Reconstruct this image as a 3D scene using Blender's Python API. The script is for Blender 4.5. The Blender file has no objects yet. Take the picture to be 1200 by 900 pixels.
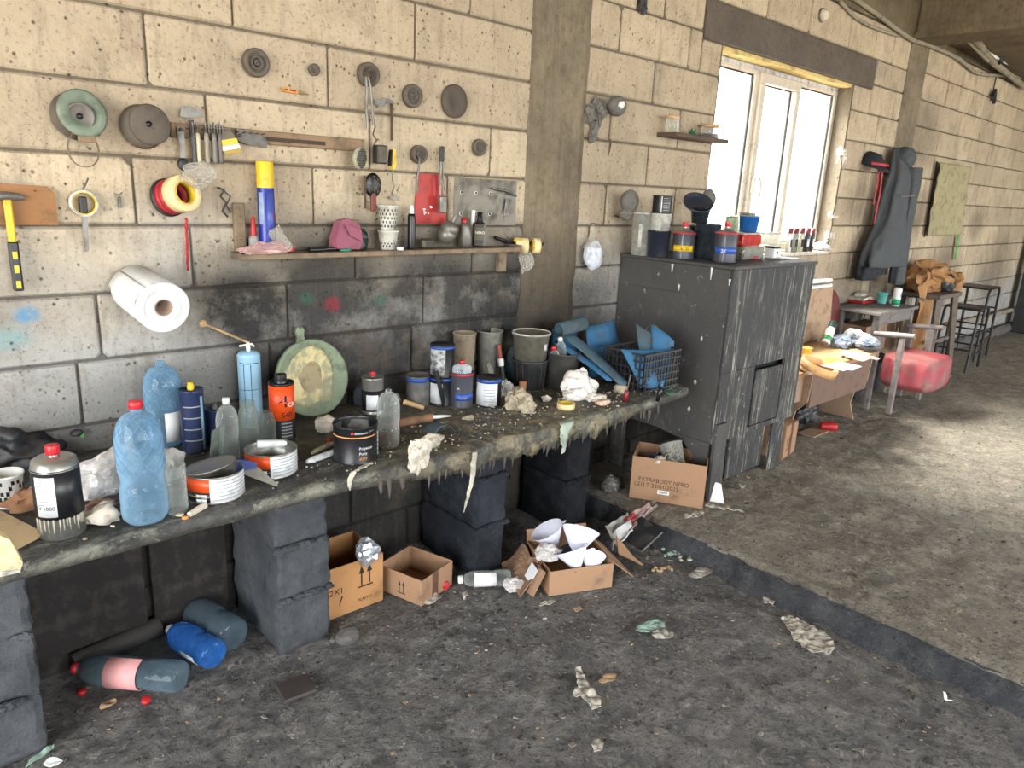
import bpy, bmesh, math, random
import numpy as np
from mathutils import Vector, Matrix, noise as mn

# ------------------------------------------------------------------ camera
SC = bpy.context.scene
COL = SC.collection
D, H, F = 2.6, 1.664, 850.0
def _dir(v):
    q = np.array([v[0], -v[1], -F]); return q / np.linalg.norm(q)
_ax = _dir((950., -185.)); _az = -_dir((-150., (F * F + 950. * -150.) / 185.)); _ay = np.cross(_az, _ax)
MC = np.array([_ax, _ay, _az]); CAMP = np.array([0., -D, H])
cam_data = bpy.data.cameras.new('camera'); cam = bpy.data.objects.new('camera', cam_data); COL.objects.link(cam)
cam_data.sensor_width = 36; cam_data.lens = F / 1200 * 36; cam_data.clip_start = .05
m4 = Matrix([list(MC[i]) + [CAMP[i]] for i in range(3)] + [[0, 0, 0, 1]])
cam.matrix_world = m4
SC.camera = cam
SC.view_settings.view_transform = 'Standard'; SC.view_settings.look = 'None'
SC.view_settings.gamma = 1; SC.view_settings.use_curve_mapping = False
SC.view_settings.exposure = 0.0
# ------------------------------------------------------------------ sky and daylight
W = bpy.data.worlds.new('sky'); SC.world = W; W.use_nodes = True
bg = W.node_tree.nodes['Background']; bg.inputs[0].default_value = (.93, .97, 1.0, 1); bg.inputs[1].default_value = 15
def area(name, loc, rot, sx, sy, power, col=(1, 1, 1), portal=False):
    l = bpy.data.lights.new(name, 'AREA'); l.shape = 'RECTANGLE'; l.size = sx; l.size_y = sy; l.energy = power; l.color = col
    if portal: l.cycles.is_portal = True
    o = bpy.data.objects.new(name, l); COL.objects.link(o); o.location = loc; o.rotation_euler = rot; return o
sl = bpy.data.lights.new('sun', 'SUN'); sl.energy = 75; sl.angle = math.radians(42); sl.color = (1, .95, .86)
so = bpy.data.objects.new('sun', sl); COL.objects.link(so); so.location = (3, 6, 8); so.rotation_euler = Vector((.66, -1.2, -1.45)).to_track_quat('-Z', 'Y').to_euler()
area('window_daylight_portal', (4.9, .30, 1.9), (-math.pi / 2, 0, 0), 1.8, 1.24, 1, portal=True)
area('side_gate_portal', (-2.7, -2.6, 1.35), (0, -math.pi / 2, 0), 2.7, 3.8, 1, portal=True)
area('rear_gate_portal', (1.2, -6.7, 2.05), (math.pi / 2, 0, 0), 5.0, 1.9, 1, portal=True)
area('far_gate_portal', (8.7, -6.7, 1.5), (math.pi / 2, 0, 0), 4.6, 3.0, 1, portal=True)

# ------------------------------------------------------------------ picture ray helpers (offline survey of real positions)
def ray(px, py): return MC @ np.array([px - 600., -(py - 450.), -F])
def aty(px, py, Y=0.): r = ray(px, py); return Vector(CAMP + r * ((Y + D) / r[1]))
def atx(px, py, X): r = ray(px, py); return Vector(CAMP + r * (X / r[0]))
def atz(px, py, Z): r = ray(px, py); return Vector(CAMP + r * ((Z - H) / r[2]))
def mpp(P): return float((MC.T @ (np.array(P) - CAMP))[2]) / -F
def faceang(P): return math.atan2(0 - P[0], -(-D - P[1]))       # turns local -Y towards the viewer's side of the room
def stand(px, pyb, z, pyt, wpx):
    """thing standing on height z: centre, height, radius"""
    f = atz(px, pyb, z); r = wpx / 2 * mpp(f)
    u = Vector((f.x, f.y + D, 0)).normalized(); c = f + u * r; c.z = z
    if c.y > -r - .012: k = (D - r - .012) / (c.y + D); c = Vector((c.x * k, (c.y + D) * k - D, z))
    rr = ray(px, pyt); t = math.hypot(c.x, c.y + D) / math.hypot(rr[0], rr[1])
    return c, H + rr[2] * t - z, r

# ------------------------------------------------------------------ mesh builder
R = random.Random(7)
class MB:
    def __init__(s): s.v = []; s.f = []; s.m = []; s.s = []
    def add(s, vs, fs, mi=0, sm=False):
        o = len(s.v); s.v += [tuple(v) for v in vs]
        for f in fs: s.f.append(tuple(i + o for i in f)); s.m.append(mi); s.s.append(sm)
        return s
    def box(s, x0, y0, z0, x1, y1, z1, mi=0, T=None):
        vs = [Vector((x, y, z)) for z in (z0, z1) for y in (y0, y1) for x in (x0, x1)]
        if T is not None: vs = [T @ v for v in vs]
        return s.add(vs, [(0, 2, 3, 1), (4, 5, 7, 6), (0, 1, 5, 4), (2, 6, 7, 3), (0, 4, 6, 2), (1, 3, 7, 5)], mi)
    def bbox(s, x0, y0, z0, x1, y1, z1, b=.004, mi=0, T=None):
        """bevelled box"""
        bm = bmesh.new(); vs = [bm.verts.new((x, y, z)) for z in (z0, z1) for y in (y0, y1) for x in (x0, x1)]
        for f in [(0, 2, 3, 1), (4, 5, 7, 6), (0, 1, 5, 4), (2, 6, 7, 3), (0, 4, 6, 2), (1, 3, 7, 5)]: bm.faces.new([vs[i] for i in f])
        bmesh.ops.bevel(bm, geom=bm.edges[:], offset=b, segments=1, affect='EDGES')
        return s.bm(bm, mi, T)
    def bm(s, bm, mi=0, T=None, sm=False):
        bm.verts.index_update(); vs = [v.co.copy() for v in bm.verts]
        if T is not None: vs = [T @ v for v in vs]
        s.add(vs, [[v.index for v in f.verts] for f in bm.faces], mi, sm); bm.free(); return s
    def lathe(s, prof, n=28, T=None, mi=0, sm=True, closed=False, wob=0):
        """prof: (r, z) or (r, z, mat) going along; end radius 0 closes"""
        vs = []; rings = []
        for p in prof:
            r, z = p[0], p[1]
            if r < 1e-6: rings.append([len(vs)]); vs.append(Vector((0, 0, z)))
            else:
                rings.append(list(range(len(vs), len(vs) + n)))
                for k in range(n):
                    a = 2 * math.pi * k / n; rr = r * (1 + (wob * mn.noise(Vector((math.cos(a) * 1.5, math.sin(a) * 1.5, z * 14))) if wob else 0))
                    vs.append(Vector((rr * math.cos(a), rr * math.sin(a), z)))
        o = len(s.v); s.v += [tuple(T @ v) if T is not None else tuple(v) for v in vs]
        seq = list(range(len(prof))); 
        if closed: seq.append(0)
        for i, j in zip(seq[:-1], seq[1:]):
            a, b = rings[i], rings[j]; m = prof[j][2] if len(prof[j]) > 2 else mi
            sh = sm and not (len(prof[j]) > 3 and prof[j][3] == 'f')
            for k in range(n):
                k2 = (k + 1) % n
                if len(a) == 1 and len(b) == 1: continue
                if len(a) == 1: f = (a[0], b[k2], b[k])
                elif len(b) == 1: f = (a[k], a[k2], b[0])
                else: f = (a[k], a[k2], b[k2], b[k])
                s.f.append(tuple(q + o for q in f)); s.m.append(m); s.s.append(sh)
        return s
    def tube(s, pts, r, n=8, mi=0, caps=True):
        pts = [Vector(p) for p in pts]; rs = r if isinstance(r, (list, tuple)) else [r] * len(pts)
        vs = []; fs = []; up = Vector((0, 0, 1)); prev = None
        for i, p in enumerate(pts):
            t = (pts[min(i + 1, len(pts) - 1)] - pts[max(i - 1, 0)]).normalized()
            if prev is None:
                ref = up if abs(t.z) < .9 else Vector((1, 0, 0)); a = t.cross(ref).normalized()
            else: a = (prev - t * prev.dot(t)).normalized()
            prev = a; b = t.cross(a)
            for k in range(n):
                w = 2 * math.pi * k / n; vs.append(p + (a * math.cos(w) + b * math.sin(w)) * rs[i])
        for i in range(len(pts) - 1):
            for k in range(n): fs.append((i * n + k, i * n + (k + 1) % n, (i + 1) * n + (k + 1) % n, (i + 1) * n + k))
        s.add(vs, fs, mi, n > 4)
        if caps: s.add(vs[:n], [tuple(range(n))][:1], mi); s.add(vs[-n:], [tuple(range(n))], mi)
        return s
    def prism(s, out, th, T=None, mi=0):
        """outline in XZ plane, thickness along -Y"""
        n = len(out); vs = [Vector((x, 0, z)) for x, z in out] + [Vector((x, -th, z)) for x, z in out]
        if T is not None: vs = [T @ v for v in vs]
        fs = [tuple(range(n)), tuple(range(2 * n - 1, n - 1, -1))] + [(i, (i + 1) % n, n + (i + 1) % n, n + i) for i in range(n)]
        return s.add(vs, fs, mi)
    def crumple(s, rx, ry, rz, seed=0, amp=.5, sub=3, base=True, mi=0, T=None, fr=2.2, sm=False):
        bm = bmesh.new(); bmesh.ops.create_icosphere(bm, subdivisions=sub, radius=1)
        for v in bm.verts:
            p = v.co.copy(); q = p * fr + Vector((seed * 3.1, seed * 1.7, seed))
            k = 1 - abs(mn.noise(q)) * 2; k2 = 1 - abs(mn.noise(q * 2.1)) * 2; k3 = mn.noise(q * .45)
            f = 1 + amp * (.34 * (k - .6) + .14 * (k2 - .6) + .7 * k3); w = mn.noise_vector(q * .8) * (.34 * amp) + mn.noise_vector(q * 2.) * (.10 * amp)
            v.co = Vector(((p.x * f + w.x) * rx, (p.y * f + w.y) * ry, (p.z * f + w.z) * rz))
            if base: v.co.z = max(v.co.z + rz * .75, 0) 
        return s.bm(bm, mi, T, sm)
    def sheet(s, fn, nx, ny, mi=0, sm=False, th=.0015):
        """thin solid sheet from fn(u,v)->(x,y,z)"""
        g = [[Vector(fn(i / nx, j / ny)) for i in range(nx + 1)] for j in range(ny + 1)]
        nr = []
        for j in range(ny + 1):
            for i in range(nx + 1):
                du = g[j][min(i + 1, nx)] - g[j][max(i - 1, 0)]; dv = g[min(j + 1, ny)][i] - g[max(j - 1, 0)][i]
                c = du.cross(dv); nr.append(c.normalized() if c.length > 1e-12 else Vector((0, 0, 1)))
        top = [g[j][i] for j in range(ny + 1) for i in range(nx + 1)]; N = len(top); w = nx + 1
        bot = [p - n * th for p, n in zip(top, nr)]; fs = []
        for j in range(ny):
            for i in range(nx):
                a = j * w + i; fs.append((a, a + 1, a + w + 1, a + w)); fs.append((N + a, N + a + w, N + a + w + 1, N + a + 1))
        ring = [i for i in range(w)] + [j * w + nx for j in range(1, ny + 1)] + [ny * w + i for i in range(nx - 1, -1, -1)] + [j * w for j in range(ny - 1, 0, -1)]
        for a, b in zip(ring, ring[1:] + ring[:1]): fs.append((a, N + a, N + b, b))
        return s.add(top + bot, fs, mi, sm)
    def data(s, name, mats):
        me = bpy.data.meshes.new(name); me.from_pydata(s.v, [], s.f)
        for m in (mats if isinstance(mats, (list, tuple)) else [mats]): me.materials.append(m)
        me.polygons.foreach_set('material_index', s.m); me.polygons.foreach_set('use_smooth', s.s); me.update(); return me

def link(name, data, parent=None, loc=(0, 0, 0), rot=(0, 0, 0)):
    o = bpy.data.objects.new(name, data); COL.objects.link(o); o.location = loc; o.rotation_euler = rot
    if parent is not None: o.parent = parent
    return o
def setp(o, label=None, cat=None, group=None, kind=None):
    if label: o['label'] = label
    if cat: o['category'] = cat
    if group: o['group'] = group
    if kind: o['kind'] = kind
    return o
def thing(name, label, cat, loc=(0, 0, 0), rot=(0, 0, 0), group=None): return setp(link(name, None, None, loc, rot), label, cat, group)
def part(name, mb, mats, parent, label=None, kind=None, loc=(0, 0, 0), rot=(0, 0, 0)): return setp(link(name, mb.data(name, mats), parent, loc, rot), label, None, None, kind)
def solo(name, mb, mats, label, cat, loc=(0, 0, 0), rot=(0, 0, 0), group=None, kind=None): return setp(link(name, mb.data(name, mats), None, loc, rot), label, cat, group, kind)
def dup(o, label=None, loc=None, rot=None, parent=None):
    c = o.copy(); COL.objects.link(c); c.parent = parent
    if label: c['label'] = label
    if loc is not None: c.location = loc
    if rot is not None: c.rotation_euler = rot
    for ch in o.children: dup(ch, parent=c)
    return c
TR = Matrix.Translation
def RX(a): return Matrix.Rotation(a, 4, 'X')
def RY(a): return Matrix.Rotation(a, 4, 'Y')
def RZ(a): return Matrix.Rotation(a, 4, 'Z')
PI = math.pi
OUTW = RX(PI / 2)          # local z -> towards the room (-Y)

# ------------------------------------------------------------------ materials
_mc = {}
def srgb(r, g, b): return tuple(((c / 255) / 12.92 if c / 255 <= .04045 else ((c / 255 + .055) / 1.055) ** 2.4) for c in (r, g, b))
class NT:
    def __init__(s, name):
        s.mat = bpy.data.materials.new(name); s.mat.use_nodes = True; s.t = s.mat.node_tree; s.b = s.t.nodes['Principled BSDF']
        s.out = s.t.nodes['Material Output']
    def n(s, ty, **k):
        q = s.t.nodes.new(ty)
        for a, v in k.items(): setattr(q, a, v)
        return q
    def l(s, a, b): s.t.links.new(a, b)
    def noise(s, vec, sc, det=3, rough=.55, dist=0):
        q = s.n('ShaderNodeTexNoise'); q.inputs['Scale'].default_value = sc; q.inputs['Detail'].default_value = det
        q.inputs['Roughness'].default_value = rough; q.inputs['Distortion'].default_value = dist; s.l(vec, q.inputs['Vector']); return q.outputs['Fac']
    def ramp(s, fac, a, b, va=0., vb=1.):
        q = s.n('ShaderNodeMapRange'); q.inputs[1].default_value = a; q.inputs[2].default_value = b; q.inputs[3].default_value = va; q.inputs[4].default_value = vb
        s.l(fac, q.inputs[0]); return q.outputs[0]
    def mix(s, fac, a, b, mode='MIX'):
        q = s.n('ShaderNodeMix', data_type='RGBA', blend_type=mode)
        for i, v in ((0, fac), (6, a), (7, b)):
            if isinstance(v, (int, float)): q.inputs[i].default_value = v
            elif isinstance(v, tuple): q.inputs[i].default_value = (*v[:3], 1)
            else: s.l(v, q.inputs[i])
        return q.outputs[2]
    def math(s, op, a, b=0.):
        q = s.n('ShaderNodeMath', operation=op)
        for i, v in ((0, a), (1, b)):
            if isinstance(v, (int, float)): q.inputs[i].default_value = v
            else: s.l(v, q.inputs[i])
        return q.outputs[0]
    def vmap(s, vec, sc=(1, 1, 1), loc=(0, 0, 0)):
        q = s.n('ShaderNodeMapping'); q.inputs['Scale'].default_value = sc; q.inputs['Location'].default_value = loc; s.l(vec, q.inputs[0]); return q.outputs[0]
    def obj(s): return s.n('ShaderNodeTexCoord').outputs['Object']
    def pos(s): return s.n('ShaderNodeNewGeometry').outputs['Position']
    def bump(s, h, st=.5, dist=.01, prev=None):
        q = s.n('ShaderNodeBump'); q.inputs['Strength'].default_value = st; q.inputs['Distance'].default_value = dist; s.l(h, q.inputs['Height'])
        if prev is not None: s.l(prev, q.inputs['Normal'])
        return q.outputs[0]
DUST = srgb(70, 64, 58)
def mat(name, col=None, rough=.6, metal=0., var=.25, scale=25., dirt=.3, dcol=DUST, bump=.15, bs=120., col2=None, dscale=14.):
    if name in _mc: return _mc[name]
    t = NT(name); c = srgb(*col); c2 = srgb(*col2) if col2 else tuple(x * (1 - var) for x in c)
    v = t.obj(); base = t.mix(t.noise(v, scale), c, c2)
    if dirt > 0:
        m = t.ramp(t.noise(v, dscale, 5, .65), .62 - dirt * .45, .80 - dirt * .3)
        base = t.mix(t.math('MULTIPLY', m, min(1, .45 + dirt)), base, dcol)
        t.l(t.ramp(m, 0, 1, rough, min(1, rough + .3)), t.b.inputs['Roughness'])
    else: t.b.inputs['Roughness'].default_value = rough
    t.l(base, t.b.inputs['Base Color']); t.b.inputs['Metallic'].default_value = metal
    if bump: t.l(t.bump(t.noise(v, bs, 4), bump, .003), t.b.inputs['Normal'])
    _mc[name] = t.mat; return t.mat
def clear(name, col=(225, 235, 235), gloss=.22, rough=.08, haze=.15, hcol=None):
    """thin clear or tinted plastic / glass film: mostly see-through, part glossy, a bit hazy"""
    if name in _mc: return _mc[name]
    t = NT(name); c = srgb(*col); hc = srgb(*(hcol or col))
    tr = t.n('ShaderNodeBsdfTransparent'); tr.inputs[0].default_value = (*c, 1)
    t.b.inputs['Base Color'].default_value = (*hc, 1); t.b.inputs['Roughness'].default_value = rough
    lw = t.n('ShaderNodeLayerWeight'); lw.inputs[0].default_value = .35
    v = t.obj(); nz = t.noise(v, 30, 4)
    f = t.math('ADD', t.math('MULTIPLY', lw.outputs['Facing'], gloss * 1.6), t.math('MULTIPLY', nz, haze * 2))
    mx = t.n('ShaderNodeMixShader'); t.l(f, mx.inputs[0]); t.l(tr.outputs[0], mx.inputs[1]); t.l(t.b.outputs[0], mx.inputs[2])
    t.l(t.bump(nz, .3, .004), t.b.inputs['Normal'])
    t.l(mx.outputs[0], t.out.inputs['Surface']); _mc[name] = t.mat; return t.mat

def spots(t, p, pts):
    """sum of soft soot stains around world points (x, z, radius)"""
    acc = None
    sx = t.n('ShaderNodeSeparateXYZ'); t.l(p, sx.inputs[0])
    for (x, z, r, k) in pts:
        dx = t.math('SUBTRACT', sx.outputs[0], x); dz = t.math('MULTIPLY', t.math('SUBTRACT', sx.outputs[2], z), 1.3)
        d = t.math('SQRT', t.math('ADD', t.math('MULTIPLY', dx, dx), t.math('MULTIPLY', dz, dz)))
        m = t.ramp(d, r, r * .4, 0., k); acc = m if acc is None else t.math('MAXIMUM', acc, m)
    return acc
def wallmat(name, joint=False):
    t = NT(name); p = t.pos(); sx = t.n('ShaderNodeSeparateXYZ'); t.l(p, sx.inputs[0]); z = sx.outputs[2]; x = sx.outputs[0]
    n1 = t.noise(p, 2.2, 5, .6); n2 = t.noise(p, 9, 5, .6); n3 = t.noise(p, 45, 4, .6)
    oi = t.n('ShaderNodeObjectInfo').outputs['Random']
    tan = t.mix(n2, srgb(204, 187, 158), srgb(166, 149, 125)); 
    grey = t.mix(n2, srgb(172, 170, 164), srgb(132, 130, 126))
    tan = t.mix(t.ramp(oi, 0, 1, 0, .6), tan, srgb(150, 134, 114))
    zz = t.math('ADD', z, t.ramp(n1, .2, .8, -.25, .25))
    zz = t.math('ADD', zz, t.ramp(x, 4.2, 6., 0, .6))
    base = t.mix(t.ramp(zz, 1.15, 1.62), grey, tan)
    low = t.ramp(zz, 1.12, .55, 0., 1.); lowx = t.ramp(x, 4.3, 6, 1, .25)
    base = t.mix(t.math('MULTIPLY', t.math('MULTIPLY', low, lowx), .93), base, srgb(27, 26, 27))  # soot mixed with under-bench shade painted into the lower blocks
    # soot drifts behind the bench
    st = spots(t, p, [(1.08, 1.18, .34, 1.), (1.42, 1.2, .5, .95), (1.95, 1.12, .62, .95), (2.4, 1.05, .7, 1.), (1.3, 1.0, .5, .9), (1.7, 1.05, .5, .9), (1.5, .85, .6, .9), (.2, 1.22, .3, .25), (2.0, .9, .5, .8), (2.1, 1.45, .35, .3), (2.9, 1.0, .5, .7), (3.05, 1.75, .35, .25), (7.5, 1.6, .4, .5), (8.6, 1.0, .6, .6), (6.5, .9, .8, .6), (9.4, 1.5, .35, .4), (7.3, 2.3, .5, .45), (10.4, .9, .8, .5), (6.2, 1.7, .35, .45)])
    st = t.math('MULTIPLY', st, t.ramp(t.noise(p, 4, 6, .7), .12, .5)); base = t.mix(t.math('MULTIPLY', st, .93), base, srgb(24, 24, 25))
    # vertical smear streaks
    sv = t.noise(t.vmap(p, (9, 1, 1.3)), 2.5, 5, .7); base = t.mix(t.ramp(sv, .52, .72, 0, .5), base, srgb(96, 86, 74))
    g = t.noise(p, 3.6, 7, .75); base = t.mix(t.ramp(g, .5, .7, 0, .5), base, srgb(104, 92, 78))
    sg = t.noise(p, 70, 3, .7); base = t.mix(t.ramp(sg, .56, .68, 0, .45), base, srgb(96, 88, 78), 'MULTIPLY')
    for (px, py, rr, cc) in ((32, 369, .045, (70, 130, 170)), (390, 357, .05, (130, 40, 50)), (360, 350, .04, (50, 90, 70)), (445, 352, .05, (60, 88, 76)), (12, 395, .07, (120, 150, 150))):
        q = aty(px, py); base = t.mix(t.math('MULTIPLY', spots(t, p, [(q.x, q.z, rr, 1)]), t.ramp(t.noise(p, 30, 4), .3, .55, 0, .8)), base, srgb(*cc))
    # pits
    vo = t.n('ShaderNodeTexVoronoi'); vo.inputs['Scale'].default_value = 34; t.l(p, vo.inputs['Vector'])
    pit = t.math('MULTIPLY', t.ramp(vo.outputs['Distance'], .2, .08), t.ramp(t.noise(p, 12, 3), .46, .54)); base = t.mix(t.math('MULTIPLY', pit, .8), base, srgb(60, 50, 42))
    sc = t.noise(t.vmap(p, (1, 1, 1)), 16, 2, .5, 2.5); line = t.ramp(t.math('ABSOLUTE', t.math('SUBTRACT', sc, .5)), .012, .002)
    line = t.math('MULTIPLY', line, t.ramp(t.noise(p, 6, 2), .55, .62)); base = t.mix(t.math('MULTIPLY', line, .6), base, srgb(80, 68, 56))
    if joint: base = t.mix(.72, base, srgb(44, 40, 37))
    t.l(base, t.b.inputs['Base Color']); t.b.inputs['Roughness'].default_value = .9; t.b.inputs['Specular IOR Level'].default_value = .2
    hgt = t.math('SUBTRACT', t.math('ADD', t.math('MULTIPLY', n3, .5), n2), t.math('MULTIPLY', pit, 1.2))
    t.l(t.bump(hgt, .55, .012), t.b.inputs['Normal']); return t.mat
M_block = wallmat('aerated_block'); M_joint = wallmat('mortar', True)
def concrete(name, a, b, form=True, sc=3.):
    t = NT(name); p = t.pos(); n1 = t.noise(p, sc, 6, .7); n2 = t.noise(p, 26, 5, .7)
    base = t.mix(t.ramp(n1, .3, .7), srgb(*a), srgb(*b)); base = t.mix(t.ramp(n2, .5, .75, 0, .5), base, tuple(x * .45 for x in srgb(*b)))
    if form:
        f = t.noise(t.vmap(p, (14, 14, .8)), 3, 4, .6); base = t.mix(t.ramp(f, .45, .7, 0, .35), base, tuple(x * .55 for x in srgb(*b)))
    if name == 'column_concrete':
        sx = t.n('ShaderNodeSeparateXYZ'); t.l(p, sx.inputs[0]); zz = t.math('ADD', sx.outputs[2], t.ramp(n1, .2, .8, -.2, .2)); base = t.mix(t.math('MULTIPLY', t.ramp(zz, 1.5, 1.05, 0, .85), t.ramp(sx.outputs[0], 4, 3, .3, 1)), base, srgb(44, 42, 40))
    t.l(base, t.b.inputs['Base Color']); t.b.inputs['Roughness'].default_value = .92; t.b.inputs['Specular IOR Level'].default_value = .2
    t.l(t.bump(t.math('ADD', n2, t.math('MULTIPLY', t.noise(p, 90, 4), .5)), .7, .01), t.b.inputs['Normal']); return t.mat
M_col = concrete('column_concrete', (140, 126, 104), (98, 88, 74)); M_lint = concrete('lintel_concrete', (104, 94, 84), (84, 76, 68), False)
M_ceil = concrete('ceiling_concrete', (132, 116, 92), (92, 82, 66)); M_pier = concrete('pier_block', (84, 86, 89), (48, 50, 54), False, 4)
M_pier2 = concrete('sooty_pier', (52, 56, 62), (18, 20, 24), False, 5); M_tar = concrete('tarred_pier', (36, 39, 44), (9, 10, 13), False, 7)
def floormat(name, a, b, c, blot=1.6):
    t = NT(name); p = t.pos(); n1 = t.noise(p, blot, 6, .65); n2 = t.noise(p, 9, 8, .72, .6); n3 = t.noise(p, 55, 6, .7)
    base = t.mix(t.ramp(n1, .3, .7), srgb(*a), srgb(*b)); base = t.mix(t.ramp(n2, .42, .62, 0, .8), base, srgb(*c)); n4 = t.noise(p, 24, 7, .75, 1.2); base = t.mix(t.ramp(n4, .56, .66, 0, .75), base, tuple(min(1, q * 1.5) for q in srgb(*c))); base = t.mix(t.ramp(n4, .44, .34, 0, .6), base, srgb(46, 44, 43))
    base = t.mix(t.ramp(n3, .54, .66, 0, .7), base, srgb(38, 36, 34))
    vo = t.n('ShaderNodeTexVoronoi'); vo.inputs['Scale'].default_value = 60; vo.inputs['Randomness'].default_value = 1; t.l(p, vo.inputs['Vector'])
    sp = t.math('MULTIPLY', t.ramp(vo.outputs['Distance'], .2, .1), t.ramp(t.noise(p, 20, 3), .56, .62)); base = t.mix(t.math('MULTIPLY', sp, .6), base, srgb(150, 140, 126))
    t.l(base, t.b.inputs['Base Color']); t.l(t.ramp(n2, .3, .7, .55, .9), t.b.inputs['Roughness']); t.b.inputs['Specular IOR Level'].default_value = .35
    t.l(t.bump(t.math('ADD', t.math('ADD', n2, t.math('MULTIPLY', n3, .5)), t.math('ADD', t.math('MULTIPLY', sp, .4), n4)), .9, .022), t.b.inputs['Normal']); return t.mat
M_floor = floormat('pit_floor_dirt', (112, 109, 107), (76, 74, 74), (138, 134, 128)); M_floor2 = floormat('upper_floor_dirt', (134, 125, 112), (92, 87, 79), (158, 149, 134), 1.1)
M_riser = floormat('step_riser_concrete', (66, 68, 73), (44, 46, 51), (82, 82, 82), 3)

# ------------------------------------------------------------------ room shell
def gridmesh(x0, x1, y0, y1, nx, ny, hf, edge=None):
    mb = MB(); vs = []
    for j in range(ny + 1):
        for i in range(nx + 1):
            x = x0 + (x1 - x0) * i / nx; y = y0 + (y1 - y0) * j / ny
            vs.append((x + (edge(y) if edge and i == 0 else 0), y, hf(x, y)))
    w = nx + 1; mb.add(vs, [(j * w + i, j * w + i + 1, (j + 1) * w + i + 1, (j + 1) * w + i) for j in range(ny) for i in range(nx)], 0, True); return mb
def pit_height(x, y): return mn.fractal(Vector((x * 3, y * 3, 0)), .9, 2.1, 4) * .009 + abs(mn.noise(Vector((x * 15, y * 15, 3)))) * .010 - .006
def edge(y): return .035 * mn.noise(Vector((y * 2.5, 0, 5))) + .018 * mn.noise(Vector((y * 11, 0, 2)))
def upper_height(x, y):
    d = x - 2.80; return .104 + pit_height(x, y) * .9 + .007 * mn.noise(Vector((x * 2, y * 7, 9))) - (.02 * max(0, 1 - d / .05) if d < .05 else 0)
fl = setp(link('floor', None), kind='structure')
part('pit_floor', gridmesh(.0, 2.85, -2.9, .1, 230, 240, pit_height), M_floor, fl)
part('pit_floor_rear', gridmesh(-2.6, 2.85, -6.8, -2.9, 30, 30, lambda x, y: pit_height(x, y) * .5), M_floor, fl)
part('pit_floor_side', gridmesh(-2.6, 0., -2.9, .1, 20, 30, lambda x, y: pit_height(x, y) * .5), M_floor, fl)
part('upper_floor', gridmesh(2.80, 6.2, -3.4, .1, 240, 220, upper_height, edge), M_floor2, fl)
part('upper_floor_far', gridmesh(6.2, 12.4, -6.8, .1, 110, 120, upper_height), M_floor2, fl)
part('upper_floor_rear', gridmesh(2.80, 6.2, -6.8, -3.4, 40, 40, upper_height, edge), M_floor2, fl)
mb = MB(); ny = 420; vs = []
for j in range(ny + 1):
    y = -6.8 + 6.9 * j / ny; e = edge(y)
    for k, (dx, z) in enumerate(((.012, .092), (-.006, .08), (-.022, .05), (-.034, .022), (-.07, -.012))):
        vs.append((2.80 + e + dx + (.010 * mn.noise(Vector((y * 14, z * 20, 1))) if k else 0), y, z + (0 if k else pit_height(2.8, y) * .9)))
mb.add(vs, [(j * 5 + k, j * 5 + k + 1, (j + 1) * 5 + k + 1, (j + 1) * 5 + k) for j in range(ny) for k in range(4)], 0, True)
part('step_riser', mb, M_riser, fl)

wb = setp(link('wall_back', None), kind='structure')
def wallbox(name, x0, y0, z0, x1, y1, z1, m, parent=wb): return part(name, MB().box(x0, y0, z0, x1, y1, z1), m, parent)
T_ = .25
wallbox('mortar_bed', -2.6, .010, -.05, 4.012, T_, 3.0, M_joint); wallbox('mortar_bed', 5.808, .010, -.05, 12.2, T_, 3.0, M_joint)
wallbox('mortar_bed', 4.012, .010, -.05, 5.808, T_, 1.262, M_joint); wallbox('mortar_bed', 4.012, .010, 2.56, 5.808, T_, 3.0, M_joint)
wallbox('ring_beam', -2.6, -.01, 3.0, 12.2, T_, 3.4, M_ceil)
Z0 = 1.704; DZ = .2155
def blockmesh(w, h, d, rng, gx=.0036):
    j = lambda s: (rng.random() - .5) * s
    b = .007; g = .0046; mb = MB(); x0, x1, z0, z1 = gx, w - gx, g, h - g
    cs = [(x0, z0), (x1, z0), (x1, z1), (x0, z1)]
    def ringpts(ins, y):   # eight points per ring: chipped corners
        out = []
        for k, (cx, cz) in enumerate(cs):
            sx = 1 if cx == x0 else -1; sz = 1 if cz == z0 else -1; c = chips[k]
            p1 = Vector((cx + sx * ins, y, cz + sz * (ins + c))); p2 = Vector((cx + sx * (ins + c), y, cz + sz * ins))
            out += [p1, p2] if k in (0, 2) else [p2, p1]
        return out
    chips = [.004 + (rng.random() ** 5) * .022 for _ in range(4)]
    a = ringpts(0, d); r1 = ringpts(0, b); f = j(.005)
    r2 = [p + Vector((j(.003), 0, j(.003))) for p in ringpts(b * .8, f)]
    vs = a + r1 + r2; n = 8
    fs = [tuple((q + i if False else 0) for i in ()) for q in ()]
    for q in (0, n):
        for i in range(n): fs.append((q + i, q + (i + 1) % n, q + n + (i + 1) % n, q + n + i))
    fs.append(tuple(range(2 * n, 3 * n))); mb.add(vs, fs); return mb
rb = random.Random(11)
def row(n, x0, x1, joints, deepl=False, deepr=False, zlo=None, zhi=None):
    z0 = Z0 + n * DZ if zlo is None else zlo; z1 = Z0 + (n + 1) * DZ if zhi is None else zhi
    xs = [x0] + [j for j in joints if x0 + .05 < j < x1 - .05] + [x1]
    for i, (a, b) in enumerate(zip(xs[:-1], xs[1:])):
        deep = (deepl and i == 0) or (deepr and i == len(xs) - 2)
        part('block', blockmesh(b - a, z1 - z0, .25 if deep else .03, rb, .0036 if a < 2.5 else .0075), M_block, wb, loc=(a, 0, z0))
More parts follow.
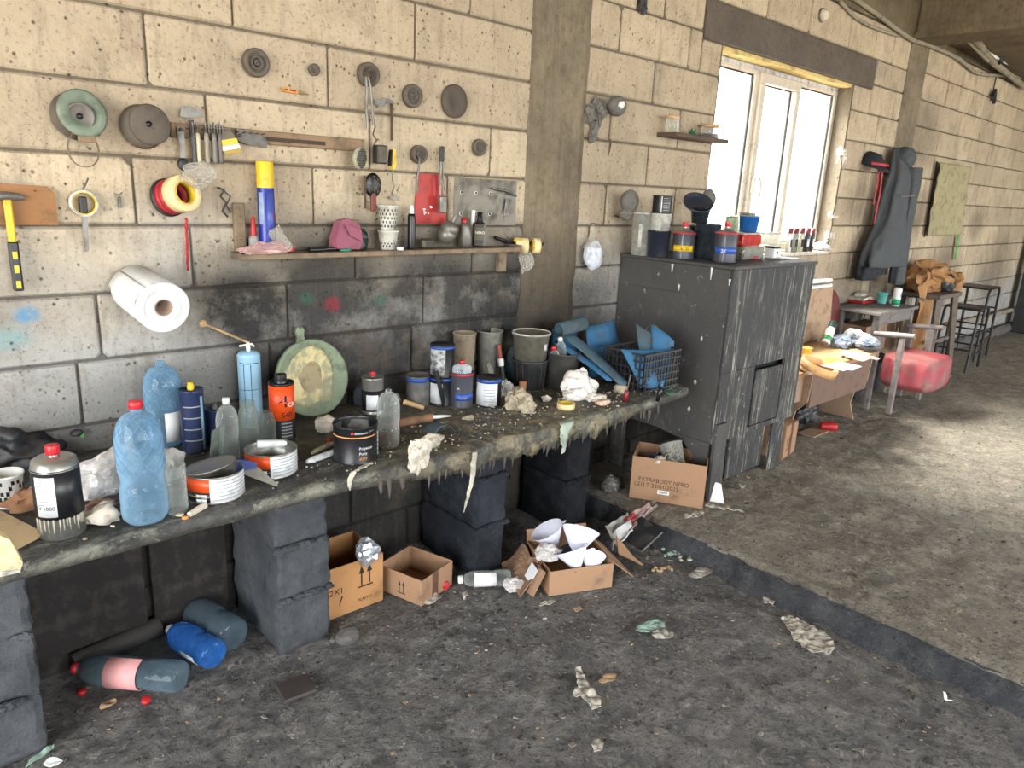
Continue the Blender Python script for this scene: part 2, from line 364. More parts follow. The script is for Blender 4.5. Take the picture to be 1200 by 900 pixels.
J1 = {5: [.1, .73, 1.4, 2.0], 4: [-.2, .45, 1.1, 1.7], 3: [.15, .8, 1.45, 2.1], 2: [-.2, .45, 1.085, 1.82], 1: [.17, .803, 1.433], 0: [-.3, .335, .978, 1.61, 2.238], -1: [.1, .733, 1.362, 2.0], -2: [-.36, .27, .90, 1.539, 2.15], -3: [-.04, .593, 1.243, 1.88], -4: [-.12, .517, 1.164, 1.819], -5: [.3, .9, 1.5, 2.1], -6: [.0, .6, 1.2, 1.8], -7: [.3, .9, 1.5, 2.1], -8: [.0, .6, 1.2, 1.8]}
J2 = {5: [3.2], 4: [3.42], 3: [3.07, 3.67], 2: [3.38, 3.97], 1: [3.05, 3.65], 0: [3.39], -1: [3.06, 3.68], -2: [2.946, 3.55]}
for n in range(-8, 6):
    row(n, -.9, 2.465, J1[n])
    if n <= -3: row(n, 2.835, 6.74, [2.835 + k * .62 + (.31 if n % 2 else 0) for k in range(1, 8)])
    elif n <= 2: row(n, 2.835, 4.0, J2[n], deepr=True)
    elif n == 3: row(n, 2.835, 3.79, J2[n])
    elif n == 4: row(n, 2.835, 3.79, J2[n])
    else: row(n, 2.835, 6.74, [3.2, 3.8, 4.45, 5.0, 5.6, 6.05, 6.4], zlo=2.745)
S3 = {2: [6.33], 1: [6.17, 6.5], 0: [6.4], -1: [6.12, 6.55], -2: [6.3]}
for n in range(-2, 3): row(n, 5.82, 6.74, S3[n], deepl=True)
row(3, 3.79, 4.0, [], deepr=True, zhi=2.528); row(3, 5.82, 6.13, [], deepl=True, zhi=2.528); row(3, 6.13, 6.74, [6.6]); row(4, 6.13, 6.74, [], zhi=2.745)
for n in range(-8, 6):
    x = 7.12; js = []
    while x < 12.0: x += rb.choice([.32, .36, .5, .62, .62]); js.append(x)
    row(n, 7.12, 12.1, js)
mb = MB(); 
def rough_col(x0, x1, z0, z1, yf, d=.12, nx=10, nz=60, seed=0, amp=.008, axis=0):
    mb = MB(); vs = []
    for j in range(nz + 1):
        for i in range(nx + 3):
            z = z0 + (z1 - z0) * j / nz
            ii = min(max(i - 1, 0), nx); x = x0 + (x1 - x0) * ii / nx; y = yf if 0 < i < nx + 2 else d
            if i in (1, nx + 1): x += .012 * mn.noise(Vector((seed + i, z * 9, 0)))
            if y == yf: y += amp * mn.noise(Vector((x * 9, z * 6, seed))) + (.01 if i in (1, nx + 1) else 0)
            vs.append((x, y, z))
    w = nx + 3; mb.add(vs, [(j * w + i, j * w + i + 1, (j + 1) * w + i + 1, (j + 1) * w + i) for j in range(nz) for i in range(w - 1)], 0, False); return mb
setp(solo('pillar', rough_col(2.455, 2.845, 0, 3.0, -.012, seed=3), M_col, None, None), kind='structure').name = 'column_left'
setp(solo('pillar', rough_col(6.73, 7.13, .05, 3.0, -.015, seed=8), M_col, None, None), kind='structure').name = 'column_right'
lm = MB().bbox(3.80, -.006, 2.53, 6.125, .25, 2.738, .008)
setp(solo('lintel', lm, M_lint, None, None), kind='structure')
M_foam = mat('expanding_foam', (214, 186, 120), .9, var=.3, dirt=.25, bump=.6, bs=60)
part('foam_strip', MB().bbox(3.99, .02, 2.505, 5.83, .16, 2.534, .006), M_foam, wb)
M_plaster = mat('white_filler', (214, 206, 192), .8, var=.2, dirt=.2, bump=.5, bs=50)
for k, (px, py, w, h) in enumerate(((989, 178, .05, .07), (985, 190, .04, .12), (982, 252, .06, .06), (975, 278, .05, .12), (972, 292, .07, .04))):
    p = aty(px, py, .0); part('filler_lump', MB().crumple(w, .035, h * .6, seed=k + 3, amp=.5, sub=3, base=False), M_plaster, wb, loc=(5.835 + (k % 2) * .01, .03, p.z))
# other walls, gates, ceiling
wl = setp(link('wall_left', None), kind='structure')
wallbox('wall_panel', -2.85, -.7, -.05, -2.6, .25, 3.4, M_joint, wl); wallbox('wall_panel', -2.85, -6.8, -.05, -2.6, -4.5, 3.4, M_joint, wl); wallbox('wall_panel', -2.85, -4.5, 2.7, -2.6, -.7, 3.4, M_joint, wl)
wr = setp(link('wall_rear', None), kind='structure')
for (a, b, c, d) in ((-2.85, -1.3, -.05, 3.4), (3.7, 6.4, -.05, 3.4), (11., 12.4, -.05, 3.4), (-1.3, 3.7, 3.0, 3.4), (-1.3, 3.7, -.05, 1.1), (6.4, 11., 3.0, 3.4)): wallbox('wall_panel', a, -6.95, c, b, -6.8, d, M_joint, wr)  # low middle panel added to raise the unseen opening and darken below the bench
we = setp(link('wall_right', None), kind='structure'); wallbox('wall_panel', 12.15, -6.8, -.05, 12.4, .25, 3.4, M_joint, we)
ce = setp(link('ceiling', None), kind='structure')
wallbox('slab', -2.85, -6.95, 3.36, 6.74, .25, 3.5, M_ceil, ce); wallbox('slab', 7.12, -6.95, 3.06, 12.4, .0, 3.5, M_ceil, ce)
bmb = MB().bbox(6.74, -6.9, 2.985, 7.12, -.012, 3.45, .012); bmb.box(6.715, -6.9, 2.985, 6.745, -.012, 3.02)
setp(solo('beam', bmb, M_ceil, None, None), kind='structure').name = 'beam'
M_out = mat('yard_ground', (170, 165, 155), .9, dirt=0); setp(solo('ground', MB().box(-40, -40, -.4, 50, 40, -.12), M_out, None, None), kind='structure').name = 'yard_ground'

# ------------------------------------------------------------------ window
M_pvc = mat('window_frame_plastic', (200, 188, 170), .4, var=.12, dirt=.15, bump=.05)
M_glass = clear('window_glass', (250, 252, 252), .25, .03, .02)
M_rub = mat('rubber_seal', (40, 40, 42), .7)
wn = setp(link('window_1', None), kind='structure')
WX0, WX1, WZ0, WZ1, WY = 4.0, 5.82, 1.30, 2.506, .12
def frame_rect(mb, x0, x1, z0, z1, w, y0, y1):
    mb.bbox(x0, y0, z0, x1, y1, z0 + w, .006); mb.bbox(x0, y0, z1 - w, x1, y1, z1, .006)
    mb.bbox(x0, y0, z0 + w, x0 + w, y1, z1 - w, .006); mb.bbox(x1 - w, y0, z0 + w, x1, y1, z1 - w, .006)
mb = MB(); frame_rect(mb, WX0, WX1, WZ0, WZ1, .055, WY, WY + .07)
mb.bbox(4.60, WY, WZ0 + .05, 4.665, WY + .07, WZ1 - .05, .005); mb.bbox(5.165, WY, WZ0 + .05, 5.225, WY + .07, WZ1 - .05, .005); part('window_frame', mb, M_pvc, wn)
mb = MB(); frame_rect(mb, 4.645, 5.19, WZ0 + .035, WZ1 - .035, .065, WY - .025, WY + .04); s_ = part('window_sash', mb, M_pvc, wn)
hd = MB().bbox(4.665, WY - .05, 1.70, 4.69, WY - .024, 1.80, .004); hd.tube([(4.677, WY - .06, 1.79), (4.70, WY - .07, 1.80), (4.725, WY - .07, 1.76), (4.722, WY - .07, 1.68)], .009, 8); part('window_handle', hd, M_pvc, s_)
for a, b in ((4.055, 4.60), (4.71, 5.125), (5.225, 5.765)):
    part('pane', MB().box(a - .01, WY + .03, WZ0 + .05, b + .01, WY + .036, WZ1 - .05), M_glass, wn)
    g = MB(); frame_rect(g, a, b, WZ0 + (.055 if a != 4.71 else .1), WZ1 - (.055 if a != 4.71 else .1), .008, WY + .012, WY + .03); part('seal', g, M_rub, wn)
M_film = mat('protective_tape', (226, 222, 214), .5, var=.3, dirt=.3, bump=.3, col2=(120, 120, 125))
part('protective_tape', MB().bbox(4.02, WY - .004, WZ1 - .03, 5.80, WY + .0, WZ1 - .004, .001), M_film, wn)
part('window_sill', MB().bbox(4.0, -.005, 1.268, 5.82, .19, 1.292, .004), mat('sill_plaster', (206, 196, 180), .8, dirt=.3), wn)

# ------------------------------------------------------------------ workbench
M_wood = mat('worn_board', (142, 116, 88), .8, var=.35, dirt=.35, bump=.5, bs=60, scale=9)
M_wood2 = mat('grey_old_wood', (138, 118, 94), .85, var=.4, dirt=.35, bump=.6, bs=50, scale=8)
def benchmat():
    t = NT('crusted_bench_top'); p = t.pos(); n1 = t.noise(p, 3.2, 7, .7); n2 = t.noise(p, 13, 8, .75, .8); n3 = t.noise(p, 60, 5, .7)
    sx = t.n('ShaderNodeSeparateXYZ'); t.l(p, sx.inputs[0])
    base = t.mix(n2, srgb(84, 84, 82), srgb(48, 48, 47)); base = t.mix(t.ramp(n1, .45, .62, 0, .7), base, srgb(28, 27, 26))
    sp = t.ramp(t.noise(t.vmap(p, (.6, 1.3, 1), (3, 1, 0)), 5.5, 8, .78, .5), .50, .60)
    green = t.mix(t.noise(p, 2.0, 2), srgb(128, 136, 126), srgb(170, 164, 140))
    fr = t.ramp(sx.outputs[1], -.40, -.60, .25, 1.)
    base = t.mix(t.math('MULTIPLY', t.math('MULTIPLY', sp, fr), .6), base, green)
    base = t.mix(t.ramp(sx.outputs[2], .738, .712, 0, .8), base, t.mix(n2, srgb(44, 42, 39), srgb(84, 78, 68)))
    base = t.mix(t.ramp(n3, .52, .66, 0, .6), base, srgb(30, 28, 27)); base = t.mix(t.ramp(t.noise(p, 38, 5, .8), .60, .66, 0, .7), base, srgb(150, 146, 134))
    mid = t.math('MULTIPLY', t.ramp(sx.outputs[0], 1.1, 1.7), t.ramp(sx.outputs[0], 2.9, 2.2))
    base = t.mix(t.math('MULTIPLY', t.math('MULTIPLY', mid, t.ramp(n2, .44, .6)), .55), base, srgb(172, 158, 122))
    t.l(base, t.b.inputs['Base Color']); t.l(t.ramp(n2, .3, .7, .45, .85), t.b.inputs['Roughness'])
    t.l(t.bump(t.math('ADD', n2, t.math('MULTIPLY', n3, .6)), .9, .012), t.b.inputs['Normal']); return t.mat
M_bench = benchmat()
BZ = .754; BF = -.70; BX0, BX1 = -.9, 3.0
bench = thing('workbench', 'long paint-crusted grey workbench slab resting on block piers along the wall', 'workbench', (0, 0, 0))
mb = MB(); nx = 330; ny = 44; vs = []
def front(x):
    w = max(0, min(1, (x - 1.1) / .4)) * max(0, min(1, (2.6 - x) / .5))
    return BF + .006 * mn.noise(Vector((x * 9, 0, 1))) - w * (.02 + .03 * mn.noise(Vector((x * 6, 0, 7)))) + (.03 * max(0, (x - 2.7) / .3))
for i in range(nx + 1):
    x = BX0 + (BX1 - BX0) * i / nx; f = front(x); w = max(0, min(1, (x - 1.1) / .4)) * max(0, min(1, (2.7 - x) / .5))
    pr = []
    for j in range(ny + 1):
        y = -.002 + (f + .002) * j / ny; e = max(0, 1 - (y - f) / .05)
        z = BZ + .003 * mn.noise(Vector((x * 11, y * 11, 2))) - .006 * e ** 2
        if w: z += w * max(0, mn.noise(Vector((x * 9, y * 9, 4)))) * .014 * (1 if y < -.42 else .4)
        pr.append((x, y, z))
    th = .046 + w * (.035 + .045 * max(0, mn.noise(Vector((x * 13, 3, 1)))) + .03 * abs(mn.noise(Vector((x * 40, 3, 1)))))
    pr += [(x, f - .003 - .006 * w, BZ - th * .5), (x, f + .004, BZ - th), (x, f + .05, BZ - .05), (x, -.002, BZ - .05)]
    vs += pr
w_ = ny + 5; mb.add(vs, [(i * w_ + j, i * w_ + j + 1, (i + 1) * w_ + j + 1, (i + 1) * w_ + j) for i in range(nx) for j in range(w_ - 1)], 0, True)
mb.add([vs[j] for j in range(w_)], [tuple(range(w_))]); mb.add([vs[nx * w_ + j] for j in range(w_)], [tuple(range(w_ - 1, -1, -1))])
part('top_slab', mb, M_bench, bench)
# hardened drips under the front edge
M_drip = mat('dried_putty', (196, 190, 172), .8, var=.3, dirt=.3, bump=.5)
M_dripg = mat('dirty_drip', (84, 80, 72), .85, var=.3, dirt=.4, bump=.6)
rd = random.Random(5); mb = MB()
for k in range(55):
    x = rd.uniform(1.15, 2.75) if rd.random() < .5 else rd.gauss(2.0, .3); f = front(x); L = .006 + .035 * rd.random() ** 2.5; z = BZ - .07 - .02 * rd.random(); q = rd.uniform(.4, 1.3)
    mb.tube([(x, f + .006, z + .04), (x + .003, f + .002, z), (x + .005 * rd.random(), f + .004, z - L)], [.012 * q, .006 * q, .001], 5)
part('drip_fringe', mb, M_dripg, bench, kind='stuff')
def pier(name, label, x0, x1, yf, courses, m, cols=1, seed=0, ztop=.70):
    t = thing(name, label, 'pier', (x0, yf, 0)); rg = random.Random(seed)
    zs = courses
    for a, b in zip(zs[:-1], zs[1:]):
        for (ya, yb) in ((0, -yf - .03),):
            w = x1 - x0; ox = rg.uniform(-.01, .01); oy = rg.uniform(-.008, .008) if ya == 0 else 0
            bm = bmesh.new(); bmesh.ops.create_cube(bm, size=1); bmesh.ops.subdivide_edges(bm, edges=bm.edges[:], cuts=12, use_grid_fill=True)
            for v in bm.verts:
                c = v.co.copy(); e = sum(1 for q in c if abs(abs(q) - .5) < .01)
                p = Vector(((c.x + .5) * w + ox, ya + (c.y + .5) * (yb - ya) + oy, a + (c.z + .5) * (b - a)))
                nv = mn.noise_vector(Vector((p.x * 22 + seed, p.y * 22, p.z * 22))); p += nv * (.006 if e < 2 else .011) + mn.noise_vector(p * 60) * .002
                if e >= 2: p.x += -c.x * .014; p.y += -c.y * .014
                p.z = min(max(p.z, a - .003 if a > 0 else 0), b + .002); v.co = p
            part('block', MB().bm(bm), m, t)
        if b < zs[-1] - .01:
            mb = MB(); 
            for q in range(14): mb.crumple(.022, .016, .012, seed=q + seed, amp=.6, sub=2, base=False, T=TR((rg.uniform(.01, x1 - x0 - .01), -.002, b)))
            part('mortar', mb, m, t, kind='stuff')
    return t
pier('block_pier', 'grey block pier at the near end under the workbench, cut by the frame edge', -.10, .262, -.42, [0, .20, .40, .60, .70], M_pier, seed=1)
pier('block_pier', 'light grey rough block pier between the bottles and the arrow cartons', .955, 1.165, -.43, [0, .22, .42, .62, .70], M_pier, seed=2)
pier('block_pier', 'smooth soot-grey block pier hung with a white drip beside the small arrow carton', 1.86, 2.03, -.44, [0, .23, .46, .70], M_pier2, seed=3)
pier('block_pier', 'black tarred crumbling pier behind the carton of paint strainers', 2.50, 2.67, -.36, [0.0, .26, .48, .70], M_tar, seed=4)
# dark ply sheets closing the first bay
M_ply = mat('sooty_ply', (30, 25, 23), .85, var=.35, dirt=.3)
o = thing('plywood_sheet', 'dark brown sooty plywood sheet closing the first bay under the bench', 'board', (.22, -.05, .0))
part('sheet', MB().bbox(0, 0, .0, .42, .018, .69, .003), M_ply, o); part('batten', MB().bbox(.0, -.02, .0, .03, .0, .69, .003), M_ply, o)
solo('plywood_sheet', MB().bbox(0, 0, 0, .27, .018, .69, .003), M_ply, 'narrow dark plywood sheet beside the light grey pier under the bench', 'board', (.665, -.05, 0))
# white drips over the edge
def dripstrip(pts, rs, label, m=M_drip, name='putty_drip'):
    mb = MB(); mb.tube(pts, rs, 6); mb.v = [(v[0], v[1] + (.4 * (0) if 1 else 0), v[2]) for v in mb.v]; solo(name, mb, m, label, 'putty drip')
p = aty(551, 535, -.72); q = aty(541, 600, -.46)
mb = MB(); top = aty(554, 532, -.745)
def ribbon(pts, ws, th=.004, seed=0):
    pts = [Vector(p) for p in pts]; n = len(pts) - 1
    def fn(u, v):
        k = min(int(v * n), n - 1); f = v * n - k; c = pts[k].lerp(pts[k + 1], f); w = ws[k] * (1 - f) + ws[k + 1] * f
        return c + Vector(((u - .5) * w, .006 * mn.noise(Vector((u * 4, v * 9, seed))), 0)) + Vector((w * .3 * mn.noise(Vector((v * 8, 3, seed))), 0, 0))
    return MB().sheet(fn, 4, n * 6, sm=True, th=th)
solo('putty_drip', ribbon([aty(556, 530, -.752), aty(554, 555, -.755), aty(549, 578, -.752), aty(543, 600, -.75)], [.02, .022, .014, .004]), M_drip, 'long white putty drip hanging from the bench edge over the smooth pier', 'putty drip')
solo('putty_drip', ribbon([aty(432, 543, -.69), aty(425, 549, -.725), aty(413, 553, -.728), aty(409, 568, -.728), aty(410, 574, -.728)], [.03, .03, .024, .012, .004]), M_drip, 'short white putty smear hanging off the edge below the black putty tin', 'putty drip')
M_ragg = mat('greenish_rag', (168, 178, 164), .85, var=.25, dirt=.25, bump=.4)
solo('rag', ribbon([aty(664, 487, -.62), aty(665, 497, -.735), aty(660, 510, -.742), aty(661, 523, -.742), aty(659, 531, -.742)], [.07, .075, .05, .02, .02]), M_ragg, 'pale green stiff rag hanging off the bench edge below the yellow tape roll', 'rag')

# ------------------------------------------------------------------ tall cabinet
def streakmat(name, dens, a=(62, 62, 60), b=(40, 41, 43)):
    t = NT(name); p = t.pos(); n1 = t.noise(p, 3, 5, .6)
    base = t.mix(n1, srgb(*a), srgb(*b))
    s = t.noise(t.vmap(p, (9, 9, .55)), 6, 7, .75, .25); m = t.ramp(s, .62 - dens, .70 - dens); m2 = t.ramp(t.noise(p, 2.2, 4, .6), .35, .6, .25, 1)
    base = t.mix(t.math('MULTIPLY', t.math('MULTIPLY', m, m2), .8), base, srgb(178, 172, 158))
    sm = t.noise(t.vmap(p, (3, 3, 1.2), (2, 2, 1)), 2.2, 5, .7); base = t.mix(t.ramp(sm, .56, .74, 0, .6), base, srgb(26, 27, 31))
    sc2 = t.noise(t.vmap(p, (1, 1, .8), (5, 1, 2)), 5, 7, .8, .8); base = t.mix(t.ramp(sc2, .54, .66, 0, .35), base, srgb(128, 126, 120))
    sp = t.ramp(t.noise(t.vmap(p, (1, 1, .7)), 30, 4, .7), .66, .70); base = t.mix(t.math('MULTIPLY', sp, .6), base, srgb(185, 182, 172))
    t.l(base, t.b.inputs['Base Color']); t.b.inputs['Roughness'].default_value = .62; t.b.inputs['Specular IOR Level'].default_value = .35
    t.l(t.bump(t.math('ADD', s, t.math('MULTIPLY', t.noise(p, 70, 4), .3)), .45, .006), t.b.inputs['Normal']); return t.mat
M_cabf = streakmat('streaked_cabinet_front', .085, (58, 58, 57), (36, 37, 39)); M_cabs = streakmat('dark_cabinet_side', -.015, (84, 82, 78), (48, 48, 49))
M_black = mat('hatch_gap_shade', (16, 16, 18), .9, dirt=0)
CX0, CX1, CY, CZ0, CZ1 = 3.214, 4.075, -.715, .42, 1.342
cab = thing('tall_cabinet', 'tall dark wooden cabinet on plank legs with pale vertical paint streaks', 'cabinet', (CX0, 0, .1))
def cz(z): return z - .1
w = CX1 - CX0
part('top_board', MB().bbox(-.008, CY - .01, cz(CZ1 - .018), w + .008, -.005, cz(CZ1), .003), M_cabs, cab)
part('side_panel', MB().bbox(0, CY + .02, cz(CZ0 + .0), .02, -.005, cz(CZ1 - .018), .003), M_cabs, cab)
part('side_panel', MB().bbox(w - .02, CY + .02, cz(CZ0), w, -.005, cz(CZ1 - .018), .003), M_cabf, cab)
part('side_seam_strip', MB().bbox(-.004, CY + .30, cz(1.17), .002, -.02, cz(1.178), .001), M_cabs, cab)
part('back_panel', MB().bbox(.02, -.02, cz(CZ0), w - .02, -.008, cz(CZ1 - .018), .002), M_cabs, cab)
part('floor_board', MB().bbox(.02, CY + .02, cz(CZ0), w - .02, -.02, cz(CZ0 + .02), .002), M_cabs, cab)
hx0, hx1, hz0, hz1 = .335, .665, .45, .80
mb = MB(); mb.bbox(0, CY, cz(hz1), w, CY + .02, cz(CZ1 - .018), .003); part('front_panel', mb, M_cabf, cab)
part('front_panel', MB().bbox(0, CY, cz(CZ0), hx0, CY + .02, cz(hz1), .002), M_cabf, cab)
part('front_panel', MB().bbox(hx1, CY, cz(CZ0), w, CY + .02, cz(hz1), .002), M_cabf, cab)
part('front_panel', MB().bbox(hx0, CY, cz(CZ0), hx1, CY + .02, cz(hz0 - .0), .002), M_cabf, cab)
part('gap_shade_sheet', MB().bbox(hx0 - .01, CY + .05, cz(hz0), hx1 + .01, CY + .06, cz(hz1 + .01), .001), M_black, cab)  # black sheet stands in for the shade inside the hatch gap
part('hatch', MB().bbox(hx0 + .03, CY + .004, cz(hz0 + .002), hx1 - .004, CY + .022, cz(hz1 - .032), .003), M_cabf, cab)
def plank(x0, x1, zt, zb, seed, y0=CY - .012, y1=CY + .0, mm=M_cabf):
    return MB().prism([(x0, cz(zb)), (x1, cz(zb)), (x1 + .01, cz(zb + .15)), (x1, cz(zt)), (x0 - .0, cz(zt)), (x0 - .008, cz(zb + .2))], .018, TR((0, y1, 0)))
part('leg', plank(.0, .10, .53, .10, 1), M_cabs, cab)
part('leg', plank(w - .16, w - .03, .46, .10, 2, y1=CY + .05), M_cabf, cab)
part('leg', MB().bbox(0, -.12, 0, .04, -.04, cz(CZ0), .004), M_cabs, cab); part('leg', MB().bbox(w - .04, -.12, 0, w, -.04, cz(CZ0), .004), M_cabs, cab)
part('side_skirt', MB().prism([(-.35, cz(.42)), (-.02, cz(.42)), (-.02, cz(.12)), (-.09, cz(.12)), (-.11, cz(.33)), (-.2, cz(.40))], .018, TR((0, CY + .02, 0)) @ RZ(-PI / 2) @ Matrix.Scale(-1, 4, (1, 0, 0)) if 0 else TR((.018, CY + .0, 0)) @ RZ(-PI / 2)), M_cabs, cab)
part('lower_box', MB().bbox(.22, CY + .03, cz(.16), .60, CY + .05, cz(.425), .004), M_cabf, cab)
part('lower_box_side', MB().bbox(.14, CY + .05, cz(.18), .22, CY + .30, cz(.42), .004), mat('blue_grey_tin', (60, 68, 80), .5, dirt=.3), cab)
part('rust_ring', MB().lathe([(.05, 0), (.056, .004), (.045, .004), (.043, 0)], 24, T=TR((-.001, -.27, cz(.93))) @ RY(-PI / 2), closed=True), mat('ring_stain', (110, 92, 76), .8, dirt=.4), cab)
rd = random.Random(3)
for k in range(7):       # paint blobs running down the panels
    y = rd.uniform(-.68, -.25); z = rd.uniform(.55, 1.3); mb = MB().crumple(.006, .004 + rd.random() * .006, .006 + rd.random() * .014, seed=k, amp=.5, sub=2, base=False)
    part('paint_blob', mb, M_drip, cab, loc=(.0, y, cz(z)))

# ------------------------------------------------------------------ cardboard cartons and under-bench things
def cardmat(name, c): return mat(name, c, .8, var=.15, dirt=.12, bump=.12, scale=6, dscale=7)
M_card = cardmat('cardboard', (158, 122, 92)); M_card2 = cardmat('cardboard_orange', (176, 128, 80)); M_card3 = cardmat('cardboard_dull', (150, 122, 96))
M_ink = mat('black_ink', (20, 18, 18), .8, dirt=0, bump=0); M_inkb = mat('faded_ink', (60, 42, 32), .8, dirt=0, bump=0)
M_white = mat('white_paper', (222, 222, 220), .7, var=.1, dirt=.1, bump=.1); M_redp = mat('red_plastic', (176, 30, 34), .45, dirt=.12)
def text(s, size, sx=1., ex=.0006):
    cu = bpy.data.curves.new('t', 'FONT'); cu.body = s; cu.size = size; cu.extrude = ex / 2; cu.resolution_u = 3
    o = bpy.data.objects.new('t', cu); me = o.to_mesh(); vs = [(v.co.x * sx, v.co.y, v.co.z) for v in me.vertices]; fs = [tuple(p.vertices) for p in me.polygons]
    o.to_mesh_clear(); bpy.data.objects.remove(o); bpy.data.curves.remove(cu); return vs, fs
def flat_text(s, size, x, z, y, sx=1., mb=None, tilt=0.):
    vs, fs = text(s, size, sx); mb = mb or MB(); T = TR((x, y, z)) @ RY(tilt) @ RX(PI / 2)
    return mb.add([T @ Vector(v) for v in vs], fs)
def cyl_text(s, size, r, a0, z, mb=None, sx=1., taper=None):
    """text wrapped on a cylinder; a0 = angle of its left end measured from local -Y, + to the right"""
    vs, fs = text(s, size, sx); mb = mb or MB(); out = []
    for v in vs:
        a = a0 + v[0] / r; rr = (taper(z + v[1]) if taper else r) + .0004 + v[2] + .0003; out.append((rr * math.sin(a), -rr * math.cos(a), z + v[1]))
    return mb.add(out, fs)
def cyl_patch(r0, a0, a1, z0, z1, n=14, off=.0006, r1=None, mb=None, mi=0):
    mb = mb or MB(); r1 = r1 or r0; vs = []
    for k in range(n + 1):
        a = a0 + (a1 - a0) * k / n
        for (r, z) in ((r0 - .001, z0), (r0 + off, z0), (r1 + off, z1), (r1 - .001, z1)): vs.append((r * math.sin(a), -r * math.cos(a), z))
    return mb.add(vs, [(k * 4 + i, k * 4 + 4 + i, k * 4 + 5 + i, k * 4 + 1 + i) for k in range(n) for i in range(3)], mi, True)
def carton(label, A, B, z, d, h, m, th=.005, group=None, flaps=()):
    A = Vector((A[0], A[1], z)); B = Vector((B[0], B[1], z)); w = (B - A).length; rz = math.atan2(B.y - A.y, B.x - A.x)
    t = thing('cardboard_box', label, 'box', A, (0, 0, rz), group)
    part('front_wall', MB().bbox(0, 0, 0, w, th, h, .001), m, t); part('back_wall', MB().bbox(0, d - th, 0, w, d, h, .001), m, t)
    part('side_wall', MB().bbox(0, th, 0, th, d - th, h, .001), m, t); part('side_wall', MB().bbox(w - th, th, 0, w, d - th, h, .001), m, t)
    part('bottom', MB().bbox(th, th, 0, w - th, d - th, th, .001), m, t)
    for (side, ang, L) in flaps:
        if side == 'l': T = TR((0, 0, h)) @ RY(-ang); mb = MB().bbox(0, 0, 0, .004, d, L, .001, T=T)
        elif side == 'r': T = TR((w, 0, h)) @ RY(ang); mb = MB().bbox(-.004, 0, 0, 0, d, L, .001, T=T)
        elif side == 'f': T = TR((0, 0, h)) @ RX(ang); mb = MB().bbox(0, 0, 0, w, .004, L, .001, T=T)
        else: T = TR((0, d, h)) @ RX(-ang); mb = MB().bbox(0, -.004, 0, w, 0, L, .001, T=T)
        part('flap', mb, m, t)
    return t, w
def arrows(mb, x, z, s, y=-.0008):
    for k in (0, .42 * s):
        mb.prism([(x + k - .035 * s, z), (x + k + .035 * s, z), (x + k + .035 * s, z + .6 * s), (x + k + .14 * s, z + .6 * s), (x + k, z + s), (x + k - .14 * s, z + .6 * s), (x + k - .035 * s, z + .6 * s)], .001, TR((0, y + .001, 0)))
    mb.prism([(x - .18 * s, z - .12 * s), (x + .6 * s, z - .12 * s), (x + .6 * s, z - .05 * s), (x - .18 * s, z - .05 * s)], .001, TR((0, y + .001, 0))); return mb
# carton with big arrows
A = atz(368, 733, .004); B = atz(436, 713, .004)
A = Vector((1.19, -.335, .004)); 
t, w = carton('orange-brown arrow carton beside the light pier, crumpled foil on its rim', (A.x, A.y), (A.x + .26, A.y - .005), .004, .24, .215, M_card2)
mb = arrows(MB(), w * .62, .105, .085); part('printed_arrows', mb, M_ink, t)
part('lettering', flat_text('2X1', .036, .02, .10, -.0008), M_ink, t); part('lettering', flat_text('PLASTIC', .018, w * .55, .035, -.0008), M_ink, t)
part('pen_stroke', MB().prism([(.06, .05), (.064, .05), (.078, .085), (.072, .085)], .001, TR((0, 0, 0))), M_ink, t)
BOX1 = (A.x, A.y, w)
A = atz(443, 690, .004); Bm = atz(494, 711, .004); C_ = atz(516, 672, .004)
d1 = (Bm - A); 
t, w = carton('open shallow cardboard box with small arrows and drip stains inside', (A.x, A.y), (Bm.x, Bm.y), .004, .21, .115, M_card)
mb = arrows(MB(), w * .5, .03, .05); part('printed_arrows', mb, M_ink, t)
part('drip_stain', MB().crumple(.004, .012, .016, seed=2, base=False, sub=2), mat('rust_stain', (90, 44, 36), .7), t, loc=(w - .007, .15, .085))
part('side_tape', MB().bbox(w, .0, 0, w + .0008, .04, .115, .0002), mat('brown_tape', (110, 72, 54), .4, dirt=.2), t, loc=(0, .07, 0))
# big carton with strainers
M_torn = mat('torn_card', (140, 108, 84), .85, dirt=.2)
A = atz(643, 699, .004); B = atz(717, 688, .004)
t3, w3 = carton('torn cardboard box full of white paint strainer cones on the floor', (A.x, A.y), (B.x, B.y), .004, .29, .115, M_card, flaps=(('r', 2.25, .13), ('b', .25, .05)))
part('torn_flap', MB().sheet(lambda u, v: (-.10 * u - .02, .02 + .26 * v, .10 - .085 * u + .015 * math.sin(v * 9 + u * 4)), 6, 10, th=.004), M_torn, t3)
part('taped_side', MB().sheet(lambda u, v: (-.02 - .05 * v - .02 * math.sin(u * 7), .0 + .16 * u, .115 - .11 * v + .01 * math.sin(u * 11)), 10, 6, th=.004), M_torn, t3)
part('shipping_label', MB().sheet(lambda u, v: (-.035 - .03 * v, .03 + .07 * u, .112 - .06 * v), 2, 2, th=.002), M_white, t3, loc=(-.012, -.004, .004))
BOX3 = t3
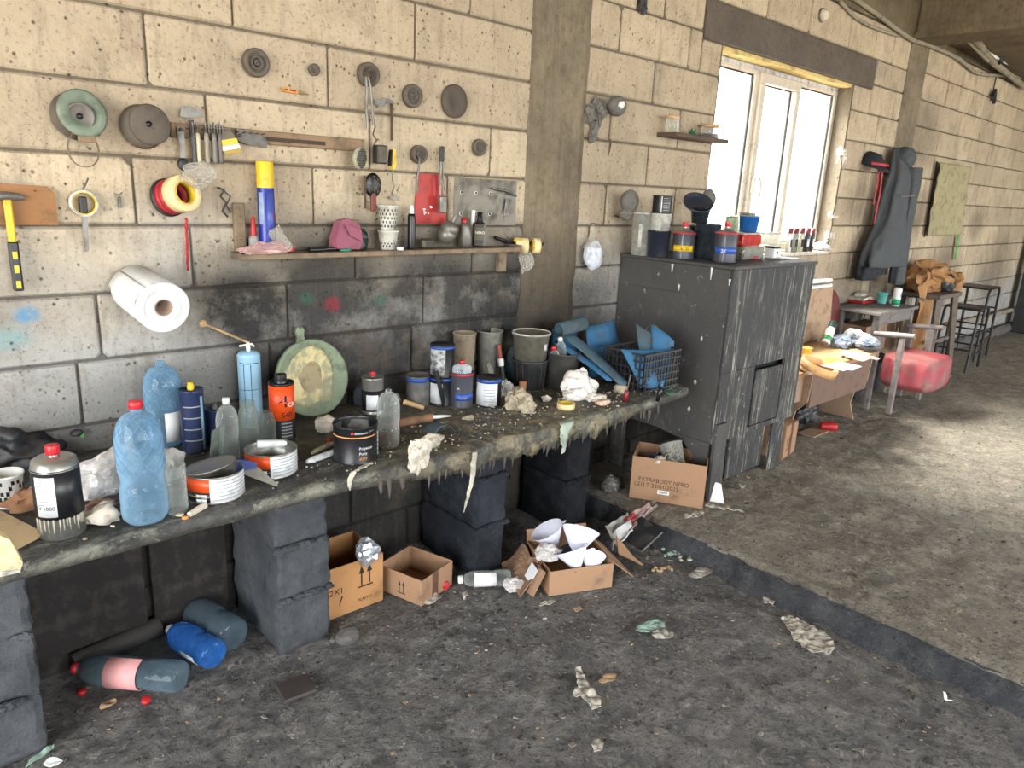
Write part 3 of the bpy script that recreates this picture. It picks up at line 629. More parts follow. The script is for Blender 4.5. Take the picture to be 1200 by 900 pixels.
# tall carton with text
A = atz(737, 583, .104); B = atz(823, 597, .104)
A = Vector(A); B = Vector(B)
t4, w4 = carton('upright cardboard box with dotted stock text and plastic cups inside', (A.x, A.y), (B.x, B.y), .106, .24, .235, M_card)
part('lettering', flat_text('EXTRABODY NERO', .031, .04, .105, -.0008, .95), M_inkb, t4); part('lettering', flat_text('L21LT 23/01/2025', .031, .02, .075, -.0008, 1.), M_inkb, t4)
part('barcode_label', MB().box(w4 * .38, -.001, .045, w4 * .38 + .06, .0, .066), M_white, t4)
mb = MB(); x = w4 * .38 + .006
rd = random.Random(1)
while x < w4 * .38 + .052: ww = rd.choice([.001, .002, .0015]); mb.box(x, -.0016, .05, x + ww, -.0008, .062); x += ww + .0016
part('barcode', mb, M_inkb, t4)
# foil ball on carton rim
M_foil = mat('foil', (196, 200, 206), .35, .7, var=.2, dirt=.15, bump=.6, bs=70)
p = aty(432, 648, -.36); solo('foil_ball', MB().crumple(.045, .04, .05, seed=4, amp=.75, sub=3, base=False, fr=3), M_foil, 'crumpled silver foil ball on the rim of the arrow carton', 'foil', p)
# floor stone and litter beside
M_stone = mat('grey_stone', (92, 88, 84), .9, var=.3, dirt=.3, bump=.5)
p = atz(408, 752, 0); solo('stone', MB().crumple(.05, .035, .035, seed=9, amp=.35, sub=2), M_stone, 'fist-sized grey stone on the floor below the arrow carton', 'stone', p)
p = atz(392, 752, 0); solo('stone', MB().crumple(.018, .016, .012, seed=10, amp=.35, sub=2), M_stone, 'small pale pebble left of the fist-sized grey stone', 'stone', p)
solo('floor_tile', MB().bbox(-.055, -.05, 0, .055, .05, .012, .003), mat('brown_tile', (66, 58, 56), .6, dirt=.25), 'square dark brown tile lying on the floor before the light grey pier', 'tile', atz(347, 808, .004), (0, 0, -.12))

# ------------------------------------------------------------------ PET bottles
M_pet = clear('blue_pet', (208, 226, 236), .5, .12, .22, (136, 172, 198)); M_petd = clear('grey_pet', (196, 212, 218), .45, .15, .2, (110, 128, 138))
M_petc = clear('clear_pet', (242, 244, 240), .4, .1, .09, (200, 204, 200)); M_petb = clear('deep_blue_pet', (150, 190, 232), .5, .1, .25, (60, 120, 196))
def petprof(r, h, neck=.014, rib=True, waist=.5, th=.0):
    pr = [(0, .006), (r * .5, .0), (r * .85, .0), (r * .97, .012)]; n = 26
    for k in range(n + 1):
        f = k / n; z = .02 + (h * .66 - .02) * f; rr = r * (1 - .10 * math.exp(-((f - waist) / .10) ** 2))
        if rib and f < .46: rr *= 1 - .022 * (1 if k % 4 == 0 else 0)
        pr.append((rr, z))
    for k in range(1, 11):
        f = k / 10; pr.append((neck + (r - neck) * math.cos(f * PI / 2) ** .9 if f < 1 else neck, h * .66 + h * .27 * math.sin(f * PI / 2) ** 1.05))
    return pr + [(neck, h * .955), (neck * 1.2, h * .957), (neck * 1.2, h * .965), (neck, h * .967), (neck, h * .985)]
def pet(name, label, loc, r, h, m, capm=None, rot=(0, 0, 0), lab=None, group=None, emb=True, neck=.014, labm=None, sm=True):
    t = thing(name, label, 'bottle', loc, rot, group)
    b = part('body', MB().lathe(petprof(r, h, neck), 32), m, t)
    if emb:          # raised diamond relief on the shoulder
        mb = MB(); pr = petprof(r, h, neck, False)
        def rad(z):
            for (a, b_), (c, d) in zip(pr[4:-1], pr[5:]):
                if b_ <= z <= d and d > b_: return a + (c - a) * (z - b_) / (d - b_)
            return r
        for s in (-1, 1):
            for k in range(14):
                pts = []
                for q in range(15):
                    z = h * (.46 + .42 * q / 14); a = 2 * PI * k / 14 + s * q / 14 * 1.9; rr = rad(z) + .0004; pts.append((rr * math.cos(a), rr * math.sin(a), z))
                mb.tube(pts, .0011, 4, caps=False)
        part('diamond_relief', mb, m, t)
    if capm: part('cap', MB().lathe([(0, h * .965 + .0), (neck * 1.25, h * .965), (neck * 1.28, h * .972 + .014), (neck * 1.1, h * .972 + .018), (0, h * .972 + .018)], 20), capm, t)
    if lab: 
        z0, z1, a0, a1 = lab; part('label', cyl_patch(r * 1.0, a0, a1, z0 * h, z1 * h, off=.0012), labm or M_white, t)
    return t
M_capr = mat('red_cap', (196, 40, 50), .4, dirt=.1)
c, h, r = stand(172, 617, BZ, 472, 52); tb = pet('pet_bottle', 'large empty blue bottle with red cap at the bench front edge', c, r, h, M_pet, M_capr)
c, h, r = stand(196, 524, BZ, 421, 41); pet('pet_bottle', 'blue bottle with paper label and no cap standing near the wall', c, r, h, M_pet, None, (0, 0, faceang(c) + .3), (.08, .42, -.3, .9))
c2, h2_, r2 = stand(196, 524, BZ, 421, 41); 
# lying bottles in first bay
def lying(label, pb, pt, Z, r, m, capm=None, lab=None, name='pet_bottle', labm=None, emb=True, group=None, roll=0, L=None):
    """pb, pt: pixels of bottom centre and top; axis rests r above Z"""
    a = atz(pb[0], pb[1], Z + r); b = atz(pt[0], pt[1], Z + r * .9); dv = b - a; L = L or dv.length
    q = dv.to_track_quat('Z', 'Y').to_matrix().to_4x4() @ RZ(roll)
    t = pet(name, label, a, r, L, m, capm, q.to_euler(), lab, group, emb, labm=labm); return t
M_pink = mat('pink_label', (206, 130, 140), .6, var=.25, scale=30, col2=(222, 170, 160), dirt=.1)
lying('clear blue bottle with pink label lying at the front of the first bay', (214, 793), (88, 783), .004, .052, M_petd, M_capr, (.36, .66, -1.4, 1.6), labm=M_pink, roll=PI * .5, emb=False)
lying('bright blue bottle with white label lying under the bench', (252, 768), (192, 733), .004, .052, M_petb, M_white, (.2, .48, -1.0, .6), roll=PI * .3, L=.26)
lying('large grey dusty bottle lying against the light grey pier', (275, 745), (222, 712), .004, .062, M_petd, None, roll=1, L=.30, emb=False)
a = atz(85, 778, .04); b = atz(186, 733, .05)
solo('cardboard_tube', MB().tube([a, a.lerp(b, .5), b], .035, 20), mat('dark_tube', (58, 54, 52), .8, dirt=.3), 'long dark grey tube lying behind the bottles under the bench', 'tube')
lying('clear label bottle lying flat on the floor left of the strainer carton', (598, 676), (540, 679), .004, .034, M_petc, M_white, (.3, .74, -1.2, 1.2), emb=False, roll=PI * .5)
for k, (px, py, l) in enumerate(((96, 813, 'red bottle cap lying beside the pink label bottle'), (171, 822, 'tiny red cap fragment on the floor before the pink label bottle'), (592, 660, 'red bottle cap behind the flat clear bottle'))):
    solo('bottle_cap', MB().lathe([(0, 0), (.014, 0), (.015, .012), (.012, .015), (0, .015)], 16), M_redp, l, 'bottle cap', atz(px, py, .004), (.4 * k, 0, 0))
c = atz(520, 690, .004); solo('rag', MB().crumple(.03, .022, .022, seed=6, amp=.6), M_redp, 'small crumpled red rag on the floor beside the small arrow box', 'rag', c)

# ------------------------------------------------------------------ things hung on the wall
M_steel = mat('dull_steel', (128, 124, 116), .45, .6, var=.3, dirt=.35); M_rust = mat('rusty_steel', (98, 74, 58), .75, .3, var=.4, dirt=.35, bump=.4)
M_rubber = mat('grey_rubber', (96, 86, 74), .8, var=.3, dirt=.25, bump=.4, bs=90); M_dark = mat('dark_plastic', (34, 34, 36), .5, dirt=.3)
M_blk = mat('black_plastic', (20, 20, 22), .35, dirt=.12); M_sage = mat('sage_green_plastic', (120, 132, 112), .6, var=.25, dirt=.3)
M_grplas = mat('grey_plastic', (118, 110, 102), .55, var=.25, dirt=.3); M_yel = mat('yellow_plastic', (226, 186, 30), .45, dirt=.15)
M_redpaint = mat('red_painted_tin', (176, 42, 34), .5, dirt=.25, scale=9, var=.3); M_tapec = mat('masking_tape', (226, 202, 148), .65, var=.1, dirt=.12, bump=.05)
M_tapey = mat('tape_yellow_core', (214, 178, 40), .6, dirt=.15); M_redt = mat('dark_red_tape', (168, 34, 44), .55, dirt=.2); M_wht = mat('white_plastic', (224, 222, 216), .45, dirt=.12, var=.08)
M_dirtw = mat('dirty_white_plastic', (196, 192, 180), .55, dirt=.35, var=.15); M_twood = mat('light_wood_handle', (190, 156, 108), .6, dirt=.25, var=.2)
M_paperw = mat('kitchen_paper', (212, 212, 210), .9, var=.05, dirt=.04, bump=.4, bs=200); M_corr = mat('brown_card_core', (150, 128, 112), .85, dirt=.1)
def nail(mb, x=0, z=0, L=.05, y=0): return mb.tube([(x, y, z), (x, y - L, z + .004)], .0022, 6)
def wdisc(name, label, cat, px, py, prof, mats, Y=-.004, extra=None, group=None, n=36, wob=0, tilt=(0, 0)):
    p = aty(px, py, Y); t = thing(name, label, cat, p, (0, 0, 0), group)
    part('disc' if name != 'wire_spool' else 'spool', MB().lathe(prof, n, T=RX(tilt[0]) @ RZ(tilt[1]) @ OUTW, wob=wob), mats, t)
    if extra: extra(t)
    return t
def ring_band(mb, r, w, th, T, n=30):
    return mb.lathe([(r, 0), (r, w), (r - th, w), (r - th, 0)], n, T=T, closed=True)
# spools
def sp1(t):
    part('hub_recess', MB().lathe([(0, .052), (.016, .052), (.034, .060), (.038, .066), (.034, .066), (.03, .060)], 30, T=OUTW), M_grplas, t)
    part('hole', MB().lathe([(0, .0545), (.009, .0545), (.009, .05)], 20, T=OUTW), M_blk, t)
    part('wooden_tag', MB().bbox(-.012, -.07, -.072, .034, -.055, -.054, .002), M_wood, t)
    b = MB(); pts = [Vector((.005 + .042 * math.cos(a) * (1 - .1 * math.sin(a)), -.03, -.075 + .055 * math.sin(a) - .015)) for a in np.linspace(0, 2 * PI, 28)]
    b.sheet(lambda u, v: pts[min(int(u * 27 + .5), 27)] + Vector((0, -.014 * v, 0)), 27, 1, sm=True, th=.002); part('hanging_band', b, mat('olive_strap', (112, 100, 82), .6, dirt=.2), t)
wdisc('wire_spool', 'sage green flanged spool on the wall with a loop of strap hanging below', 'spool', 88, 137,
      [(0, 0), (.068, 0), (.070, .006, 1), (.05, .01, 0), (.046, .05, 0), (.066, .052, 2), (.069, .060, 2), (.062, .066, 2), (.036, .064, 2), (.032, .05, 2), (0, .05, 2)], [M_rubber, M_rubber, M_sage], extra=sp1, tilt=(-.15, .12))
def sp2(t): part('hole', MB().lathe([(0, .0735), (.009, .0735), (.009, .07)], 20, T=RX(-.1) @ OUTW), M_blk, t)
wdisc('wire_spool', 'brown grey wound spool with red rim hanging right of the sage spool', 'spool', 166, 149,
      [(0, 0), (.066, 0, 1), (.068, .005, 1), (.062, .01, 0), (.062, .045), (.058, .047), (.056, .051), (.060, .053), (.061, .068), (.055, .073), (.02, .071), (0, .071)], [M_rubber, M_redt], extra=sp2, tilt=(-.1, .1))
# rubber rollers and discs
def hubhole(r, y): 
    def f(t): part('hub', MB().lathe([(0, y), (r, y), (r * .9, y + .004), (r * .45, y + .006), (r * .4, y - .004), (0, y - .004)], 24, T=OUTW), M_steel, t)
    return f
pul = lambda r, w: [(0, 0), (r * .9, 0), (r, w * .15), (r, w * .75), (r * .93, w), (r * .70, w), (r * .66, w * .6), (r * .5, w * .6), (r * .46, w * .95), (r * .36, w * .95), (r * .3, w * .5), (0, w * .5)]
G1 = 'old abrasive discs hung on the wall'
wdisc('abrasive_disc', 'grey grooved rubber disc highest on the left wall, above the box cutter', 'disc', 298, 74, pul(.046, .03), M_rubber, extra=hubhole(.012, .018), group=G1)
wdisc('abrasive_disc', 'tiny grey disc on the wall above the orange cutter handle', 'disc', 367, 82, [(0, 0), (.019, 0), (.021, .012), (.015, .016), (.01, .010), (0, .012)], M_rubber, group=G1)
wdisc('abrasive_disc', 'grey grooved disc with long pliers hung over its hub', 'disc', 429, 88, pul(.044, .034), M_rubber, extra=hubhole(.014, .018), group=G1)
wdisc('abrasive_disc', 'toothed grey disc beside the pale steel bracket', 'disc', 481, 113, pul(.044, .03), M_rubber, extra=hubhole(.012, .016), group=G1, wob=.04)
wdisc('abrasive_disc', 'large plain dark grey disc hanging high next to the concrete column', 'disc', 531, 119, [(0, 0), (.062, 0), (.067, .004), (.067, .014), (.061, .02), (.03, .021), (.028, .019), (0, .019)], mat('dark_felt', (84, 74, 64), .9, dirt=.3, bump=.4), group=G1)
wdisc('abrasive_disc', 'dark grey disc with a bent lever hooked in its centre', 'disc', 489, 181, pul(.037, .026), M_rubber, extra=hubhole(.012, .012), group=G1)
wdisc('abrasive_disc', 'small pale-hubbed disc right of the red painted tin plate', 'disc', 560, 173, pul(.036, .022), M_rubber, extra=hubhole(.015, .010), group=G1)
# wooden hanging rail
a = aty(197, 141); b = aty(424, 165); a2 = aty(197, 170); 
rail = thing('wooden_rail', 'long narrow wooden rail nailed to the wall holding scrapers and brushes', 'rail', (a.x, 0, 1.770))
part('board', MB().bbox(0, -.022, 0, b.x - a.x, -.001, .046, .003), M_wood, rail)
mb = MB(); 
for q in np.linspace(.05, .30, 12): nail(mb, q, .03, .035, -.02)
part('nails', mb, M_rust, rail, kind='stuff')
part('worn_stain', MB().bbox(.30, -.0228, .012, .55, -.0218, .026, .0003), mat('dark_stain', (70, 56, 44), .9), rail)
def wt(name, label, cat, px, py, Y=-.03, group=None, rot=0): p = aty(px, py, Y); return thing(name, label, cat, p, (0, rot, 0), group)
def flat(mb, pts, th=.002, y=0): return mb.prism(pts, th, TR((0, y, 0)))
t = wt('putty_knife', 'grey putty knife with its blade up above the wooden rail', 'putty knife', 222, 138, -.012)
part('blade', flat(MB(), [(-.03, .0), (-.026, .028), (-.012, .036), (.03, .034), (.045, .016), (.042, .006), (.0, -.002)]), M_steel, t); part('handle', MB().tube([(.0, -.012, -.008), (.0, -.014, -.06)], .008, 10), M_dark, t)
t = wt('paint_spatula', 'spoon-shaped dusty spatula hanging head down from the left end of the rail', 'spatula', 211, 149, -.032)
part('handle', flat(MB(), [(-.012, .0), (.012, .0), (.010, -.03), (.007, -.055), (.009, -.10), (-.009, -.10), (-.007, -.055), (-.010, -.03)], .006), M_steel, t)
part('knob', MB().crumple(.018, .014, .02, seed=4, amp=.15, base=False, sm=True, fr=1), M_dark, t, loc=(0, -.006, -.115))
part('wing_bolt', MB().tube([(0, -.02, -.008), (0, .0, -.008)], .006, 8), M_rust, t)
G2 = 'long-handled scrapers on the wooden rail'
for px, c, l in ((225, (72, 72, 74), 'dark'), (230, (196, 182, 150), 'cream'), (240, (150, 138, 120), 'beige'), (249, (120, 114, 108), 'grey'), (256, (104, 98, 94), 'charcoal')):
    t = wt('scraper', '%s slim-handled scraper hanging in the row on the wooden rail' % l, 'scraper', px, 150, -.03, G2)
    m = mat('handle_' + l, c, .6, dirt=.3)
    part('handle', MB().lathe([(0, 0), (.007, .0), (.0085, .01), (.007, .04), (.008, .085), (.006, .098), (0, .1)], 12, T=TR((0, -.008, -.115))), m, t)
    part('shank', MB().tube([(0, -.008, -.016), (0, -.008, .018)], .003, 6), M_steel, t)
t = wt('wire_comb', 'small dark wire comb standing between the scrapers and the brush', 'wire brush', 252, 150, -.045)
mb = MB()
for k in range(6): mb.tube([(-.02 + k * .009, 0, .015), (-.02 + k * .009, 0, -.018)], .0022, 5)
mb.tube([(-.024, 0, -.0), (.03, 0, -.0)], .002, 5); mb.tube([(-.024, 0, .008), (.03, 0, .008)], .002, 5); part('tines', mb, M_steel, t, kind='stuff')
t = wt('paint_brush', 'flat brush with yellow and white band hanging tilted on the rail', 'brush', 263, 150, -.035, rot=-.22)
part('bristles', flat(MB(), [(-.012, .0), (.012, .0), (.024, -.036), (-.024, -.036)], .014), mat('bristle_grey', (112, 104, 92), .9, dirt=.2), t)
part('band', flat(MB(), [(-.025, -.036), (.025, -.036), (.027, -.054), (-.027, -.054)], .018), M_yel, t); part('label_band', flat(MB(), [(-.0275, -.055), (.0275, -.055), (.03, -.070), (-.03, -.070)], .018), M_wht, t)
part('lower_band', flat(MB(), [(-.03, -.071), (.03, -.071), (.029, -.084), (-.027, -.082)], .018), mat('mustard', (176, 146, 54), .6, dirt=.2), t)
t = wt('trowel', 'grey steel trowel blade hanging flat on the middle of the rail', 'trowel', 277, 158, -.03)
part('blade', flat(MB(), [(.0, .022), (.095, .005), (.108, -.012), (.105, -.036), (.088, -.036), (.08, -.03), (.04, -.03), (.0, -.018)], .004), mat('zinc_grey', (112, 110, 104), .6, .3, dirt=.3), t)
part('rivet', MB().tube([(.01, -.004, 0), (.01, -.012, 0)], .006, 8), M_rust, t)
# cutter
t = wt('box_cutter', 'orange box cutter lying on two nails above the rail', 'cutter', 329, 106, -.006, rot=.03)
part('handle', flat(MB(), [(0, .009), (.008, .012), (.06, .010), (.062, .0), (.058, -.004), (.006, -.002)], .012), mat('orange_plastic', (224, 140, 40), .5, dirt=.15), t)
part('slots', flat(flat(MB(), [(.008, .006), (.02, .007), (.02, .002), (.008, .002)], .002, -.012), [(.028, .007), (.05, .007), (.05, .002), (.028, .002)], .002, -.012), M_blk, t)
part('blade_holder', flat(MB(), [(.06, .009), (.09, .006), (.105, .0), (.09, -.001), (.06, -.001)], .008), mat('cutter_tan', (140, 110, 72), .6, dirt=.2), t)
# pliers, bracket, scrub pads, hooks
t = wt('long_pliers', 'long steel pliers with straight arms hanging over the pulley disc', 'pliers', 428, 84, -.042)
part('arm', MB().tube([(0, 0, 0), (.004, -.004, -.06), (.004, 0, -.13), (.010, 0, -.20)], .006, 8), M_steel, t); part('arm', MB().tube([(.006, -.002, 0), (.018, -.008, -.05), (.03, 0, -.12), (.035, 0, -.19)], .005, 8), M_steel, t); part('pivot', MB().tube([(.003, .004, -.005), (.003, -.012, -.005)], .013, 12), M_rust, t)
t = wt('steel_bracket', 'pale bent steel bracket reaching from the pliers to the toothed disc', 'bracket', 438, 120, -.04)
part('plate', flat(MB(), [(0, .012), (.03, .012), (.04, .022), (.06, .022), (.085, .015), (.085, .004), (.06, .005), (.045, -.006), (.02, -.012), (0, -.004)], .004), M_steel, t)
t = wt('rusty_strip', 'narrow rusty iron strip hanging between the scrub pad and the toothed disc', 'strip', 459, 118, -.01)
part('strip', flat(MB(), [(-.006, 0), (.006, 0), (.004, -.15), (-.005, -.15)], .004), M_rust, t)
t = wt('rusty_chain', 'thin rusty wire dangling against the pliers', 'wire', 437, 148, -.03)
mb = MB(); mb.tube([(.0, 0, .04), (.008, -.004, 0), (0, 0, -.03), (.014, -.004, -.05), (.005, 0, -.07)], .003, 6); part('wire', mb, M_rust, t)
t = wt('scrub_pad', 'round gridded green and white scouring pad hanging at the right rail end', 'pad', 419, 185, -.05)
part('pad', MB().lathe([(0, 0), (.036, 0), (.041, .008), (.038, .016), (0, .020)], 28, T=RX(.1) @ RZ(.5) @ OUTW), mat('pad_grey_green', (166, 166, 140), .8, dirt=.25), t)
mb = MB(); T = RX(.1) @ RZ(.5) @ OUTW
for k in range(-4, 5):
    e = math.sqrt(max(0, .036 ** 2 - (k * .0085) ** 2))
    for sw in (0, 1):
        p1, p2 = ((k * .0085, -e, .0195), (k * .0085, e, .0195)) if sw else ((-e, k * .0085, .0195), (e, k * .0085, .0195)); mb.tube([T @ Vector(p1), T @ Vector(p2)], .0012, 4)
part('grid', mb, M_dark, t)
t = wt('sanding_block', 'dark grey sanding block hanging beside the round scouring pad', 'block', 443, 181, -.03)
part('block', MB().bbox(-.02, -.03, -.035, .026, .01, .035, .004), M_dark, t); part('pad', MB().bbox(-.018, -.034, -.03, .024, -.030, .03, .001), M_rubber, t)
t = wt('yellow_block', 'small worn yellow sanding pad hanging right of the sanding block', 'pad', 458, 186, -.04, rot=.1)
part('pad', MB().prism([(-.010, .035), (.006, .035), (.014, -.02), (.006, -.042), (-.008, -.03)], .022), M_yel, t); part('foam', MB().prism([(-.013, .03), (-.009, .033), (-.007, -.03), (-.012, -.028)], .024), M_dark, t)
t = wt('perforated_sander', 'dark holed sanding disc with a red handle hanging over the shelf', 'sander', 436, 217, -.035)
part('disc', MB().lathe([(0, 0), (.036, 0), (.038, .008), (.03, .014), (0, .015)], 26, T=Matrix.Scale(1.25, 4, (0, 0, 1)) @ OUTW), M_blk, t)
mb = MB()
for k in range(8):
    for q in (.014, .026): mb.lathe([(0, .0162), (.0035, .0162), (.0035, .014)], 8, T=Matrix.Scale(1.25, 4, (0, 0, 1)) @ OUTW @ TR((q * math.cos(k * PI / 4 + q * 60), q * math.sin(k * PI / 4 + q * 60), 0)))
part('holes', mb, M_rubber, t, kind='stuff')
part('handle', MB().bbox(-.012, -.016, -.10, .012, 0, -.03, .004), mat('worn_red_brown', (112, 52, 42), .6, dirt=.3), t); part('side_bar', MB().bbox(-.04, -.012, -.09, -.032, 0, .035, .002), M_rust, t)
t = wt('wire_hook', 'thin steel hook hanging behind the white perforated cups', 'hook', 460, 205, -.02)
mb = MB(); mb.tube([(0, 0, .02), (.0, 0, -.02), (.006, -.004, -.045), (-.002, 0, -.07), (.0, 0, -.08)], .003, 6); part('hook', mb, M_steel, t); part('blade', flat(MB(), [(-.02, -.09), (.018, -.075), (.03, -.10), (.0, -.095)], .004), M_steel, t)
# red tin plate
t = wt('red_tin_plate', 'worn red painted tin plate on the wall behind the long lever', 'plate', 486, 203, -.003)
p1, p2, p3, p4 = [aty(x, y) - aty(486, 203) for x, y in ((489, 203), (516, 204), (523, 262), (484, 262))]
part('plate', flat(MB(), [(q.x, q.z) for q in (p1, p2, p3, p4)], .004), M_redpaint, t)
mb = MB(); rd = random.Random(4)
for k in range(9): mb.crumple(.004 + rd.random() * .004, .001, .004, seed=k, sub=1, base=False, T=TR((p4.x + .05 + .05 * rd.random(), -.0045, p4.z + .03 + .05 * rd.random())))
part('paint_flecks', mb, M_wht, t, kind='stuff')
t = wt('bent_lever', 'bent thin steel lever hooked on the dark disc above the red plate', 'lever', 490, 181, -.035)
part('bar', MB().tube([(0, .01, 0), (.004, -.005, -.012), (.004, 0, -.05), (-.002, 0, -.09), (-.004, 0, -.135)], .0045, 6), M_steel, t); part('tip', MB().tube([(-.004, 0, -.135), (-.004, -.002, -.15)], .007, 8), M_steel, t)
t = wt('caulking_lever', 'long forked steel tool hanging down over the red plate to the shelf', 'tool', 517, 172, -.03)
part('arm', MB().bbox(-.008, -.008, -.21, .002, 0, .0, .002), M_steel, t); part('arm', MB().tube([(.004, -.004, -.0), (.01, -.004, -.06), (.012, 0, -.12), (.03, -.004, -.20)], .004, 6), M_steel, t)
part('grip', MB().bbox(-.010, -.012, -.06, .012, .002, .002, .004), M_dark, t); part('jaw', MB().bbox(-.012, -.02, -.27, .024, -.002, -.20, .004), M_steel, t)
# perforated sheet
q = [aty(x, y) for x, y in ((532, 208), (609, 207), (609, 264), (532, 264))]
t = thing('perforated_sheet', 'grey galvanized sheet with punched holes fixed beside the concrete column', 'sheet', (q[0].x, 0, q[3].z))
w_, h_ = q[1].x - q[0].x - .02, q[0].z - q[3].z
part('sheet', MB().bbox(0, -.005, 0, w_, -.001, h_, .001), mat('zinc_sheet', (122, 116, 104), .5, .4, var=.3, dirt=.3, scale=10), t)
mb = MB(); rim = MB()
for i in range(4):
    for j in range(2):
        T = TR((.04 + i * w_ / 4.4, -.0052, h_ * (.25 + .45 * j))) @ OUTW; mb.lathe([(0, .0006), (.006, .0006), (.006, 0)], 12, T=T); rim.lathe([(.006, 0), (.0065, .0014), (.008, 0)], 12, T=T)
part('holes', mb, M_blk, t, kind='stuff'); part('hole_rims', rim, M_wht, t, kind='stuff')
part('hook_arm', MB().tube([(w_ * .55, -.02, h_ * .82), (w_ * .75, -.03, h_ * .78), (w_ * .97, -.02, h_ * .66)], [.004, .007, .004], 8), M_steel, t)
for k in range(3): part('wing', MB().prism([(w_ * .8 + k * .012, h_ * .6), (w_ * .84 + k * .012, h_ * .6), (w_ * .80 + k * .01, h_ * .2), (w_ * .77 + k * .01, h_ * .25)], .003, TR((0, -.012, 0))), M_steel, t)
# hammer and its board
q0 = aty(0, 216); q1 = aty(62, 220); q2 = aty(62, 263)
t = thing('wall_board', 'orange-brown board screwed to the wall behind the yellow hammer', 'board', (q0.x - .12, 0, q2.z))
part('board', MB().prism([(0, 0), (q1.x - q0.x + .12, 0), (q1.x - q0.x + .118, .095), (q1.x - q0.x + .10, .112), (0, .12)], .02), mat('orange_wood', (150, 104, 60), .7, var=.3, dirt=.2, scale=10), t)
part('screw', nail(MB(), .2, .095, .03), M_rust, t)
t = wt('hammer', 'claw hammer with yellow and black handle hanging head up on the board', 'hammer', 8, 233, -.035)
part('head', MB().tube([(-.07, 0, .002), (-.04, 0, .006), (.0, 0, .008), (.03, 0, .006), (.045, 0, .003)], [.015, .012, .013, .011, .005], 12), M_steel, t)
part('handle', MB().bbox(-.010, -.010, -.125, .010, .010, .0, .004), mat('hammer_yellow', (216, 176, 28), .45, dirt=.15), t); g = part('grip', MB().bbox(-.013, -.012, -.265, .013, .012, -.12, .005), M_blk, t)
for k, z in enumerate((-.16, -.20, -.245)): part('grip_mark', MB().bbox(-.006, -.0135, z - .011, .006, -.012, z + .011, .0004), M_yel, g)
# hanging tape reel
t = wt('hanging_tape', 'thin tape ring on a long nail with a grey strip hanging down', 'tape roll', 97, 238, -.01)
ring_band(mb := MB(), .040, .02, .006, TR((0, 0, 0)) @ OUTW); part('ring', mb, M_dirtw, t); part('inner_core', ring_band(MB(), .034, .018, .003, TR((0, -.001, 0)) @ OUTW), M_tapey, t)
part('nail', MB().tube([(-.002, .005, .03), (.004, -.035, .055), (.010, -.05, .075)], .003, 6), M_steel, t)
part('strip', flat(MB(), [(-.010, -.03), (.008, -.03), (.0, -.145), (-.012, -.148)], .002, -.012), M_steel, t); part('clip', MB().bbox(-.012, -.022, -.03, .008, -.002, .02, .003), M_dark, t)
t = wt('wire_clip', 'small bent wire clip on the wall right of the hanging tape ring', 'clip', 139, 232, -.002)
mb = MB(); mb.tube([(-.012, 0, .014), (0, -.01, .008), (.012, 0, .018)], .0018, 5); mb.bbox(-.004, -.012, -.03, .004, -.002, .005, .001); part('clip', mb, M_steel, t)
# roll bundle on wall with plastic bag
t = wt('tape_rolls', 'cream masking tape roll stacked over red tape rolls on a wall peg', 'tape roll', 196, 232, -.002)
T = RZ(.32) @ RX(-.22) @ OUTW
part('backing_disc', MB().lathe([(0, 0), (.062, 0), (.062, .012), (0, .012)], 30, T=T), M_dark, t)
part('red_roll', MB().lathe([(.03, .012), (.057, .012), (.057, .030), (.054, .032), (.057, .034), (.057, .055), (.03, .055)], 36, T=T, closed=True), M_redt, t)
part('cream_roll', MB().lathe([(.036, .056), (.058, .056), (.059, .095), (.057, .098), (.040, .098), (.036, .095)], 36, T=T, closed=True), M_tapec, t); part('inner_core', MB().lathe([(.0355, .056), (.0355, .0975), (.033, .0975), (.033, .056)], 30, T=T, closed=True), M_tapey, t)
M_bag = clear('clear_plastic_bag', (244, 243, 240), .45, .1, .12, (214, 210, 200))
solo('plastic_bag', MB().crumple(.058, .03, .034, seed=11, amp=.7, sub=5, base=False, fr=1.6, sm=True), M_bag, 'crumpled clear plastic bag stuffed in the cream tape roll', 'plastic bag', aty(232, 205, -.09))
p = aty(218, 255, -.05); q = aty(220, 317, -.02); solo('red_strap', ribbon([p, p.lerp(q, .5), q], [.008, .009, .007], .002), M_redp, 'narrow red plastic strap hanging below the tape rolls', 'strap')
t = wt('hanging_chain', 'tangle of dark wire hooks on the wall beside the plastic bag', 'wire', 262, 230, -.01)
mb = MB(); mb.tube([(-.02, 0, .03), (0, -.01, .02), (-.01, 0, 0), (.004, -.01, -.02), (-.006, 0, -.05), (.01, -.004, -.07)], .004, 6); mb.tube([(.0, 0, .02), (.02, -.01, .0), (.008, 0, -.03), (.022, 0, -.055)], .003, 6); part('wire', mb, M_dark, t)
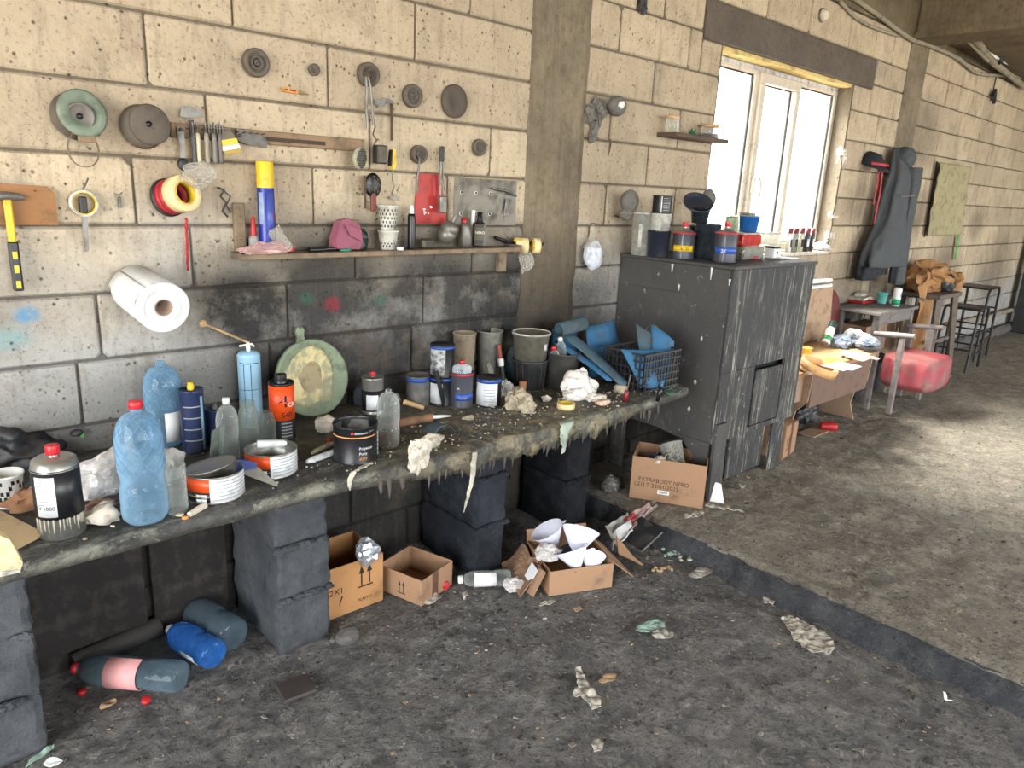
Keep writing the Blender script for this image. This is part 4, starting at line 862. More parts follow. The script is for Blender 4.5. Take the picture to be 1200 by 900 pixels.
# kitchen roll
pa = aty(150, 330, -.06); pb = aty(190, 364, -.28)
dv = Vector((.005, -.27, -.03)); q = dv.to_track_quat('Z', 'Y').to_euler(); c0 = aty(160, 338, -.02)
t = thing('paper_towel_roll', 'big white paper towel roll stuck on a peg pointing from the wall', 'paper roll', c0, q)
r_ = .078; L_ = .25
part('paper', MB().lathe([(.026, 0), (r_ - .002, 0), (r_, .003), (r_, L_ - .003), (r_ - .002, L_), (r_ * .7, L_ - .001), (r_ * .69, L_ - .003), (r_ * .66, L_), (.027, L_ - .002), (.026, L_ - .004)], 48, closed=True), M_paperw, t)
part('core', MB().lathe([(.0262, 0), (.0262, L_ - .001), (.024, L_ - .001), (.024, 0)], 28, closed=True), M_corr, t)
part('peg', MB().tube([(0, 0, -.02), (0, 0, .12)], .008, 10), M_rust, t)
part('loose_end', MB().sheet(lambda u, v: ((r_ + .002 + .006 * u) * math.cos(2.2 + u * .8), (r_ + .002 + .006 * u) * math.sin(2.2 + u * .8), .004 + (L_ - .012) * v), 8, 4, sm=True), M_paperw, t)

# ------------------------------------------------------------------ upper wall shelf
a = aty(268, 297, -.0); b = aty(592, 297, 0); SZ = 1.397
shelf = thing('wall_shelf', 'long thin wooden wall shelf held by two screwed battens', 'shelf', (1.03, 0, SZ - .02))
SL = 1.31; SY = -.115
part('board', MB().bbox(0, SY, 0, SL, -.002, .02, .003), M_wood2, shelf)
part('batten', MB().bbox(.015, -.02, .02, .055, -.001, .19, .003), M_wood2, shelf); part('batten', MB().bbox(SL - .05, -.03, -.10, SL - .005, -.001, .0, .003), M_wood2, shelf)
mb = MB(); nail(mb, .035, .06, .024); nail(mb, .035, .14, .024); part('screws', mb, M_rust, shelf, kind='stuff')
part('side_lip', MB().bbox(SL - .002, SY, -.01, SL + .015, -.002, .03, .003), M_wood2, shelf)
def onshelf(px, y=-.06): p = aty(px, 292, y); p.z = SZ; return p
def spray(name, label, loc, r, h, mbody, mcap, rot=0, cat='spray can', bands=(), straw=False, caph=.16, capr=.86, dome=True):
    t = thing(name, label, cat, loc, (0, 0, rot)); hb = h * (1 - caph)
    part('body', MB().lathe([(0, .003), (r * .9, 0), (r, .003), (r, .006), (r * .985, .008), (r * .985, hb - .02), (r, hb - .018), (r, hb - .015), (r * .75, hb - .003), (r * .5, hb), (0, hb)], 28), mbody, t)
    if mcap: part('cap', MB().lathe([(r * capr, hb - .014), (r * capr, h - .004), (r * capr * .93, h), (0, h)], 24), mcap, t)
    return t
t = spray('spray_can', 'tall blue aerosol can with yellow cap standing on the wall shelf', onshelf(314, -.06), .030, .315, mat('deep_blue_tin', (30, 46, 134), .3, .2, dirt=.12), M_yel, faceang(onshelf(314)), caph=.24, capr=.98)
part('label', cyl_patch(.0296, .1, 1.0, .03, .21, off=.0006), mat('aerosol_label', (70, 84, 160), .4, dirt=.15), t); part('side_print', cyl_patch(.0296, -.9, -.3, .10, .21, off=.0006), mat('pale_blue_print', (150, 170, 200), .4), t)
part('red_letters', cyl_text('E S U', .024, .0305, .7, .12), M_redp, t)
t = thing('glue_bottle', 'grey glue bottle with long red nozzle beside the shelf batten', 'bottle', onshelf(298, -.05))
part('body', MB().lathe([(0, 0), (.017, 0), (.018, .01), (.017, .05), (.008, .062), (0, .062)], 20), mat('glue_grey', (150, 146, 142), .5, dirt=.2), t); part('nozzle', MB().lathe([(.010, .058), (.010, .075), (.006, .12), (.003, .125), (0, .125)], 18), M_redp, t)
M_pinkbag = clear('pink_printed_bag', (242, 226, 222), .6, .15, .25, (228, 190, 184)); 
t = thing('pink_package', 'crumpled pink and clear plastic wrapper lying on the left of the shelf', 'package', onshelf(312, -.10))
part('wrapper', MB().crumple(.085, .03, .022, seed=21, amp=.7, sub=4, fr=2.5), M_pinkbag, t); part('wrapped_sheet', MB().crumple(.05, .03, .012, seed=23, amp=.6, sub=3), mat('pink_paper', (214, 170, 166), .7, dirt=.2, var=.2), t, loc=(.03, -.005, 0))
part('clear_flap', MB().sheet(lambda u, v: (.02 + .06 * u + .01 * math.sin(v * 5), -.01 + .02 * math.sin(u * 5 + v * 3), .01 + .095 * v * (1 - .5 * abs(u - .5))), 8, 8), M_bag, t); part('red_corner', MB().crumple(.014, .008, .014, seed=3, sub=2), M_redp, t, loc=(.09, -.01, .005))
for k, (px, y, L, an, m, l) in enumerate(((372, -.09, .075, .12, M_blk, 'black marker pen lying at the shelf edge'), (388, -.07, .05, -.2, M_blk, 'short black cap piece lying behind the marker pens'), (380, -.05, .06, .5, M_dark, 'dark grey pen lying against the wall on the shelf'))):
    p = onshelf(px, y); p.z += .009; solo('marker_pen', MB().tube([(-L / 2, 0, 0), (L / 2 - .02, 0, 0), (L / 2, 0, 0)], [.009, .009, .007], 12), m, l, 'pen', p, (0, 0, an), 'pens lying on the wall shelf')
p = onshelf(405, -.10); p.z += .006; solo('screwdriver_bit', MB().tube([(-.025, 0, 0), (.0, 0, 0), (.012, 0, 0), (.026, 0, 0)], [.003, .007, .007, .002], 10), mat('teal_plastic', (40, 130, 110), .5, dirt=.1), 'small teal green clip lying at the shelf front edge', 'clip', p, (0, 0, .1))
t = thing('purple_pouch', 'faded purple cloth pouch slumped open on the shelf', 'pouch', onshelf(405, -.07), (0, 0, .1)); t.scale = (1.25, 1.1, 1.25)
M_pur = mat('faded_purple', (146, 84, 100), .85, var=.2, dirt=.2, bump=.4)
part('body', MB().prism([(-.048, .012), (-.045, .035), (-.022, .088), (.0, .095), (.045, .075), (.05, .02), (.038, .0), (-.04, .004)], .045, TR((0, .02, 0)) @ RX(-.12)), M_pur, t); part('fold', MB().prism([(-.02, .085), (.04, .066), (.045, .03), (-.0, .05)], .006, TR((0, -.026, -.002))), M_pur, t)
part('dark_opening', MB().crumple(.02, .02, .04, seed=2, sub=3, amp=.4), M_blk, t, loc=(.062, 0, 0))
solo('wood_offcut', MB().bbox(-.022, -.012, 0, .022, .012, .115, .002), M_wood2, 'small wooden offcut standing behind the purple pouch', 'wood block', onshelf(414, -.018))
def cupprof(r0, r1, h, th=.002): return [(0, .002), (r0 * .95, 0), (r0, .003), (r1, h - .006), (r1 + .003, h - .005), (r1 + .003, h), (r1 - .001, h), (r0 - th, .006), (0, .006)]
def holes(mb, r0, r1, z0, z1, h, rows, n, s=.0022, rnd=None):
    for j in range(rows):
        z = z0 + (z1 - z0) * j / max(1, rows - 1); r = r0 + (r1 - r0) * z / h + .0006
        for k in range(n):
            if rnd and rnd.random() < .35: continue
            a = 2 * PI * (k + .5 * (j % 2)) / n; c = Vector((r * math.sin(a), -r * math.cos(a), z)); u = Vector((math.cos(a), math.sin(a), 0)) * s
            mb.add([c - u - Vector((0, 0, s * 1.6)), c + u - Vector((0, 0, s * 1.6)), c + u + Vector((0, 0, s * 1.6)), c - u + Vector((0, 0, s * 1.6))], [(0, 1, 2, 3)])
    return mb
for k, z in enumerate((0, .079)):
    p = onshelf(455, -.06); p.z += z; t = thing('perforated_cup', ('lower' if not k else 'upper') + ' white patterned plastic cup of the stack on the shelf', 'cup', p, (0, 0, .2 * k), 'white perforated cups on the shelf'); t.scale = (1.25, 1.25, 1.3)
    part('body', MB().lathe(cupprof(.025, .032, .075 if k else .06), 26), M_dirtw, t); part('print', holes(MB(), .025, .032, .012, .06 if k else .048, .075, 5, 16), M_dark, t)
t = thing('black_bottle', 'slim black bottle with white nozzle standing on the shelf', 'bottle', onshelf(482, -.065)); t.scale = (1.1, 1.1, 1.2); part('body', MB().lathe([(0, 0), (.014, 0), (.015, .004), (.015, .11), (.012, .12), (0, .12)], 20), M_blk, t); part('cap', MB().lathe([(.009, .12), (.009, .135), (.006, .148), (0, .148)], 16), M_wht, t)
solo('bottle_cap', MB().lathe([(0, 0), (.014, 0), (.015, .003), (.015, .011), (.012, .013), (0, .013)], 20), M_wht, 'small white bottle lid lying on the shelf between cups and black bottle', 'lid', onshelf(469, -.095))
t = thing('tape_measure', 'black and yellow tape measure lying under the red plate on the shelf', 'tape measure', onshelf(500, -.075)); part('case', MB().bbox(-.03, -.02, 0, .032, .02, .045, .01), mat('olive_black', (60, 58, 34), .5, dirt=.2), t); part('badge', MB().bbox(-.02, -.0212, .012, .02, -.02, .032, .0004), M_dark, t)
t = thing('spray_gun_cup', 'ribbed aluminium spray gun cup tilted on the shelf below the red plate', 'spray gun', onshelf(516, -.06), (.25, .35, 0)); t.scale = (1.25,) * 3; part('cup', MB().lathe([(0, .02), (.022, .025), (.030, .045), (.031, .06), (.029, .063), (.031, .066), (.030, .085), (.015, .098), (0, .1)], 26), M_steel, t); part('neck', MB().tube([(0, 0, .095), (.0, 0, .125)], .008, 10), M_steel, t)
t = thing('jar_with_red_cap', 'clear ribbed bottle with red cap leaning on the shelf', 'bottle', onshelf(546, -.07), (.1, -.2, 0)); t.scale = (1.2,) * 3; part('body', MB().lathe([(0, 0), (.018, .0), (.024, .02), (.024, .05), (.020, .08), (.010, .095), (0, .095)], 22), M_steel, t); part('cap', MB().lathe([(.010, .092), (.012, .108), (0, .11)], 16), M_redp, t)
t = thing('dark_bottle', 'dark brown bottle with pale label at the right end of the shelf', 'bottle', onshelf(561, -.06), (0, 0, faceang(onshelf(561)))); t.scale = (1.1,) * 3; part('body', MB().bbox(-.026, -.018, 0, .026, .018, .10, .008), mat('dark_brown_bottle', (50, 42, 34), .3, dirt=.2), t); part('neck', MB().lathe([(.016, .098), (.010, .115), (.010, .14), (0, .14)], 16), M_blk, t)
part('label', MB().box(-.02, -.0188, .03, .02, -.018, .08), mat('worn_label', (92, 84, 66), .6), t); part('lettering', flat_text('NERO', .014, -.016, .055, -.0192), M_wht, t)
t = thing('spray_nozzle', 'grey steel nozzle with a pale round cap behind the dark bottle', 'nozzle', onshelf(553, -.03)); part('stem', MB().tube([(0, 0, 0), (0, 0, .1), (.004, 0, .16)], .010, 10), M_wht, t)
# tapes on stick
t = wt('tape_on_stick', 'two pale tape rolls slid on a black rod at the right shelf end', 'tape roll', 600, 288, -.03)
T = RY(PI / 2 + .08) @ RX(0)
part('rod', MB().tube([(-.10, .01, .04), (-.02, 0, .015), (.15, -.06, .01)], .008, 10), M_blk, t)
Tt = TR((.0, -.02, .004)) @ RZ(-.5) @ RY(PI / 2)
part('roll', MB().lathe([(.014, 0), (.036, 0), (.036, .03), (.034, .032), (.036, .034), (.036, .06), (.014, .06)], 32, T=Tt, closed=True), M_tapec, t)
part('roll', MB().lathe([(.02, .09), (.036, .09), (.036, .12), (.02, .12)], 32, T=Tt, closed=True), M_tapec, t); part('yellow_core', MB().lathe([(.012, .085), (.0205, .085), (.0205, .125), (.012, .125)], 24, T=Tt, closed=True), M_tapey, t)
part('yellow_stripe', MB().tube([(-.02, -.035, .03), (.045, -.065, .025)], .006, 8), M_tapey, t)
solo('plastic_bag', MB().crumple(.035, .02, .06, seed=31, amp=.8, sub=4, base=False), M_bag, 'limp clear plastic strip hanging under the tape rolls on the rod', 'plastic bag', aty(617, 305, -.06))
# white bag on nail
t = wt('hanging_bag', 'dirty white plastic bag of powder hanging on a nail right of the column', 'plastic bag', 692, 262, -.02)
M_hb = clear('milky_bag', (214, 214, 220), .6, .25, .75, (206, 208, 216))
part('full_bag', MB().crumple(.062, .04, .075, seed=5, amp=.28, sub=4, base=False, fr=1.6, sm=True), M_hb, t, loc=(0, -.03, -.16)); part('contents', MB().crumple(.05, .03, .06, seed=8, amp=.3, sub=3, base=False), mat('white_powder', (190, 192, 200), .9, dirt=.05), t, loc=(0, -.03, -.165))
part('gathered_top', MB().lathe([(.0, .0), (.008, -.01), (.012, -.05), (.02, -.08), (.045, -.12)], 16, T=TR((0, -.02, 0)), wob=.6), M_bag, t); part('nail', nail(MB(), 0, 0, .03), M_rust, t)
# dusty ball and foam on the wall
M_dust = mat('dust_grey', (112, 108, 100), .95, var=.25, dirt=.2, bump=.7)
t = wt('dusty_lamp', 'dust-covered round grey lamp head on a lump of foam above the hanging bag', 'lamp', 722, 124, -.08)
part('head', MB().lathe([(0, .0), (.03, .002), (.048, .02), (.05, .045), (.04, .075), (.02, .1), (0, .105)], 24, T=RZ(-1.1) @ OUTW @ TR((0, 0, -.05))), M_dust, t); part('foam_lump', MB().crumple(.05, .05, .075, seed=13, amp=.9, sub=4, base=False), M_dust, t, loc=(-.085, .05, -.035)); part('bolt', MB().crumple(.018, .018, .018, seed=2, base=False, sub=2), M_wht, t, loc=(-.02, -.05, .0))
p = aty(692, 158, 0); solo('foam_lump', MB().crumple(.022, .02, .03, seed=15, amp=.8, base=False), M_dust, 'small dark lump of foam below the dusty round head', 'foam', p + Vector((0, -.015, 0)))
t = wt('loose_nail', 'dark tapering dirt-caked nail below the dusty round head', 'nail', 715, 165, -.006); part('nail', MB().tube([(0, 0, .01), (.0, -.004, -.02), (-.003, 0, -.075)], [.004, .006, .001], 6), M_rust, t)
# small shelf by window
a = aty(770, 160, 0); b = aty(846, 164, -.1)
t = thing('corner_shelf', 'tiny dark wooden shelf beside the window holding two jars', 'shelf', (3.44, 0, 1.972)); part('board', MB().bbox(0, -.13, 0, .53, .0, .022, .003), mat('dark_shelf_wood', (96, 72, 56), .8, dirt=.35), t)
M_gj = clear('jar_glass', (236, 236, 230), .4, .05, .12)
for k, (px, r, h, l) in enumerate(((787, .038, .085, 'taller clear glass jar on the left end of the tiny shelf'), (832, .052, .072, 'wide low glass jar with dark contents on the tiny shelf'))):
    p = aty(px, 155, -.065); p.z = 1.994; t = thing('glass_jar', l, 'jar', p, (0, 0, 0), 'jars on the tiny shelf by the window'); part('glass', MB().lathe([(0, .001), (r * .9, 0), (r, .006), (r, h - .012), (r * .9, h - .006), (r * .9, h)], 24), M_gj, t); part('lid', MB().lathe([(r * .98, h - .012), (r * 1.02, h - .010), (r * 1.02, h + .004), (0, h + .004)], 24), mat('tan_lid', (196, 158, 112), .6, dirt=.15), t)
    if k: part('contents', MB().lathe([(0, .003), (r * .85, .003), (r * .93, .008), (r * .93, .024), (0, .026)], 20), M_blk, t)
t = thing('green_clips', 'tangle of green plastic strips between the two jars on the tiny shelf', 'plastic scrap', aty(810, 156, -.06)); t.location.z = 1.994
for k in range(6): part('strip', MB().tube([(-.03 + k * .01, -.01, .002), (-.02 + k * .012, .0, .02 + .01 * (k % 3)), (.01 + k * .008, .01 * (k % 2), .008)], .0035, 6), mat('clip_green', (40, 120, 84), .5, dirt=.2), t)
# white knob by lintel
t = wt('wall_socket', 'round white ceramic knob on the wall above the window lintel', 'knob', 963, 18, -.005); part('knob', MB().lathe([(0, 0), (.034, 0), (.04, .015), (.034, .035), (.018, .045), (0, .046)], 24, T=OUTW), mat('ceramic', (214, 200, 176), .4, dirt=.2), t); part('base_ring', MB().lathe([(.03, -.004), (.045, -.004), (.045, .006), (.035, .01)], 24, T=OUTW), M_dust, t)
t = wt('wire_stub', 'dark burnt wire stub high on the wall right of the column', 'wire', 752, 4, -.01); part('stub', MB().crumple(.03, .03, .045, seed=17, amp=.9, base=False), M_dark, t)
# conduits at the top right
M_cond = mat('conduit_grey', (150, 140, 120), .5, dirt=.25)
def wtube(pts, r, Y=-.03): return MB().tube([aty(x, y, Y) for x, y in pts], r, 10)
solo('conduit', wtube([(985, -12), (1008, 3), (1024, 14), (1045, 30), (1062, 42), (1072, 48), (1090, 54), (1108, 61), (1124, 69), (1136, 80), (1145, 86), (1160, 88), (1176, 88), (1200, 91)], .017), M_cond, 'long sagging grey corrugated conduit along the top of the wall', 'conduit')
solo('conduit', wtube([(985, 2), (1002, 20), (1018, 30), (1040, 38), (1053, 42)], .012, -.022), M_cond, 'thin grey cable ending left of the right concrete column', 'cable')
pa = aty(1140, 44, -.9); pb = aty(1165, 76, -.5); pc = aty(1200, 100, -.12)
pa = Vector((pa.x, pa.y, 3.02)); 
solo('ceiling_pipe', MB().tube([aty(1141, 43, -.30), aty(1152, 58, -.22), aty(1166, 75, -.14), aty(1183, 88, -.09), aty(1202, 103, -.06)], .028, 12), M_cond, 'thick pale pipe dropping along the wall top beyond the beam', 'pipe')
solo('ceiling_pipe', MB().tube([aty(1129, 44, -.26), aty(1141, 54, -.22), aty(1158, 72, -.2)], .014, 10), M_cond, 'short thin pipe beside the thick pale pipe', 'pipe'); solo('ceiling_pipe', MB().tube([aty(1158, 62, -.2), aty(1172, 70, -.16), aty(1190, 79, -.12), aty(1204, 86, -.1)], .013, 10), M_wht, 'thin white pipe above the thick pale pipe', 'pipe')
p = aty(1170, 70, -.16); solo('pipe_clamp', MB().lathe([(.03, -.02), (.045, -.02), (.045, .02), (.03, .02)], 16, T=RY(.7) @ RX(.5), closed=True), M_dark, 'dark clamp holding the pipes under the ceiling', 'clamp', p)
t = wt('junction_plug', 'dark wire plug dangling from the conduit on the far wall', 'plug', 1167, 92, -.02); part('cable', MB().tube([(0, 0, .02), (.0, 0, -.10)], .006, 6), M_dark, t); part('plug', MB().prism([(-.01, -.10), (.01, -.10), (.06, -.22), (.03, -.24), (-.0, -.17), (-.05, -.22), (-.06, -.18)], .03), M_dark, t)

# ------------------------------------------------------------------ things on the workbench
M_tin = mat('bright_tin', (168, 166, 160), .32, .8, var=.2, dirt=.2, bump=.1); M_tind = mat('dusty_tin', (120, 118, 114), .5, .5, var=.3, dirt=.4)
M_orange = mat('orange_print', (226, 78, 24), .4, dirt=.12); M_blackp = mat('black_print', (24, 24, 28), .38, dirt=.15)
M_whitel = mat('white_label', (212, 214, 216), .5, dirt=.2, var=.08); M_bluel = mat('blue_print', (44, 84, 168), .4, dirt=.2); M_navy = mat('navy_tin', (40, 52, 88), .35, .2, dirt=.25, var=.25)
M_lblue = mat('light_blue_tin', (150, 190, 214), .35, .1, dirt=.15, var=.1); M_gold = mat('orange_ink', (220, 150, 80), .5, dirt=0); M_greyink = mat('grey_ink', (150, 150, 152), .6, dirt=0)
M_clay = mat('dried_filler', (176, 164, 140), .85, dirt=.3, var=.25, bump=.5); M_rags = mat('dirty_white_rag', (206, 196, 180), .9, var=.25, dirt=.25, bump=.5, bs=60)
M_film2 = clear('thin_film', (232, 232, 232), .5, .15, .35, (214, 212, 206)); M_greenp = mat('mossy_green_paint', (98, 118, 98), .65, var=.3, dirt=.35, col2=(128, 134, 104))
def tincan(name, label, px, pyb, pyt, wpx, body, lid='rims', cat='can', rot=0., group=None, z=BZ, hole=False, loc=None, hr=None):
    c, h, r = stand(px, pyb, z, pyt, wpx) if loc is None else (loc, hr[0], hr[1])
    t = thing(name, label, cat, c, (0, 0, faceang(c) + rot), group)
    if lid == 'open': pr = [(0, .003), (r * .96, 0), (r, .002), (r * 1.02, .004), (r, .007), (r * .985, .009), (r * .985, h - .006), (r * 1.02, h - .003), (r * 1.01, h), (r * .975, h - .002), (r * .965, h - .01), (r * .965, .012), (0, .012)]
    else: pr = [(0, .003), (r * .96, 0), (r, .002), (r * 1.02, .004), (r, .007), (r * .985, .009), (r * .985, h - .009), (r * 1.02, h - .004), (r * 1.01, h), (r * .93, h), (r * .92, h - .006), (0, h - .006)]
    part('body', MB().lathe(pr, 36), body, t); return t, c, h, r
def capneck(t, r, h, x=0, y=0, cr=.012, ch=.016, m=None, nk=.012):
    part('neck', MB().lathe([(cr * .9, h), (cr * .9, h + nk)], 16, T=TR((x, y, 0))), M_tin, t)
    mb = MB().lathe([(0, h + nk), (cr, h + nk), (cr, h + nk + ch), (cr * .9, h + nk + ch + .002), (0, h + nk + ch + .002)], 20, T=TR((x, y, 0)))
    for k in range(14): a = 2 * PI * k / 14; mb.box(-.0008, -cr - .0008, h + nk + .001, .0008, -cr + .001, h + nk + ch - .001, T=TR((x, y, 0)) @ RZ(a))
    part('cap', mb, m or M_capr, t)
# big black thinner bottle
c, h, r = stand(75, 634, BZ, 520, 50); t = thing('thinner_bottle', 'black and tin solvent bottle with white label and red cap at the near end', 'bottle', c, (0, 0, faceang(c)))
hb = h - .028
part('body', MB().lathe([(0, .002), (r * .95, 0), (r, .004), (r, hb - .03), (r * 1.02, hb - .028), (r * .98, hb - .024), (r * .93, hb - .008), (r * .7, hb), (0, hb + .001)], 36), M_tin, t)
part('black_wrap', MB().lathe([(r * .99, h * .24), (r * 1.004, h * .24), (r * 1.004, h * .78), (r * .99, h * .78)], 36), M_blackp, t)
lb = part('label', cyl_patch(r * 1.004, -1.0, -.1, h * .28, h * .72), M_whitel, t)
mb = MB()
for k in range(7): cyl_patch(r * 1.005, -.92, -.92 + .3 + .12 * (k % 3), h * .66 - k * .010, h * .66 - k * .010 + .003, n=6, mb=mb)
part('small_print', mb, M_greyink, lb); part('lettering', cyl_text('V 1000', .014, r * 1.006, -.92, h * .36), M_ink, lb)
capneck(t, r, hb, cr=.0155, ch=.022, nk=.006)
mb = MB(); rd = random.Random(6)
for k in range(26): a = rd.uniform(-1.2, 1.2); L = rd.uniform(.01, .04); mb.tube([(1.006 * r * math.sin(a), -1.006 * r * math.cos(a), h * .25), (1.006 * r * math.sin(a), -1.006 * r * math.cos(a), h * .25 - L)], [.0016, .0008], 4)
part('paint_runs', mb, M_drip, t, kind='stuff')
# navy tins
t, c, h, r = tincan('solvent_tin', 'tall navy blue tin with yellow spout beside the blue bottle', 229, 532, 455, 27, M_navy, cat='tin'); part('spout', MB().lathe([(.010, h - .004), (.012, h + .008), (.010, h + .012), (.009, h + .022), (.0, h + .022)], 16), M_yel, t)
mb = MB()
for k in range(4): cyl_patch(r, -.8, .9, h * (.2 + .18 * k), h * (.2 + .18 * k) + .004, mb=mb)
part('pale_lines', mb, M_greyink, t, kind='stuff'); part('side_stripe', cyl_patch(r, .7, 1.0, .01, h * .9), M_lblue, t)
t, c, h, r = tincan('solvent_tin', 'short dusty navy tin with dark cap behind the small clear bottle', 254, 524, 478, 22, M_navy, cat='tin'); part('cap', MB().lathe([(.011, h - .004), (.011, h + .016), (.0, h + .018)], 16), M_tind, t); part('lettering', cyl_text('30', .018, r, -.2, h * .4), M_lblue, t)
# small clear bottles
c, h, r = stand(269, 545, BZ, 470, 25); pet('small_bottle', 'small clear ribbed bottle without cap beside the short navy tin', c, r, h, M_petc, M_white, emb=False, neck=.009)
c, h, r = stand(209, 604, BZ, 541, 24); t = thing('cut_bottle', 'cut-off clear ribbed bottle half hidden behind the big blue bottle', 'bottle', c)
pr = []
for k in range(15): pr.append((r * (1 - .05 * (k % 2)), h * k / 14 * .95))
part('body', MB().lathe([(0, 0)] + pr, 28), M_petc, t)
c, h, r = stand(455, 527, BZ, 455, 27); t = pet('small_bottle', 'small clear oil bottle with no cap right of the black putty tin', c, r, h, M_petc, None, emb=False, neck=.010)
part('amber_rest', MB().lathe([(0, .004), (r * .9, .004), (r * .93, .05), (0, .052)], 24), clear('amber_liquid', (206, 176, 110), .3, .05, .2, (120, 96, 40)), t)
for k, (px, pyb, pyt, wp, l) in enumerate(((293, 540, 470, 24, 'dusty empty glass jar behind the orange rimmed tin'), (314, 520, 482, 20, 'small dusty glass jar behind the black and orange can'))):
    c, h, r = stand(px, pyb, BZ, pyt, wp); t = thing('dusty_jar', l, 'jar', c, (0, 0, .3)); part('glass', MB().lathe([(0, .002), (r * .9, 0), (r, .008), (r * 1.0, h * .7), (r * .8, h * .86), (r * .7, h * .9), (r * .72, h)], 26), clear('dusty_glass', (222, 226, 220), .45, .15, .18, (150, 154, 148)), t)
c, h, r = stand(252, 548, BZ, 500, 24); t = thing('green_edged_sheet', 'small dusty clear sheet with green edge leaning beside the clear bottle', 'sheet', c, (.15, 0, .6)); part('sheet', MB().bbox(-.03, -.002, 0, .03, .002, h, .001), clear('dusty_glass2', (190, 196, 190), .5, .3, .5, (120, 126, 118)), t); part('green_edge', MB().tube([(.028, -.003, .0), (.03, -.003, h)], .0018, 6), mat('edge_green', (60, 160, 100), .5), t)
# spray can with straw
c, h, r = stand(295, 492, BZ, 408, 25); t = spray('spray_can', 'light blue foam aerosol with a long straw nozzle against the wall', c, r, h, M_lblue, None, faceang(c), caph=.03)
part('valve', MB().lathe([(.007, h - .012), (.008, h + .004), (.006, h + .01), (.006, h + .024), (0, h + .024)], 14), M_wht, t); part('trigger', MB().tube([(-.03, -.004, h + .010), (.014, 0, h + .016), (.02, -.0, h + .006)], .004, 6), M_wht, t)
tip = aty(238, 379, c.y - .03) - c; Rm = RZ(-faceang(c)); tip = Rm @ tip
part('straw', MB().tube([(0, 0, h + .022), tip], .0042, 8), M_twood, t); part('straw_blob', MB().crumple(.013, .009, .012, seed=3, amp=.3, base=False, sub=2), M_twood, t, loc=tip)
mb = MB(); 
for a in (-.5, .1): cyl_patch(r, a, a + .05, .02, h * .82, mb=mb, n=2)
cyl_patch(r, -.9, .9, h * .5, h * .505, mb=mb); cyl_patch(r, -.9, .9, h * .83, h * .84, mb=mb); part('printed_lines', mb, M_navy, t)
# 4CR can
t, c, h, r = tincan('coating_can', 'black and orange coating can with black cap before the round green lid', 332, 517, 447, 29, M_blackp)
part('orange_wrap', MB().lathe([(r * .99, h * .36), (r * 1.006, h * .36), (r * 1.006, h * .96), (r * .99, h * .96)], 32), M_orange, t)
part('cap', MB().lathe([(r * .5, h - .008), (r * .5, h + .006), (r * .44, h + .008), (r * .44, h + .026), (r * .40, h + .028), (0, h + .028)], 22), M_blk, t)
part('lettering', cyl_text('4', .062, r * 1.007, -.25, h * .60, sx=1.1), M_ink, t); part('lettering', cyl_text('CR', .022, r * 1.009, .45, h * .60), M_white, t); part('lettering', cyl_text('540', .026, r * 1.007, -.05, h * .42), M_ink, t)
mb = MB()
for k in range(5): cyl_patch(r, -.1, .8, h * .30 - k * .012, h * .30 - k * .012 + .004, n=6, mb=mb)
part('small_print', mb, M_greyink, t)
# round green lid leaning on wall
cen = aty(368, 458, -.075); r = .152
t = thing('round_lid', 'large round sage green lid with handle leaning on the wall', 'lid', (cen.x, -.09, BZ + .002), (0, 0, .0))
T = RX(-.22) @ TR((0, 0, r + .002)) @ OUTW
part('plate', MB().lathe([(0, .012), (r * .6, .012), (r * .86, .014), (r * .9, .020), (r * .97, .022), (r, .016), (r, .002), (r * .96, 0), (0, 0)], 56, T=T), None or (lambda: (lambda t_: t_)(M_greenp))(), t)
def creammat():
    t_ = NT('cream_smear'); v = t_.obj(); n1 = t_.noise(v, 14, 5, .6, 1.0); b = t_.mix(t_.ramp(n1, .42, .58), srgb(138, 138, 106), srgb(192, 174, 124)); b = t_.mix(t_.ramp(t_.noise(v, 9, 4), .5, .62), b, srgb(120, 116, 88)); t_.l(b, t_.b.inputs['Base Color']); t_.b.inputs['Roughness'].default_value = .6; t_.l(t_.bump(n1, .4, .004), t_.b.inputs['Normal']); return t_.mat
M_cream = creammat()
part('smear', MB().lathe([(0, .0132), (r * .35, .0132), (r * .62, .0135), (r * .70, .0145), (r * .705, .012)], 44, T=T, wob=.3), M_cream, t)
part('centre', MB().lathe([(0, .0146), (r * .26, .0146), (r * .34, .0136)], 36, T=T, wob=.5), mat('brown_wash', (128, 114, 84), .6, var=.3, dirt=.35, col2=(156, 142, 104)), t)
part('handle', MB().prism([(-.022, .13), (.022, .13), (.014, .165), (.02, .186), (.012, .20), (.004, .192), (-.006, .202), (-.016, .186), (-.012, .165)], .014, RX(-.22) @ TR((-.03, 0, r + .004))), M_greenp, t)
